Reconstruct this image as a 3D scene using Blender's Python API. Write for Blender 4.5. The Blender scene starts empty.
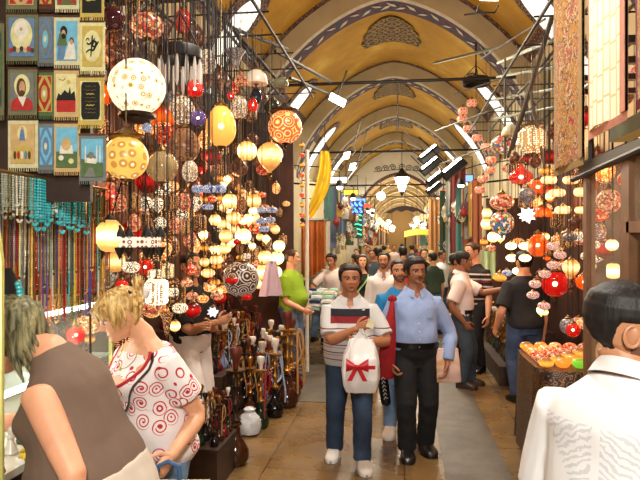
import bpy, bmesh, math, random
from mathutils import Vector, Matrix, noise, Euler
random.seed(11)
PI = math.pi
V = Vector
scene = bpy.context.scene
COL = scene.collection
rad = math.radians

# ------------------------------------------------------------------ camera
CAM_H = 1.9
YAW = rad(7.8)
FPX = 600.0
CR = V((math.cos(YAW), math.sin(YAW), 0))
CF = V((-math.sin(YAW), math.cos(YAW), 0))
def P(px, py, d):
    """world point seen at a pixel of the photograph, at distance d along the view"""
    return CR * ((px - 320) / FPX * d) + CF * d + V((0, 0, CAM_H - (py - 241) / FPX * d))
def kx(px):
    return (px - 320) / FPX * math.cos(YAW) - math.sin(YAW)
def atX(px, py, X):
    return P(px, py, X / kx(px))

cam = bpy.data.cameras.new('camera')
cam.sensor_width = 36; cam.lens = 36 * FPX / 640; cam.clip_start = .05; cam.clip_end = 300
co = bpy.data.objects.new('camera', cam); COL.objects.link(co)
co.location = (0, 0, CAM_H); co.rotation_euler = (PI / 2, 0, YAW)
scene.camera = co
vs_ = scene.view_settings; vs_.view_transform = 'Standard'; vs_.look = 'None'; vs_.gamma = 1; vs_.exposure = 0; vs_.use_curve_mapping = False

# ------------------------------------------------------------------ mesh builder
class MB:
    def __init__(s): s.v = []; s.f = []; s.m = []
    def add(s, vs, fs, mi=0):
        b = len(s.v); s.v.extend([tuple(p) for p in vs])
        s.f.extend([tuple(i + b for i in f) for f in fs]); s.m.extend([mi] * len(fs)); return s
    def box(s, c, d, mi=0, rot=None):
        x, y, z = d[0] / 2, d[1] / 2, d[2] / 2
        vs = [V((a * x, b * y, e * z)) for a in (-1, 1) for b in (-1, 1) for e in (-1, 1)]
        if rot is not None: vs = [rot @ p for p in vs]
        vs = [p + V(c) for p in vs]
        return s.add(vs, [(0, 1, 3, 2), (4, 6, 7, 5), (0, 4, 5, 1), (2, 3, 7, 6), (0, 2, 6, 4), (1, 5, 7, 3)], mi)
    def rings(s, rr, mi=0, cap=True, closed=True):
        n = len(rr[0]); vs = [p for r in rr for p in r]; fs = []
        for i in range(len(rr) - 1):
            for j in range(n if closed else n - 1):
                k = (j + 1) % n
                fs.append((i * n + j, i * n + k, (i + 1) * n + k, (i + 1) * n + j))
        if cap:
            fs.append(tuple(range(n - 1, -1, -1))); b = (len(rr) - 1) * n
            fs.append(tuple(range(b, b + n)))
        return s.add(vs, fs, mi)
    def lathe(s, prof, seg=20, mi=0, c=(0, 0, 0), cap=True, wob=None):
        rr = []
        for r, z in prof:
            rr.append([V((c[0] + max(r, .0005) * math.cos(2 * PI * j / seg) * (wob(2 * PI * j / seg, z) if wob else 1),
                          c[1] + max(r, .0005) * math.sin(2 * PI * j / seg) * (wob(2 * PI * j / seg, z) if wob else 1), c[2] + z)) for j in range(seg)])
        return s.rings(rr, mi, cap)
    def tube(s, pts, r, seg=10, mi=0, dome=False, flat=None, up=None):
        pts = [V(p) for p in pts]; n = len(pts)
        rs = list(r) if hasattr(r, '__len__') else [r] * n
        tan = []
        for i in range(n):
            t = pts[min(i + 1, n - 1)] - pts[max(i - 1, 0)]
            tan.append(t.normalized() if t.length > 1e-9 else V((0, 0, 1)))
        a = V(up) if up is not None else (V((1, 0, 0)) if abs(tan[0].x) < .8 else V((0, 1, 0)))
        u = (a - tan[0] * a.dot(tan[0])).normalized(); rr = []
        fl = flat if flat is not None else 1.0
        def ring(c, u, w, r): return [c + u * (math.cos(2 * PI * j / seg) * r) + w * (math.sin(2 * PI * j / seg) * r * fl) for j in range(seg)]
        for i in range(n):
            u = (u - tan[i] * u.dot(tan[i])); u = u.normalized() if u.length > 1e-6 else tan[i].orthogonal().normalized()
            w = tan[i].cross(u)
            if dome and i == 0:
                for q in (.98, .8, .45): rr.append(ring(pts[0] - tan[0] * rs[0] * q, u, w, rs[0] * math.sqrt(max(1 - q * q, .02))))
            rr.append(ring(pts[i], u, w, rs[i]))
            if dome and i == n - 1:
                for q in (.45, .8, .98): rr.append(ring(pts[i] + tan[i] * rs[i] * q, u, w, rs[i] * math.sqrt(max(1 - q * q, .02))))
        return s.rings(rr, mi)
    def ball(s, c, r, seg=16, rows=10, mi=0, rot=None):
        r = V((r, r, r)) if not hasattr(r, '__len__') else V(r)
        rr = []
        for i in range(rows + 1):
            t = -PI / 2 + PI * (i if 0 < i < rows else (.12 if i == 0 else rows - .12)) / rows
            ring = [V((r.x * math.cos(t) * math.cos(2 * PI * j / seg), r.y * math.cos(t) * math.sin(2 * PI * j / seg), r.z * math.sin(t))) for j in range(seg)]
            if rot is not None: ring = [rot @ p for p in ring]
            rr.append([p + V(c) for p in ring])
        return s.rings(rr, mi)
    def grid(s, fn, nu, nv, mi=0):
        vs = [fn(i / nu, j / nv) for j in range(nv + 1) for i in range(nu + 1)]
        fs = [(j * (nu + 1) + i, j * (nu + 1) + i + 1, (j + 1) * (nu + 1) + i + 1, (j + 1) * (nu + 1) + i) for j in range(nv) for i in range(nu)]
        return s.add(vs, fs, mi)
    def slab(s, fn, nu, nv, th, mi=0):
        """a sheet with real thickness: fn(u,v) -> point, thickened along th (a vector)"""
        th = V(th)
        def ring_idx():
            return ([(i, 0) for i in range(nu)] + [(nu, j) for j in range(nv)] + [(i, nv) for i in range(nu, 0, -1)] + [(0, j) for j in range(nv, 0, -1)])
        A = [[V(fn(i / nu, j / nv)) for i in range(nu + 1)] for j in range(nv + 1)]
        vs = [A[j][i] for j in range(nv + 1) for i in range(nu + 1)] + [A[j][i] + th for j in range(nv + 1) for i in range(nu + 1)]
        N = (nu + 1) * (nv + 1); ix = lambda i, j: j * (nu + 1) + i
        fs = []
        for j in range(nv):
            for i in range(nu):
                q = (ix(i, j), ix(i + 1, j), ix(i + 1, j + 1), ix(i, j + 1)); fs.append(q)
                fs.append(tuple(N + k for k in reversed(q)))
        R = [ix(*p) for p in ring_idx()]
        for a in range(len(R)):
            b = (a + 1) % len(R); fs.append((R[b], R[a], N + R[a], N + R[b]))
        return s.add(vs, fs, mi)
    def mesh(s, name, mats, smooth=True, weld=0):
        me = bpy.data.meshes.new(name); me.from_pydata(s.v, [], s.f)
        for m in (mats if isinstance(mats, (list, tuple)) else [mats]): me.materials.append(m)
        me.polygons.foreach_set('material_index', s.m)
        bm = bmesh.new(); bm.from_mesh(me)
        if weld: bmesh.ops.remove_doubles(bm, verts=bm.verts, dist=weld)
        bmesh.ops.recalc_face_normals(bm, faces=bm.faces); bm.to_mesh(me); bm.free()
        if smooth:
            me.polygons.foreach_set('use_smooth', [True] * len(me.polygons))
            me.set_sharp_from_angle(angle=rad(40))
        me.update(); return me
    def build(s, name, mats, parent=None, smooth=True, loc=None, weld=0):
        return put(name, s.mesh(name, mats, smooth, weld), parent, loc)

def put(name, me, parent=None, loc=None):
    o = bpy.data.objects.new(name, me); COL.objects.link(o)
    if parent is not None: o.parent = parent
    if loc is not None: o.location = loc
    return o
def tag(o, label=None, cat=None, group=None, kind=None):
    if label: o['label'] = label
    if cat: o['category'] = cat
    if group: o['group'] = group
    if kind: o['kind'] = kind
    return o
def thing(name, label, cat, loc=(0, 0, 0), rz=0, group=None, scale=None):
    o = bpy.data.objects.new(name, None); COL.objects.link(o)
    o.empty_display_size = .05
    o.location = loc; o.rotation_euler = (0, 0, rz)
    if scale: o.scale = (scale,) * 3 if not hasattr(scale, '__len__') else scale
    return tag(o, label, cat, group)
def struct(name, mb, mats, smooth=True, weld=0):
    return tag(mb.build(name, mats, None, smooth, None, weld), kind='structure')
def copy_tree(o, parent=None):
    c = o.copy(); COL.objects.link(c)
    if parent is not None: c.parent = parent
    for ch in list(o.children): copy_tree(ch, c)
    return c
NTH = ['first', 'second', 'third', 'fourth', 'fifth', 'sixth', 'seventh', 'eighth', 'ninth', 'tenth', 'eleventh', 'twelfth', 'thirteenth', 'fourteenth', 'fifteenth', 'sixteenth', 'seventeenth', 'eighteenth', 'nineteenth', 'twentieth',
       'twenty-first', 'twenty-second', 'twenty-third', 'twenty-fourth', 'twenty-fifth', 'twenty-sixth', 'twenty-seventh', 'twenty-eighth', 'twenty-ninth', 'thirtieth']
def nth(i): return NTH[i]

# ------------------------------------------------------------------ materials
def srgb(r, g, b):
    f = lambda c: (c / 255 / 12.92) if c / 255 <= .04045 else ((c / 255 + .055) / 1.055) ** 2.4
    return (f(r), f(g), f(b), 1)
class NT:
    def __init__(s, name):
        s.mat = bpy.data.materials.new(name); s.mat.use_nodes = True; s.t = s.mat.node_tree
        s.b = s.t.nodes['Principled BSDF']
        s.tc = s.t.nodes.new('ShaderNodeTexCoord')
    def n(s, typ, **kw):
        nd = s.t.nodes.new(typ)
        for k, v in kw.items():
            if k.startswith('i_'): nd.inputs[k[2:].replace('_', ' ')].default_value = v
            else: setattr(nd, k, v)
        return nd
    def l(s, a, b): s.t.links.new(a, b)
    def coord(s, scale=(1, 1, 1), rot=(0, 0, 0), loc=(0, 0, 0), src='Object'):
        m = s.n('ShaderNodeMapping'); m.inputs['Scale'].default_value = scale; m.inputs['Rotation'].default_value = rot; m.inputs['Location'].default_value = loc
        s.l(s.tc.outputs[src], m.inputs['Vector']); return m.outputs['Vector']
    def ramp(s, fac, stops, interp='LINEAR'):
        r = s.n('ShaderNodeValToRGB'); r.color_ramp.interpolation = interp
        e = r.color_ramp.elements
        while len(e) < len(stops): e.new(.5)
        for i, (p, c) in enumerate(stops): e[i].position = p; e[i].color = c
        s.l(fac, r.inputs['Fac']); return r.outputs['Color']
    def noise(s, vec, scale, detail=3, rough=.55):
        n = s.n('ShaderNodeTexNoise'); n.inputs['Scale'].default_value = scale; n.inputs['Detail'].default_value = detail; n.inputs['Roughness'].default_value = rough
        s.l(vec, n.inputs['Vector']); return n.outputs['Fac']
    def vor(s, vec, scale, feature='F1', out='Distance', rnd=1.0):
        n = s.n('ShaderNodeTexVoronoi', feature=feature); n.inputs['Scale'].default_value = scale; n.inputs['Randomness'].default_value = rnd
        s.l(vec, n.inputs['Vector']); return n.outputs[out]
    def math(s, op, a, b=None, c=None):
        m = s.n('ShaderNodeMath', operation=op)
        for i, x in enumerate((a, b, c)):
            if x is None: continue
            if isinstance(x, (int, float)): m.inputs[i].default_value = x
            else: s.l(x, m.inputs[i])
        return m.outputs[0]
    def mix(s, fac, a, b, mode='MIX'):
        m = s.n('ShaderNodeMix', data_type='RGBA', blend_type=mode)
        for k, x in ((0, fac), (6, a), (7, b)):
            if isinstance(x, (int, float, tuple)): m.inputs[k].default_value = x
            else: s.l(x, m.inputs[k])
        return m.outputs[2]
    def bump(s, h, strength=.3, dist=.01):
        b = s.n('ShaderNodeBump'); b.inputs['Strength'].default_value = strength; b.inputs['Distance'].default_value = dist
        s.l(h, b.inputs['Height']); s.l(b.outputs[0], s.b.inputs['Normal'])
    def out(s, col=None, rough=.6, metal=0, em=None, es=0, spec=.5):
        b = s.b
        if col is not None:
            if isinstance(col, tuple): b.inputs['Base Color'].default_value = col
            else: s.l(col, b.inputs['Base Color'])
        b.inputs['Roughness'].default_value = rough; b.inputs['Metallic'].default_value = metal
        b.inputs['Specular IOR Level'].default_value = spec
        if em is not None:
            if isinstance(em, tuple): b.inputs['Emission Color'].default_value = em
            else: s.l(em, b.inputs['Emission Color'])
            b.inputs['Emission Strength'].default_value = es
        return s.mat
CACHE = {}
def plain(name, rgb, rough=.6, metal=0, var=.12, scale=12, es=0, bump=0, spec=.5):
    if name in CACHE: return CACHE[name]
    t = NT(name); c = srgb(*rgb)
    f = t.noise(t.coord(), scale)
    d = tuple(x * (1 - var) for x in c[:3]) + (1,); e = tuple(min(1, x * (1 + var)) for x in c[:3]) + (1,)
    cc = t.ramp(f, [(.3, d), (.7, e)])
    if bump: t.bump(t.noise(t.coord(), scale * 4), bump, .004)
    CACHE[name] = t.out(cc, rough, metal, cc if es else None, es, spec)
    return CACHE[name]
def glow(name, rgb, es, rgb2=None, scale=3.0):
    """lit milk glass: bulb glow painted in as a brighter band, with cloudy patches"""
    if name in CACHE: return CACHE[name]
    t = NT(name); c = srgb(*rgb); d = srgb(*(rgb2 or rgb))
    sz = t.n('ShaderNodeSeparateXYZ'); t.l(t.coord(), sz.inputs[0])
    band = t.math('SUBTRACT', 1.0, t.math('ABSOLUTE', t.math('ADD', sz.outputs['Z'], .05)))       # painted falloff of a bulb's glow, brightest near mid-height
    q = t.math('ADD', t.math('MULTIPLY', band, .75), t.math('MULTIPLY', t.noise(t.coord(), scale, 2), .35))
    cc = t.ramp(q, [(.25, tuple(x * .45 for x in d[:3]) + (1,)), (.55, d), (.85, c)])
    CACHE[name] = t.out(t.mix(1.0, cc, (.4, .36, .32, 1), 'MULTIPLY'), .25, 0, cc, es); return CACHE[name]
def mosaic(name, cols, scale, es, grout=(40, 22, 14), edge=.06, rough=.3):
    """little glass tiles set in dark grout, lit from inside"""
    if name in CACHE: return CACHE[name]
    t = NT(name); v = t.coord()
    cell = t.vor(v, scale, 'F1', 'Color'); sp = t.n('ShaderNodeSeparateColor'); t.l(cell, sp.inputs[0])
    n = len(cols); pal = t.ramp(sp.outputs[0], [(i / n, srgb(*c)) for i, c in enumerate(cols)], 'CONSTANT')
    ed = t.vor(v, scale, 'DISTANCE_TO_EDGE'); fac = t.math('GREATER_THAN', ed, edge)
    c = t.mix(fac, srgb(*grout), pal)
    em = t.mix(fac, tuple(x * .25 for x in srgb(*grout)[:3]) + (1,), pal)
    CACHE[name] = t.out(t.mix(1.0, c, (.5, .46, .42, 1), 'MULTIPLY') if es else c, rough, 0, em, es); return CACHE[name]
def rings(name, light, dark, scale, freq, es, rnd=.35, bg=None):
    """concentric ring rosettes on the lamp glass"""
    if name in CACHE: return CACHE[name]
    t = NT(name); v = t.coord()
    d = t.vor(v, scale, 'F1', 'Distance', rnd); w = t.math('SINE', t.math('MULTIPLY', d, freq))
    c = t.ramp(w, [(.35, srgb(*dark)), (.6, srgb(*light))])
    if bg: c = t.mix(t.math('GREATER_THAN', d, .42), c, srgb(*bg))
    CACHE[name] = t.out(t.mix(1.0, c, (.5, .46, .42, 1), 'MULTIPLY'), .3, 0, c, es); return CACHE[name]
def pierced(name, light, metal, scale, es, hole=.33, rnd=.3):
    """metal pierced with small holes, light shining out"""
    if name in CACHE: return CACHE[name]
    t = NT(name); v = t.coord(); d = t.vor(v, scale, 'F1', 'Distance', rnd); f = t.math('LESS_THAN', d, hole)
    c = t.mix(f, srgb(*metal), srgb(*light)); em = t.mix(f, tuple(x * .12 for x in srgb(*metal)[:3]) + (1,), srgb(*light))
    CACHE[name] = t.out(t.mix(1.0, c, (.5, .46, .42, 1), 'MULTIPLY'), .35, 0, em, es); return CACHE[name]
def glass(name, rgb, rough=.05, alpha=.25):
    """thin clear glass: a see-through sheet with reflections"""
    if name in CACHE: return CACHE[name]
    t = NT(name); t.out(srgb(*rgb), rough, 0); t.b.inputs['Alpha'].default_value = alpha
    CACHE[name] = t.mat; return t.mat
brass = plain('aged_brass', (120, 88, 44), .35, .85)
bronze = plain('dark_bronze', (58, 42, 28), .45, .6)
iron = plain('black_iron', (30, 27, 25), .5, .4)
chainm = plain('chain_metal', (112, 98, 70), .4, .7)
# ------------------------------------------------------------------ the arcade: floor, walls, painted vault
AX, WV, HV, ZS = -.25, 2.6, 2.6, 3.6       # vault axis, half width, rise, springing height
YE = 31.0
def prof(t, g=0.0):
    """pointed arch; t 0 (right springing) .. pi (left springing)"""
    c, s = math.cos(t), math.sin(t); p = 2 / 1.6
    return AX + math.copysign(abs(c) ** p, c) * (WV + g), ZS + abs(s) ** p * (HV + g)
def t_at(z, g, left):
    u = max(0, min(1, (z - ZS) / (HV + g))) ** .8
    t = math.asin(u); return PI - t if left else t

t = NT('ochre_plaster'); v = t.coord()
c1 = t.ramp(t.noise(v, .9, 5, .6), [(.3, srgb(152, 112, 14)), (.52, srgb(176, 132, 22)), (.63, srgb(190, 152, 46)), (.75, srgb(204, 178, 92))])
t.bump(t.noise(v, 30), .15, .01); ochre = t.out(c1, .75)
beige = plain('grey_beige_plaster', (176, 160, 126), .8, 0, .12, 2.0, bump=.1)
cream_wall = plain('cream_plaster', (205, 190, 152), .8, 0, .1, 1.5, bump=.1)
lime = plain('white_plaster', (215, 210, 200), .8, 0, .06, 2)
def ornament(name, a, b, c, scale):
    t = NT(name); v = t.coord()
    d = t.vor(v, scale, 'F1', 'Distance', .2); w = t.math('SINE', t.math('MULTIPLY', d, 17))
    col = t.ramp(w, [(.2, srgb(*a)), (.5, srgb(*b)), (.8, srgb(*c))], 'CONSTANT'); return t.out(col, .75)
orn = ornament('painted_border', (70, 42, 44), (176, 160, 126), (96, 56, 60), 6)
tul = ornament('painted_purple_band', (44, 34, 66), (58, 36, 66), (104, 32, 40), 3)
medal = ornament('painted_medallion', (58, 44, 24), (206, 170, 92), (84, 60, 30), 4)
leafw = plain('painted_white_leaf', (200, 196, 180), .8)
daylight = glow('daylit_window', (255, 252, 240), 2.6)
darkw = plain('dark_wood', (52, 32, 22), .5, 0, .3, 6)
redwood = plain('shop_back_wall', (62, 34, 24), .7, 0, .3, 5)

# floor: big worn stone slabs with asphalt strips
t = NT('worn_stone_slabs'); v = t.coord()
br = t.n('ShaderNodeTexBrick'); br.offset = .5; br.inputs['Scale'].default_value = 1; br.inputs['Brick Width'].default_value = 1.5; br.inputs['Row Height'].default_value = 1.15
br.inputs['Mortar Size'].default_value = .006; br.inputs['Mortar Smooth'].default_value = .3
br.inputs['Color1'].default_value = srgb(122, 96, 60); br.inputs['Color2'].default_value = srgb(138, 110, 70); br.inputs['Mortar'].default_value = srgb(66, 44, 26)
t.l(t.coord(rot=(0, 0, PI / 2), loc=(-.35, -1.17, 0)), br.inputs['Vector'])
st = t.ramp(t.noise(v, 1.6, 6, .65), [(.3, srgb(128, 118, 104)), (.7, srgb(255, 250, 235))])
c = t.mix(.75, br.outputs['Color'], st, 'MULTIPLY'); t.bump(t.noise(v, 14), .12, .01)
rg = t.ramp(t.noise(v, 3.3, 4), [(.35, (.22,) * 3 + (1,)), (.7, (.42,) * 3 + (1,))])
t.l(rg, t.b.inputs['Roughness']); slab = t.mat; t.l(c, t.b.inputs['Base Color'])
t = NT('worn_asphalt'); v = t.coord()
c = t.ramp(t.noise(v, 5, 6, .7), [(.35, srgb(62, 54, 46)), (.7, srgb(92, 82, 68))]); t.bump(t.noise(v, 60), .2, .01); asph = t.out(c, .5)
mb = MB(); mb.box((-.2, 28, -.1), (12, 70, .2)); struct('floor', mb, slab, False)
mb = MB(); mb.box((.605, 9, .002), (.52, 22, .008)); struct('trim_1', mb, asph, False)
mb = MB(); mb.box((-1.27, 8.0, .002), (.86, 2.1, .008)); struct('trim_2', mb, asph, False)

# side walls
mb = MB(); mb.box((AX - WV - .15, 14, 1.9), (.3, 34.4, 3.8)); mb.box((-2.1, 46, 2), (.3, 30, 4)); struct('wall_left', mb, cream_wall, False)
mb = MB(); mb.box((AX + WV + .15, 14, 1.9), (.3, 34.4, 3.8)); mb.box((1.6, 46, 2), (.3, 30, 4)); struct('wall_right', mb, cream_wall, False)

# vault shells, with painted panels laid out in strips
def vault_shell(y0, y1, name):
    mb = MB(); g = .4
    ys = [y0, y0 + .2] + [y0 + .2 + (y1 - y0 - .4) * i / 6 for i in range(1, 6)] + [y1 - .2, y1]
    lo, hi = 4.95, 5.15
    ts = [t_at(z, g, False) for z in (ZS, 4.0, 4.4, 4.7, lo, hi)]
    top = ts[-1]; ts += [top + (PI - 2 * top) * i / 40 for i in range(1, 40)] + [PI - a for a in reversed(ts)]
    for i in range(len(ts) - 1):
        for j in range(len(ys) - 1):
            za = prof((ts[i] + ts[i + 1]) / 2, g)[1]
            m = 1 if za < lo else (2 if za < hi or j in (0, len(ys) - 2) else 0)
            a, b = prof(ts[i], g), prof(ts[i + 1], g)
            mb.add([(a[0], ys[j], a[1]), (b[0], ys[j], b[1]), (b[0], ys[j + 1], b[1]), (a[0], ys[j + 1], a[1])], [(0, 1, 2, 3)], m)
    struct(name, mb, [ochre, cream_wall, orn], True, .0005)
def rib(y, th, name):
    mb = MB(); n = 72
    for i in range(n):
        a, b = PI * i / n, PI * (i + 1) / n
        ia, ib, oa, ob = prof(a), prof(b), prof(a, .45), prof(b, .45)
        ma, mb_ = prof(a, .04), prof(b, .04)
        mb.add([(ma[0], y, ma[1]), (mb_[0], y, mb_[1]), (ob[0], y, ob[1]), (oa[0], y, oa[1])], [(0, 1, 2, 3)], 0)
        mb.add([(ia[0], y + .05, ia[1]), (ib[0], y + .05, ib[1]), (mb_[0], y, mb_[1]), (ma[0], y, ma[1])], [(0, 1, 2, 3)], 2)
        mb.add([(ia[0], y + .05, ia[1]), (ib[0], y + .05, ib[1]), (ib[0], y + th, ib[1]), (ia[0], y + th, ia[1])], [(0, 1, 2, 3)], 1)
        mb.add([(ia[0], y + th, ia[1]), (ib[0], y + th, ib[1]), (ob[0], y + th, ob[1]), (oa[0], y + th, oa[1])], [(0, 1, 2, 3)], 0)
    # painted tulip leaves along the soffit
    for i in range(34):
        s = (i + .5) / 34 * PI; ca = prof(s); cb = prof(s + .02)
        tg = V((cb[0] - ca[0], 0, cb[1] - ca[1])).normalized(); nrm = V((ca[0] - AX, 0, ca[1] - ZS)).normalized()
        c = V((ca[0], y + th * (.5 + (.12 if i % 2 else -.12)), ca[1])) - nrm * .012
        d = (tg + V((0, .9 if i % 2 else -.9, 0))).normalized(); e = d.cross(nrm).normalized()
        mb.add([c - d * .13, c - d * .03 + e * .045, c + d * .13, c - d * .03 - e * .045], [(0, 1, 2, 3)], 2)
    struct(name, mb, [beige, tul, leafw], False, .0005)
RIBS = [.4, 5.6, 10.8, 16.0, 21.2, 26.4]
for i, y in enumerate(RIBS):
    rib(y, .55, 'trim_%d' % (10 + i))
    vault_shell(y + .55, (RIBS[i + 1] if i + 1 < len(RIBS) else YE), 'ceiling' if i == 1 else 'ceiling_%d' % (i + 1))
vault_shell(-3.0, .4, 'ceiling_7')
def vpatch(yc, z0, z1, hw, g, left, n=18):
    def fn(u, w):
        z = z0 + (z1 - z0) * w; x, zz = prof(t_at(z, g, left), g)
        return V((x, yc + (u * 2 - 1) * hw(w), zz))
    return fn
wn = 0
for i, y in enumerate(RIBS):
    y0 = y + .55; y1 = RIBS[i + 1] if i + 1 < len(RIBS) else YE; yc = (y0 + y1) / 2 + .45
    for left in (True, False):
        wn += 1; s = 1 if left else -1
        wf = lambda w: .34 * math.sqrt(max(0, 1 - max(0, (w - .75) / .25) ** 2)) + .002
        bf = lambda w: .54 * math.sqrt(max(0, 1 - max(0, (w - .75) / .25) ** 2)) + .002
        mb = MB(); mb.slab(vpatch(yc, 4.1, 5.72, bf, .385, left), 8, 26, (s * .012, 0, -.012)); struct('trim_%d' % (30 + wn), mb, orn)
        mb = MB(); mb.slab(vpatch(yc, 4.1, 5.55, wf, .365, left), 8, 26, (s * .012, 0, -.012)); struct('window_%d' % wn, mb, daylight)
    if i in (2, 3, 4):      # painted medallion at the crown
        def mf(u, w, y0=y0):
            yy = y0 + 1.25 + 1.6 * w
            hw = .66 * (1 - (1 - w) ** 2.2) ** .55 * (1 + .05 * math.cos(w * 24)) if w < .97 else .6
            x = AX + (u * 2 - 1) * hw
            k = abs(x - AX) / (WV + .37); return V((x, yy, ZS + (HV + .37) * (1 - k ** 1.6) ** .625))
        mb = MB(); mb.slab(mf, 24, 24, (0, 0, -.01)); struct('trim_%d' % (50 + i), mb, medal)

# end of the first vault: white lunette over the arch into the darker street beyond
def arch2(t, w=1.95, h=1.75, z0=3.45): 
    c, s = math.cos(t), math.sin(t); p = 2 / 1.7
    return AX + .1 + math.copysign(abs(c) ** p, c) * w, z0 + abs(s) ** p * h
mb = MB(); n = 60
for i in range(n):
    a, b = PI * i / n, PI * (i + 1) / n
    o1, o2, i1, i2 = prof(a, .4), prof(b, .4), arch2(a), arch2(b)
    mb.add([(o1[0], YE, o1[1]), (o2[0], YE, o2[1]), (i2[0], YE, i2[1]), (i1[0], YE, i1[1])], [(0, 1, 2, 3)], 0)
    j1, j2 = arch2(a, 2.1, 1.92), arch2(b, 2.1, 1.92)
    mb.add([(j1[0], YE - .02, j1[1]), (j2[0], YE - .02, j2[1]), (i2[0], YE - .02, i2[1]), (i1[0], YE - .02, i1[1])], [(0, 1, 2, 3)], 1)
mb.box((-2.6, YE + .05, 1.72), (1.0, .1, 3.45)); mb.box((2.1, YE + .05, 1.72), (1.0, .1, 3.45))
struct('wall_end', mb, [lime, orn], False)
# painted arabesque on the lunette
mb = MB()
for s in (-1, 1):
    for q in range(3):
        c = V((AX + s * (.22 + .36 * q), YE - .03, 5.62 - .05 * q)); pts = []
        for k in range(26):
            a = k / 25 * PI * 3.2; r = .17 * (1 - k / 30)
            pts.append(c + V((s * r * math.cos(a), 0, r * math.sin(a))))
        mb.tube(pts, .018, 6)
mb.tube([V((AX - 1.2, YE - .03, 5.42)), V((AX, YE - .03, 5.5)), V((AX + 1.2, YE - .03, 5.42))], .015, 6)
struct('trim_60', mb, plain('painted_grey_arabesque', (80, 74, 80), .8))
tan = plain('tan_vault_plaster', (170, 138, 84), .8, 0, .12, 1)
mb = MB()
for k in range(10):
    ya = YE + k * 3.0
    for i in range(40):
        a, b = PI * i / 40, PI * (i + 1) / 40; p, q = arch2(a, 2.0, 1.8), arch2(b, 2.0, 1.8)
        mb.add([(p[0], ya, p[1]), (q[0], ya, q[1]), (q[0], ya + 3, q[1]), (p[0], ya + 3, p[1])], [(0, 1, 2, 3)], 0)
        p2, q2 = arch2(a, 1.85, 1.6), arch2(b, 1.85, 1.6)
        mb.add([(p2[0], ya + 2.5, p2[1]), (q2[0], ya + 2.5, q2[1]), (q[0], ya + 2.5, q[1]), (p[0], ya + 2.5, p[1])], [(0, 1, 2, 3)], 1)
        mb.add([(p2[0], ya + 2.5, p2[1]), (q2[0], ya + 2.5, q2[1]), (q2[0], ya + 3, q2[1]), (p2[0], ya + 3, p2[1])], [(0, 1, 2, 3)], 1)
struct('ceiling_8', mb, [tan, beige], True, .0005)
mb = MB(); mb.box((-.2, 61.1, 3), (6, .2, 6)); struct('wall_far', mb, plain('far_wall', (150, 124, 84), .8), False)

# iron tie rods across the vault
rods = [(10.6, 4.68, 'black iron tie rod crossing the vault nearest the camera, under the first painted rib'),
        (16.0, 4.25, 'black iron tie rod crossing the vault behind the nearest one'),
        (22.5, 3.95, 'thin iron tie rod crossing midway down the vault'), (30.6, 4.1, 'furthest iron tie rod, in front of the white lunette wall')]
for i, (y, z, lb) in enumerate(rods):
    mb = MB(); mb.tube([(AX - (prof(t_at(z, 0, False))[0] - AX) + .01, y, z), (prof(t_at(z, 0, False))[0] - .01, y, z)], .028, 8)
    tag(mb.build('tie_rod', iron), lb, 'rod')
for y, z, a, b, lb in ((10.6, 4.68, -.08, 3.9, 'thin black rod hanging from the middle of the nearest tie rod'),):
    mb = MB(); mb.tube([(a, y, z), (a, y, b)], .012, 6); mb.box((a, y, b - .03), (.05, .05, .06)); tag(mb.build('hanging_rod', iron), lb, 'rod')

# ------------------------------------------------------------------ light
w = bpy.data.worlds.new('world'); scene.world = w; w.use_nodes = True
w.node_tree.nodes['Background'].inputs[0].default_value = (1, .96, .9, 1); w.node_tree.nodes['Background'].inputs[1].default_value = .12
def area(name, loc, size, power, col, rot=(0, 0, 0)):
    L = bpy.data.lights.new(name, 'AREA'); L.energy = power; L.color = col; L.size = size; L.shape = 'DISK'
    o = bpy.data.objects.new(name, L); COL.objects.link(o); o.location = loc; o.rotation_euler = rot; return o
def point(name, loc, power, col, r=.12):
    L = bpy.data.lights.new(name, 'POINT'); L.energy = power; L.color = col; L.shadow_soft_size = r
    o = bpy.data.objects.new(name, L); COL.objects.link(o); o.location = loc; return o
WARM = (1, .87, .68); NEUT = (1, .95, .86)
area('vault_and_fill_light', (.15, -.9, 3.0), .5, 145, NEUT)  # added fill behind and above the camera, brightens the foreground
bpy.data.objects['vault_and_fill_light'].rotation_euler = (rad(55), 0, 0)
area('vault_and_fill_light', (-.1, 3.6, 5.2), .6, 150, NEUT)
for y, p in ((8.5, 150), (13.5, 150), (18.8, 160), (24, 160), (29, 150)):
    area('vault_and_fill_light', (-.2, y, 5.0), .8, p * 1.3, WARM)
    point('vault_wash', (-.2, y, 3.9), p * .62, WARM, .35)
point('vault_wash', (-.2, 4.6, 4.7), 60, WARM, .35)
for y in (34, 40, 46, 52, 58): point('street_lamp_light', (-.2, y, 3.6), 260, (1, .86, .62), .3)
# warm pools in the two lamp shops
for x, y, z, p in ((-2.3, 3.6, 3.0, 26), (-2.3, 5.4, 2.6, 30), (-2.2, 7.2, 2.4, 30), (1.9, 6.0, 2.6, 26), (1.9, 8.2, 2.4, 26), (1.95, 4.1, 2.0, 12)):
    point('lamp_shop_glow', (x, y, z), p * 2.0, (1, .46, .2), .2)
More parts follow.
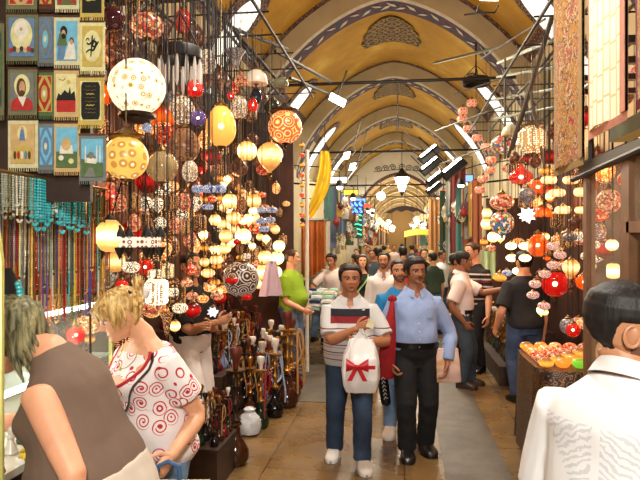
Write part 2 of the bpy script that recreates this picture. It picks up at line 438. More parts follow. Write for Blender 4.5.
# ------------------------------------------------------------------ people
def lerp(a, b, t): return a + (b - a) * t
def table(tb, x):
    if x <= tb[0][0]: return tb[0][1:]
    for i in range(len(tb) - 1):
        if x <= tb[i + 1][0]:
            u = (x - tb[i][0]) / (tb[i + 1][0] - tb[i][0]); u = u * u * (3 - 2 * u) * .5 + u * .5
            return tuple(lerp(p, q, u) for p, q in zip(tb[i][1:], tb[i + 1][1:]))
    return tb[-1][1:]
def voxel(mb, size, smooth=5):
    """melt overlapping closed pieces into one continuous surface"""
    me = mb.mesh('tmp', [], False); o = bpy.data.objects.new('tmp', me); COL.objects.link(o)
    r = o.modifiers.new('r', 'REMESH'); r.mode = 'VOXEL'; r.voxel_size = size; r.use_smooth_shade = True
    if smooth: s = o.modifiers.new('s', 'SMOOTH'); s.iterations = smooth; s.factor = .5
    dg = bpy.context.evaluated_depsgraph_get(); ev = o.evaluated_get(dg); out = bpy.data.meshes.new_from_object(ev)
    bpy.data.objects.remove(o); bpy.data.meshes.remove(me); return out
def to_mb(me, mb, mi=0, fn=None):
    vs = [fn(v) if fn else v.co.copy() for v in me.vertices]
    return mb.add(vs, [tuple(p.vertices) for p in me.polygons], mi)
def folds(amp, f=(9, 9, 5), seed=0.0):
    def fn(v):
        c = v.co; q = V((c.x * f[0] + seed, c.y * f[1], c.z * f[2])); n = noise.noise(q) + .5 * noise.noise(q * 2.3)
        return c + v.normal * (n * amp)
    return fn

FRONT = [(0, .27, 0.02, .05), (.03, .36, .05, .13), (.08, .395, .02, .19), (.15, .40, -.08, .245), (.25, .405, -.22, .285), (.35, .405, -.35, .31), (.5, .395, -.44, .33),
         (.62, .40, -.465, .34), (.75, .375, -.46, .335), (.86, .28, -.40, .285), (.94, .13, -.28, .2), (.985, 0, -.15, .09), (1, -.04, -.09, .02)]
def head_point(a, v, h, off=0.0, feat=1.0, wide=1.0):
    f, b, w = table(FRONT, v); c, s = math.cos(a), math.sin(a); e = 2 / 2.25
    y = (f if c >= 0 else -b) * math.copysign(abs(c) ** e, c); x = w * wide * math.copysign(abs(s) ** e, s)
    if feat and c > 0:
        ax = abs(x)
        g = lambda q, m, sd: math.exp(-((q - m) / sd) ** 2)
        nw = .045 + .03 * max(0, 1 - abs(v - .36) / .1)
        nose = max(0, min(1, (.57 - v) / .21)) if v > .355 else max(0, 1 - (.355 - v) / .055)
        y += feat * (.125 * nose * g(x, 0, nw) - .05 * g(ax, .145, .075) * g(v, .505, .05) + .022 * g(v, .575, .035) * g(ax, .13, .12)
                     + .03 * g(v, .215, .022) * g(x, 0, .1) + .026 * g(v, .165, .022) * g(x, 0, .085) - .02 * g(v, .19, .012) * g(x, 0, .12)
                     + .03 * g(v, .07, .045) * g(x, 0, .1) - .012 * g(v, .12, .02) * g(x, 0, .1) + .02 * g(ax, .2, .07) * g(v, .38, .08))
    return V((x * (1 + off / max(w, .12)), y + off * c, v + off * max(0, (v - .6) / .4) * 1.0)) * h
def vh_of(hp, a):
    a = abs((a + PI) % (2 * PI) - PI); d = math.degrees(a)
    fr, te, sb, bk = hp.get('front', .83), hp.get('temple', .70), hp.get('side', .42), hp.get('back', .16)
    er = hp.get('ears', True)
    pts = [(0, fr), (38, fr - .02), (56, te), (64, te - .06), (69, sb), (77, sb), (82, .6 if er else sb), (106, .6 if er else sb), (118, .42 if er else sb), (130, bk + .12), (150, bk), (180, bk)]
    return table(pts, d)[0]
def make_head(mb, M, h, hp, mats, female, quality, stubble=False, moustache=False):
    nu, nv = (84, 70) if quality > 1 else ((48, 44) if quality else (22, 22))
    am = lambda u: (u - .5) * 2 * PI
    warp = lambda u: am(u) - .55 * math.sin(am(u))      # finer columns on the face
    vs = []; mi = []; fs = []
    for j in range(nv + 1):
        for i in range(nu):
            vs.append(M @ head_point(warp(i / nu), j / nv, h, wide=hp.get('wide', 1.0)))
    for j in range(nv):
        for i in range(nu):
            k = (i + 1) % nu; fs.append((j * nu + i, j * nu + k, (j + 1) * nu + k, (j + 1) * nu + i))
            v = (j + .5) / nv; a = warp((i + .5) / nu); p = head_point(a, v, 1); x = abs(p.x); m = 0
            if math.cos(a) > .3:
                lipv = .19 + .012 * (1 if x > .05 else 0)
                if x < .115 and abs(v - lipv) < .038 * (1 - (x / .13) ** 2): m = 1
                if .045 < x < .235 and abs(v - (.592 - abs(x - .13) * .14)) < (.022 if not female else .012) * (1.15 - x * 2): m = 2
                if moustache and x < .17 and .225 < v < .285 - x * .16: m = 2
            if m == 0 and stubble and v < .34 and (v < .17 or x > .11) and math.cos(a) > -.05 and v < .12 + x * .9: m = 3
            if m == 0 and stubble and v < .3 and x < .15 and math.cos(a) > 0 and (v < .15 or v > .225): m = 3
            mi.append(m)
    b = len(mb.v); mb.v.extend([tuple(p) for p in vs]); mb.f.extend([tuple(q + b for q in f) for f in fs]); mb.m.extend(mi)
    mb.f.append(tuple(b + i for i in range(nu))); mb.m.append(0); mb.f.append(tuple(b + nv * nu + i for i in range(nu))); mb.m.append(0)
    R = M.to_3x3()
    if quality:
        for s in (-1, 1):
            mb.ball(M @ (V((s * .145, .325, .505)) * h), V((.066, .05, .034)) * h, 12, 8, 4, R)      # eyeball
            mb.ball(M @ (V((s * .145, .37, .503)) * h), V((.034, .022, .036)) * h, 10, 6, 5, R)       # iris and pupil
            mb.tube([M @ (V((s * (.145 + .075 * k), .375 - .02 * k * k, .548 - .018 * k * k)) * h) for k in (-1, -.5, 0, .5, 1)], [.006 * h, .014 * h, .016 * h, .014 * h, .006 * h], 6, 2 if female else 0)   # upper lid
            # ear: outer rim, bowl and lobe
            mb.ball(M @ (V((s * .335, -.03, .45)) * h), V((.03, .075, .125)) * h, 12, 8, 0, R @ Euler((rad(-12), 0, rad(-s * 22))).to_matrix())
            pts = [V((s * (.352 + .02 * math.sin(k * PI)), -.03 + .085 * math.cos(-PI * .55 + k * PI * 1.55 + PI), .46 + .12 * math.sin(-PI * .55 + k * PI * 1.55 + PI))) for k in [q / 10 for q in range(11)]]
            mb.tube([M @ (p * h) for p in pts], .022 * h, 6, 0)
def make_hair(hp, M, h, quality, seed=0):
    mb = MB(); nu, nv = (72, 60) if quality > 1 else ((44, 38) if quality else (22, 20))
    th = hp.get('th', .055); vs = []
    for j in range(nv + 1):
        for i in range(nu):
            a = (i / nu - .5) * 2 * PI; v = j / nv; vh = vh_of(hp, a)
            k = max(-1, min(1, (v - vh) / .07)); k = k * .5 + .5; k = k * k * (3 - 2 * k)
            top = hp.get('top', 1.0) if v > .8 else 1.0
            st = noise.noise(V((a * hp.get('streak', 7), v * 2.2, seed))) * .55 + noise.noise(V((a * 18, v * 5, seed + 3))) * .3
            off = -.045 + (.045 + th * top * (1 + hp.get('rough', .3) * st)) * k
            p = head_point(a, v, h, off, 0, hp.get('wide', 1.0)); vs.append(M @ p)
    mb.rings([vs[j * nu:(j + 1) * nu] for j in range(nv + 1)])
    return mb
HANDL = .105
def make_hand(mb, W, fwd, pn, side, L, curl=.5, mi=0, q=2, spread=1.0):
    """palm, four bent fingers of different lengths and a thumb leaving the side of the palm. pn = palm normal, side = +1 when the thumb lies along fwd x pn"""
    f = fwd.normalized(); n = (pn - f * pn.dot(f)).normalized(); s = f.cross(n) * side
    seg = 8 if q else 6
    rr = []
    for u, w, t in ((-.08, .13, .115), (0, .15, .12), (.12, .19, .125), (.28, .215, .12), (.42, .215, .10), (.49, .2, .075)):
        rr.append([W + f * (u * L) + s * (math.cos(2 * PI * j / 12) * w * L) + n * (math.sin(2 * PI * j / 12) * t * L * .8) for j in range(12)])
    mb.rings(rr, mi)
    for k, (o, ln, r) in enumerate(((.155, .46, .052), (.055, .52, .055), (-.05, .48, .052), (-.145, .38, .045))):
        p = W + f * (.42 * L) + s * (o * L); a = 0; d = f + s * (o * .25 * spread); d.normalize(); pts = [p - d * .05 * L, p + d * .04 * L]; rs = [r, r * 1.05]
        for seglen, bend in ((.44, .55), (.32, 1.0), (.24, .7)):
            a += curl * bend * (1 + .12 * k); dd = d * math.cos(a) + n * math.sin(a); p = p + dd * (ln * seglen * L)
            pts.append(p - dd * (ln * seglen * L * .5)); pts.append(p); rs += [r * .94, r * .88 if seglen > .3 else r * .7]
        mb.tube(pts, [x * L for x in rs], seg, mi, True)
    p = W + f * (.1 * L) + s * (.15 * L); d1 = (f * .55 + s * .75 + n * .35).normalized(); d2 = (f * .9 + s * .3 + n * .45).normalized(); d3 = (f * .95 - s * .05 + n * (.2 + .3 * curl)).normalized()
    p1 = p + d1 * .2 * L; p2 = p1 + d2 * .2 * L; p3 = p2 + d3 * .15 * L
    mb.tube([p - d1 * .05 * L, p, p1, p2, p3], [.06 * L, .068 * L, .06 * L, .054 * L, .042 * L], seg, mi, True)
def ik(S, T, a, b, pole):
    d = T - S; L = min(d.length, (a + b) * .999); d.normalize(); T = S + d * L
    x = (a * a - b * b + L * L) / (2 * L); hgt = math.sqrt(max(a * a - x * x, 0)); p = (V(pole) - d * V(pole).dot(d)).normalized()
    return S + d * x + p * hgt, T
TORSO_M = [(-.075, .066, .052, .056), (-.02, .096, .062, .078), (.05, .09, .06, .062), (.11, .086, .06, .055), (.18, .096, .066, .06), (.215, .101, .064, .066), (.24, .096, .056, .064), (.262, .078, .045, .056), (.282, .062, .036, .047), (.30, .046, .031, .04), (.325, .036, .03, .034)]
TORSO_F = [(-.075, .072, .052, .06), (-.02, .104, .062, .086), (.05, .094, .062, .064), (.11, .080, .058, .05), (.18, .084, .070, .054), (.21, .088, .08, .058), (.238, .088, .056, .056), (.26, .074, .04, .048), (.28, .052, .032, .04), (.298, .038, .027, .034), (.322, .030, .026, .03)]

def person(name, label, loc, yaw, H, clothes, hair, skin, girth=1.0, belly=0.0, lean=0.0, side=0.0, female=False, head=(0, 0, 0), rh=None, lh=None, rpole=(.5, -.8, -.3), lpole=(-.5, -.8, -.3),
           feet=((.10, .03), (-.10, -.03)), q=1, group=None, stubble=False, moustache=False, curl=(.5, .5), headoff=(0, 0, 0), palm=(None, None), lip=None, sit=0.0, cat='person', bust=0.0, headscale=1.0):
    """person facing local +Y; the person's right is +X. returns (root, points in local space)"""
    root = bpy.data.objects.new(name, None); J = {}
    vox = {2: .0075, 1: .011, 0: .02}[q]
    T = TORSO_F if female else TORSO_M
    # spine
    z0 = .53 * H - sit; base = V((0, 0, z0)); n = 16; tmin, tmax = -.09, .34; sp = []
    pos = {}; pcur = base.copy(); 
    def ang(t): return rad(lean) * (.35 + .65 * max(0, min(1, t / .22))), rad(side) * (.3 + .7 * max(0, min(1, t / .22)))
    def up_at(t):
        a, b = ang(t); return V((math.sin(b) * math.cos(a), math.sin(a), math.cos(a) * math.cos(b))).normalized()
    def spine(t):
        p = base.copy(); st = 24
        if t < 0: return p + up_at(0) * (t * H)
        for i in range(st): p = p + up_at(t * (i + .5) / st) * (t * H / st)
        return p
    def ring(t, inf=0.0, k=28, drape=0.0, front=0.0):
        w, df, db = table(T, t); b = belly * math.exp(-((t - .07) / .085) ** 2)
        df += b * .075; w += b * .022; w *= girth; df *= (.5 + .5 * girth); db *= (.5 + .5 * girth)
        if bust: df += bust * .03 * math.exp(-((t - .19) / .035) ** 2)
        if drape and t < .18:
            w2, d2, e2 = table(T, .18); w = max(w, lerp(w, w2 * girth * 1.0, drape)); df = max(df, lerp(df, d2, drape)); db = max(db, lerp(db, e2, drape))
        c = spine(t); u = up_at(t); x = V((1, 0, 0)); x = (x - u * x.dot(u)).normalized(); y = u.cross(x); out = []
        for j in range(k):
            a = 2 * PI * j / k; ca, sa = math.cos(a), math.sin(a); e = 2 / 2.3
            px_ = (w * H + inf) * math.copysign(abs(ca) ** e, ca); py_ = ((df * H + front) if sa > 0 else db * H) + inf
            out.append(c + x * px_ + y * (py_ * math.copysign(abs(sa) ** e, sa)))
        return out
    def torso(mb, t0, t1, inf, drape=0, cnt=16, capin=True):
        ts = [lerp(t0, t1, i / cnt) for i in range(cnt + 1)]; mb.rings([ring(t, inf, 28, drape) for t in ts])
    uS = up_at(.24); xS = V((1, 0, 0)); xS = (xS - uS * xS.dot(uS)).normalized()
    sw = (.092 if female else .1) * H * (.6 + .4 * girth)
    arms = {}
    for nm, s, tgt, pole in (('r', 1, rh, rpole), ('l', -1, lh, lpole)):
        S = spine(.226) + xS * (s * sw)
        if tgt is None: tgt = S + V((s * .045, .03, -.315)) * H
        E, Wp = ik(S, V(tgt), .172 * H, .150 * H, pole); arms[nm] = (S, E, Wp)
    legs = {}
    for nm, s, ft in (('r', 1, feet[0]), ('l', -1, feet[1])):
        Hp = base + V((s * .052 * H * girth ** .5, 0, -.025 * H)); lift = ft[2] if len(ft) > 2 else 0
        A = V((ft[0], ft[1], .045 * H + lift)); K, A = ik(Hp, A, .238 * H, .233 * H, (s * .15, 1, 0)); legs[nm] = (Hp, K, A)
    gl = .55 + .45 * girth
    def arm_mb(mb, nm, inf=0.0, f0=0.0, f1=1.0, flare=0.0, start_in=True):
        S, E, Wp = arms[nm]; s = 1 if nm == 'r' else -1
        inn = S - xS * (s * .035 * H) - uS * .004 * H
        pts = [inn, S, S.lerp(E, .3), S.lerp(E, .65), S.lerp(E, .93), E.lerp(Wp, .08), E.lerp(Wp, .3), E.lerp(Wp, .65), E.lerp(Wp, 1.0)]
        rr = [.031, .035, .031, .028, .0245, .0245, .026, .0205, .0165]
        if female: rr = [x * .9 for x in rr]
        cum = [0, 0, .15, .325, .48, .54, .65, .82, 1.0]; P2 = []; R2 = []
        for p, r, c in zip(pts, rr, cum):
            if c <= f1 + 1e-6: P2.append(p); R2.append(r * H * gl + inf + flare * c / max(f1, .01))
        if f1 < 1:
            i = max(k for k in range(len(cum)) if cum[k] <= f1); u = (f1 - cum[i]) / (cum[i + 1] - cum[i])
            if u > .02: P2.append(pts[i].lerp(pts[i + 1], u)); R2.append(lerp(rr[i], rr[i + 1], u) * H * gl + inf + flare)
        mb.tube(P2, R2, 16, 0, f1 >= 1)
    def leg_mb(mb, nm, inf=0.0, f1=1.0, hem=None):
        Hp, K, A = legs[nm]; s = 1 if nm == 'r' else -1
        pts = [Hp + V((0, 0, .035 * H)), Hp, Hp.lerp(K, .35), Hp.lerp(K, .7), K, K.lerp(A, .3), K.lerp(A, .7), A]
        rr = [.05, .056, .05, .042, .034, .035, .026, .021]; cum = [0, 0, .175, .35, .5, .65, .85, 1.0]
        if hem: rr = [.052, .056, .051, .045, .039, .037, .035, hem]
        P2, R2 = [], []
        for p, r, c in zip(pts, rr, cum):
            if c <= f1 + 1e-6: P2.append(p); R2.append(r * H * gl + inf)
        mb.tube(P2, R2, 16)
    # body: torso, arms, legs and neck melted into one surface, then head and hands
    b = MB(); torso(b, -.075, .32, -.004)
    for nm in 'rl': arm_mb(b, nm, -.003 if clothes.get('sleeve', .4) > .9 else 0); leg_mb(b, nm, -.006)
    uN = up_at(.34); hyaw, hpitch, hroll = [rad(x) for x in head]
    nb = spine(.31); chinc = spine(.326) + uN * (.002 * H) + V(headoff)
    hh = .132 * H * headscale
    HM = Matrix.Translation(chinc) @ Matrix.Rotation(hyaw, 4, 'Z') @ Matrix.Rotation(hpitch, 4, 'X') @ Matrix.Rotation(hroll, 4, 'Y')
    HM = HM @ Matrix.Translation((0, .012 * H, 0))
    sk = HM @ (V((0, -.1, .3)) * hh)
    nr = (.028 if female else .034) * H * (.7 + .3 * girth)
    b.tube([spine(.285), nb, nb.lerp(sk, .6), sk], [nr * 1.35, nr * 1.12, nr, nr * .95], 16)
    me = voxel(b, vox); body = MB(); to_mb(me, body); bpy.data.meshes.remove(me)
    make_head(body, HM, hh, hair, None, female, q, stubble, moustache)
    HL = .105 * H
    for i, (nm, s) in enumerate((('r', 1), ('l', -1))):
        S, E, Wp = arms[nm]; f = (Wp - E).normalized(); pn = V(palm[i]) if palm[i] is not None else V((-s, 0.15, 0.0))
        nn = (pn - f * pn.dot(f)).normalized(); sd = f.cross(nn)
        want = V((0, 1, 0)) if abs(f.y) < .75 else V((0, 0, 1))
        side_ = s * -1 if palm[i] is not None else (1 if sd.dot(want) > 0 else -1)
        if palm[i] is not None: side_ = 1 if sd.dot(V((-s * .5, .4, 1)) if abs(f.z) < .8 else V((0, 1, 0))) > 0 else -1
        make_hand(body, Wp + f * .004 * H, f, nn, side_, HL, curl[i], 0, q); J['hand_' + nm] = Wp + f * HL * .45; J['wrist_' + nm] = Wp; J['elbow_' + nm] = E; J['shoulder_' + nm] = S; J['palm_' + nm] = nn
    hairm = hair['mat']
    lipm = plain('lips_' + skin.name, lip or (150, 84, 70), .45)
    stub = plain('stubble_' + skin.name, (104, 72, 56) if True else (0, 0, 0), .7)
    ob = body.build(name, [skin, lipm, hairm, stub, plain('eye_white', (222, 214, 204), .2), plain('dark_iris', (28, 18, 12), .15)])
    bpy.data.objects.remove(root); root = ob
    root.location = loc; root.rotation_euler = (0, 0, yaw); tag(root, label, cat, group)
    if not hair.get('bald'):
        hm = make_hair(hair, HM, hh, q, len(label))
        for fn in hair.get('extra', []): fn(hm, HM, hh)
        hm.build('hair', hairm, root)
    # clothes
    c = clothes; tz = c.get('hem', -.045)
    tr = MB(); fl = c.get('legs', 1.0); thin = c.get('tinf', .011)
    tr.rings([ring(lerp(-.085, c.get('waist', .05), i / 8), thin, 28) for i in range(9)])
    for nm in 'rl': leg_mb(tr, nm, thin, fl, c.get('cuff', .031) if fl >= 1 else None)
    me = voxel(tr, vox * 1.1, 4); o = MB(); to_mb(me, o, 0, folds(.005, (7, 7, 11), 2.0)); bpy.data.meshes.remove(me)
    o.build(c.get('tname', 'trousers'), c['trousers'], root)
    shb = MB(); inf = c.get('inf', .014); top = c.get('neck', .300)
    ts = [lerp(tz, top, i / 20) for i in range(21)]
    shb.rings([ring(t, inf * (1 if t < .25 else max(.35, 1 - (t - .25) * 9)), 28, c.get('drape', .55)) for t in ts])
    if c.get('sleeve', .4) > 0:
        for nm in 'rl': arm_mb(shb, nm, c.get('sinf', .014), 0, c.get('sleeve', .4), c.get('flare', .006))
    me = voxel(shb, vox * (1.0 if q else 1.1), 3); o = MB(); to_mb(me, o, 0, folds(c.get('amp', .006), (8, 8, 6), 5.0)); bpy.data.meshes.remove(me)
    sh = o.build(c.get('sname', 'shirt'), c['shirt'], root)
    if c.get('collar'):
        cb = MB(); k = 44; rr = []; cc = spine(.303); yN = uN.cross(xS); gap = rad(c.get('open', 17))
        for (dz, g) in ((-.012, .010), (.020, .006), (.026, .011), (.004, .025), (-.020, .036), (-.014, .022)):
            row = []
            for j in range(k + 1):
                a = PI / 2 + gap + (2 * PI - 2 * gap) * j / k; sn = math.sin(a); e = max(0, (sn - .55) / .45)
                tilt = -.020 * sn - .014 * e - (.022 * e if g > .02 else 0)
                row.append(cc + uN * (dz + tilt) + xS * ((nr * 1.18 + g) * math.cos(a)) + yN * ((nr * 1.22 + g) * sn + .006 * e))
            rr.append(row)
        rr.append(rr[0]); cb.rings(rr, 0, False, False)
        for e_ in (0, k): cb.f.append(tuple(i * (k + 1) + e_ for i in range(6))); cb.m.append(0)
        cb.build('collar', c['collar'], root)
        dp = c.get('vneck', .035); hw = rad(c.get('open', 17) + 6)
        nk = MB()
        def vsk(u, w):
            s_ = u * 2 - 1; lo = .298 - dp * (1 - abs(s_)); r = ring(lerp(lo, .302, w), inf * .75 + .004 - .004 * w, 72, c.get('drape', .55)); jj = ((PI / 2 - s_ * hw) / (2 * PI) * 72) % 72; i_ = int(jj)
            return r[i_].lerp(r[(i_ + 1) % 72], jj - i_)
        nk.slab(vsk, 10, 6, (0, -.004, 0)); nk.build('open_neck', skin, root)
    for nm, s in (('r', 1), ('l', -1)):
        Hp, K, A = legs[nm]; lift = A.z - .045 * H; m = MB(); Lf = .152 * H; yaw_f = -s * rad(9)
        R = Matrix.Rotation(yaw_f, 3, 'Z') @ Matrix.Rotation(rad(-c.get('toe', 0)) if False else 0, 3, 'X'); rr = []
        for u, w, hg in ((-.28, .10, .2), (-.26, .17, .34), (-.12, .21, .46), (.05, .22, .5), (.22, .235, .40), (.4, .26, .3), (.56, .255, .24), (.68, .2, .19), (.74, .1, .12)):
            ring_ = []
            for j in range(16):
                a = 2 * PI * j / 16; ca, sa = math.cos(a), math.sin(a)
                zz = max(-.0, (sa * .5 + .5) ** .8 if sa > -.2 else 0) * hg
                ring_.append(V((A.x, A.y, lift + .002)) + R @ V((ca * w * Lf * .9, u * Lf, zz * Lf)))
            rr.append(ring_)
        m.rings(rr); sho = m.build('shoe', c['shoes'], root)
        if c.get('sole'):
            m = MB(); rr = []
            for zz in (.0, .022):
                rr.append([V((A.x, A.y, lift + zz + .001)) + R @ V((math.cos(2 * PI * j / 24) * .275 * Lf * (.82 if math.sin(2 * PI * j / 24) < 0 else 1) , (.23 + .52 * math.sin(2 * PI * j / 24)) * Lf, 0)) for j in range(24)])
            m.rings(rr); m.build('sole', c['sole'], sho)
    if c.get('belt'):
        m = MB(); r0 = ring(c.get('waist', .05) - .028, thin + .004); r1 = ring(c.get('waist', .05), thin + .004); m.rings([r0, r1]); m.build('belt', c['belt'], root)
    J['ring'] = ring; J['spine'] = spine; J['up'] = up_at; J['HM'] = HM; J['hh'] = hh; J['xS'] = xS; J['legs'] = legs; J['H'] = H
    M = Matrix.Translation(V(loc)) @ Matrix.Rotation(yaw, 4, 'Z'); J['M'] = M; J['w'] = lambda p: M @ V(p)
    return root, J
def facing(a): return rad(187.8 - a)     # 0 faces the camera, +90 faces picture left
def ground(px, d):
    p = P(px, 241, d); return V((p.x, p.y, 0))
def skinmat(name, rgb):
    t = NT(name); v = t.coord(); c = srgb(*rgb)
    d = (c[0] * .86, c[1] * .78, c[2] * .74, 1); e = (min(1, c[0] * 1.08), min(1, c[1] * 1.04), c[2], 1)
    cc = t.ramp(t.noise(v, 9, 4), [(.3, d), (.7, e)]); t.bump(t.noise(v, 160), .08, .002)
    t.b.inputs['Subsurface Weight'].default_value = .08; t.b.inputs['Subsurface Radius'].default_value = (.02, .008, .004)
    return t.out(cc, .5)
sk_brown = skinmat('brown_skin', (172, 116, 82)); sk_deep = skinmat('deep_brown_skin', (156, 104, 74)); sk_olive = skinmat('olive_skin', (190, 138, 102)); sk_fair = skinmat('fair_skin', (222, 168, 134)); sk_pink = skinmat('sunburnt_skin', (228, 168, 134))
def hairmat(name, rgb, rgb2=None):
    t = NT(name); v = t.coord((60, 60, 9)); c = srgb(*rgb); e = srgb(*(rgb2 or tuple(min(255, x * 1.6 + 6) for x in rgb)))
    cc = t.ramp(t.noise(v, 1.0, 4), [(.35, c), (.68, e)]); t.bump(t.noise(v, 1.4, 3), .5, .006); return t.out(cc, .55, spec=.35)
h_black = hairmat('black_hair', (14, 11, 10), (34, 28, 26)); h_brown = hairmat('brown_hair', (48, 28, 18), (84, 52, 32)); h_dark = hairmat('dark_brown_hair', (26, 18, 14), (50, 36, 28))
h_blond = hairmat('blonde_hair', (150, 104, 46), (240, 208, 138)); h_ash = hairmat('ash_brown_hair', (62, 58, 40), (158, 150, 108))
def denim(name, a, b):
    t = NT(name); v = t.coord(); n = t.noise(v, 4, 5); c = t.ramp(n, [(.32, srgb(*a)), (.7, srgb(*b))]); w = t.noise(t.coord((500, 500, 60)), 1, 2); t.bump(w, .2, .002); return t.out(c, .8)
jean_dark = denim('dark_blue_denim', (26, 42, 66), (56, 78, 106)); jean_mid = denim('mid_blue_denim', (64, 88, 118), (104, 130, 158)); jean_pale = denim('pale_blue_denim', (84, 118, 160), (128, 160, 196)); jean_grey = denim('faded_grey_denim', (40, 50, 62), (70, 82, 94))
cloth = lambda n, rgb, v=.07: plain(n, rgb, .85, 0, v, 6, bump=.12)
black_cloth = cloth('black_cotton', (18, 17, 18)); white_cloth = cloth('white_cotton', (226, 224, 224), .03); pinkwhite = cloth('pinkish_white_cotton', (226, 206, 200), .03)
white_leather = plain('white_leather', (220, 216, 208), .4, 0, .05); black_leather = plain('black_leather', (16, 15, 16), .3); brown_leather = plain('dark_brown_leather', (48, 34, 26), .5)

# 1 striped polo man
def zstripes(name, bands, base, axis='Z'):
    """cloth with woven bands at given heights (metres, object space)"""
    t = NT(name); v = t.coord(); sx = t.n('ShaderNodeSeparateXYZ'); t.l(v, sx.inputs[0]); z = sx.outputs[axis]
    col = srgb(*base); cur = None
    for item in bands:
        lo, hi, rgb = item[:3]
        m = t.math('MULTIPLY', t.math('GREATER_THAN', z, lo), t.math('LESS_THAN', z, hi))
        if len(item) > 3: m = t.math('MULTIPLY', m, t.math('LESS_THAN', t.math('ABSOLUTE', sx.outputs['X']), item[3]))
        cur = t.mix(m, cur if cur is not None else col, srgb(*rgb))
    t.bump(t.noise(v, 90), .1, .002); return t.out(cur, .85)
polo = zstripes('striped_polo_knit', [(1.262, 1.322, (22, 20, 30), .165), (1.205, 1.262, (132, 22, 34), .165)] + [(z, z + .009, (112, 40, 48)) for z in (1.16, 1.095, 1.03, .965, .90)] + [(z - .022, z - .016, (150, 128, 130)) for z in (1.095, 1.03, .965)], (196, 196, 196))
d1 = 5.15; g1 = ground(350, d1)
hs = dict(mat=h_black, front=.84, temple=.72, side=.4, back=.12, th=.075, rough=.25)
man1, J1 = person('person', 'person in a grey polo with black and red chest bands and blue jeans', g1, facing(2), 1.70,
    dict(shirt=polo, trousers=jean_dark, shoes=white_leather, sole=plain('grey_rubber', (150, 148, 146), .7), sleeve=.42, sinf=.020, flare=.012, hem=-.035, collar=polo, vneck=.05, inf=.02, drape=.9, cuff=.034, tinf=.014),
    dict(hs, wide=1.12), sk_brown, girth=1.16, belly=.75, head=(4, 0, 0), rh=(-.045, .27, 1.175), lh=(-.11, .27, 1.07), rpole=(.9, -.35, -.5), lpole=(-.9, -.3, -.5),
    feet=((.135, -.12), (-.10, .16)), q=2, palm=((-.2, -.9, -.2), (.5, -.7, .2)), curl=(.75, .8))
# 2 blue shirt man
blue_cloth = cloth('light_blue_shirting', (144, 164, 206), .1); g2 = ground(415, 5.32)
man2, J2 = person('person', 'person with a moustache in a light blue long-sleeved shirt and black trousers', g2, facing(-4), 1.76,
    dict(shirt=blue_cloth, trousers=black_cloth, shoes=black_leather, sole=black_leather, sleeve=.96, sinf=.016, flare=.004, hem=-.0, inf=.017, drape=.8, collar=blue_cloth, belt=black_leather, waist=.045, cuff=.036, tinf=.018, amp=.009),
    dict(hs, th=.085, front=.80, side=.36), sk_deep, girth=1.07, belly=.35, head=(10, 0, 2), rh=(.235, .07, .83), lh=(-.26, .10, .83), rpole=(.7, -.6, -.2), lpole=(-.9, -.5, -.2),
    feet=((.085, .06), (-.105, -.06)), q=2, moustache=True, curl=(.8, .5))
# 3 teal T-shirt man behind them
g3 = ground(400, 5.95)
man3, J3 = person('person', 'person with stubble in a teal T-shirt walking behind the light blue shirt', g3, facing(4), 1.73,
    dict(shirt=cloth('teal_jersey', (26, 122, 176)), trousers=jean_pale, shoes=white_leather, sleeve=.40, sinf=.02, flare=.012, hem=-.06, inf=.014), dict(hs, th=.03, front=.80, temple=.68, side=.4), sk_olive, head=(0, 0, 4), q=2, stubble=True,
    feet=((.1, .1), (-.1, -.12)), girth=.98)
# 4 white shirt man further back
g4 = ground(384, 8.6)
man4, J4 = person('person', 'person in an open-necked white long-sleeved shirt walking behind the teal T-shirt', g4, facing(8), 1.74,
    dict(shirt=white_cloth, trousers=cloth('khaki_twill', (150, 140, 96)), shoes=black_leather, sleeve=.96, sinf=.016, hem=-.07, inf=.016, vneck=.07, collar=white_cloth), dict(hs, th=.05), sk_olive, head=(-6, 0, 0), q=1, stubble=True, feet=((.1, .12), (-.1, -.08)))
# 5 woman in black tank top
g5 = ground(362, 10.2)
def long_hair(n=16, ln=.9, r=.07, a0=75):
    def fn(mb, M, h):
        for i in range(n):
            a = rad(a0 + (360 - 2 * a0) * i / (n - 1)); p = head_point(a, .62, h, .05, 0); q_ = head_point(a, .3, h, .10, 0)
            e = V((q_.x * 1.05, q_.y * 1.02 - .02 * h, (-ln + .4 + .1 * math.sin(i * 2.3)) * h))
            mb.tube([M @ p, M @ q_, M @ (q_.lerp(e, .5)), M @ e], [r * h, r * h * 1.1, r * h, r * h * .35], 8, 0, True)
    return fn
wom5, J5 = person('person', 'person in a black tank top and olive trousers with a pale green shoulder bag', g5, facing(5), 1.66,
    dict(shirt=black_cloth, trousers=cloth('olive_twill', (72, 76, 50)), shoes=brown_leather, sleeve=0, hem=-.02, neck=.272, inf=.008, drape=.1, sname='tank_top', tinf=.03), dict(mat=h_brown, front=.8, temple=.68, side=.3, back=.05, th=.08, ears=False, extra=[long_hair(12, .75)]), sk_fair, female=True, bust=.6,
    head=(12, 8, 0), q=1, feet=((.08, .05), (-.08, -.05)))
# 6 man in green T-shirt at the lamp shop
def side_print():
    pass
g6 = ground(291, 8.6)
man6, J6 = person('person', 'person in a lime green T-shirt and blue jeans standing at the lamp shop\'s far corner', g6, facing(-62), 1.78,
    dict(shirt=cloth('lime_green_jersey', (128, 160, 24)), trousers=jean_mid, shoes=plain('black_white_trainers', (60, 58, 60), .5, 0, .9, 26), sole=white_leather, sleeve=.42, sinf=.024, flare=.014, hem=-.05, inf=.018, cuff=.036, tinf=.018), dict(mat=h_brown, front=.85, temple=.7, side=.42, back=.16, th=.03), sk_pink, girth=1.08, belly=.9, head=(20, 0, 0), q=1,
    feet=((.1, .08), (-.1, -.05)), rh=(.12, .26, .93))
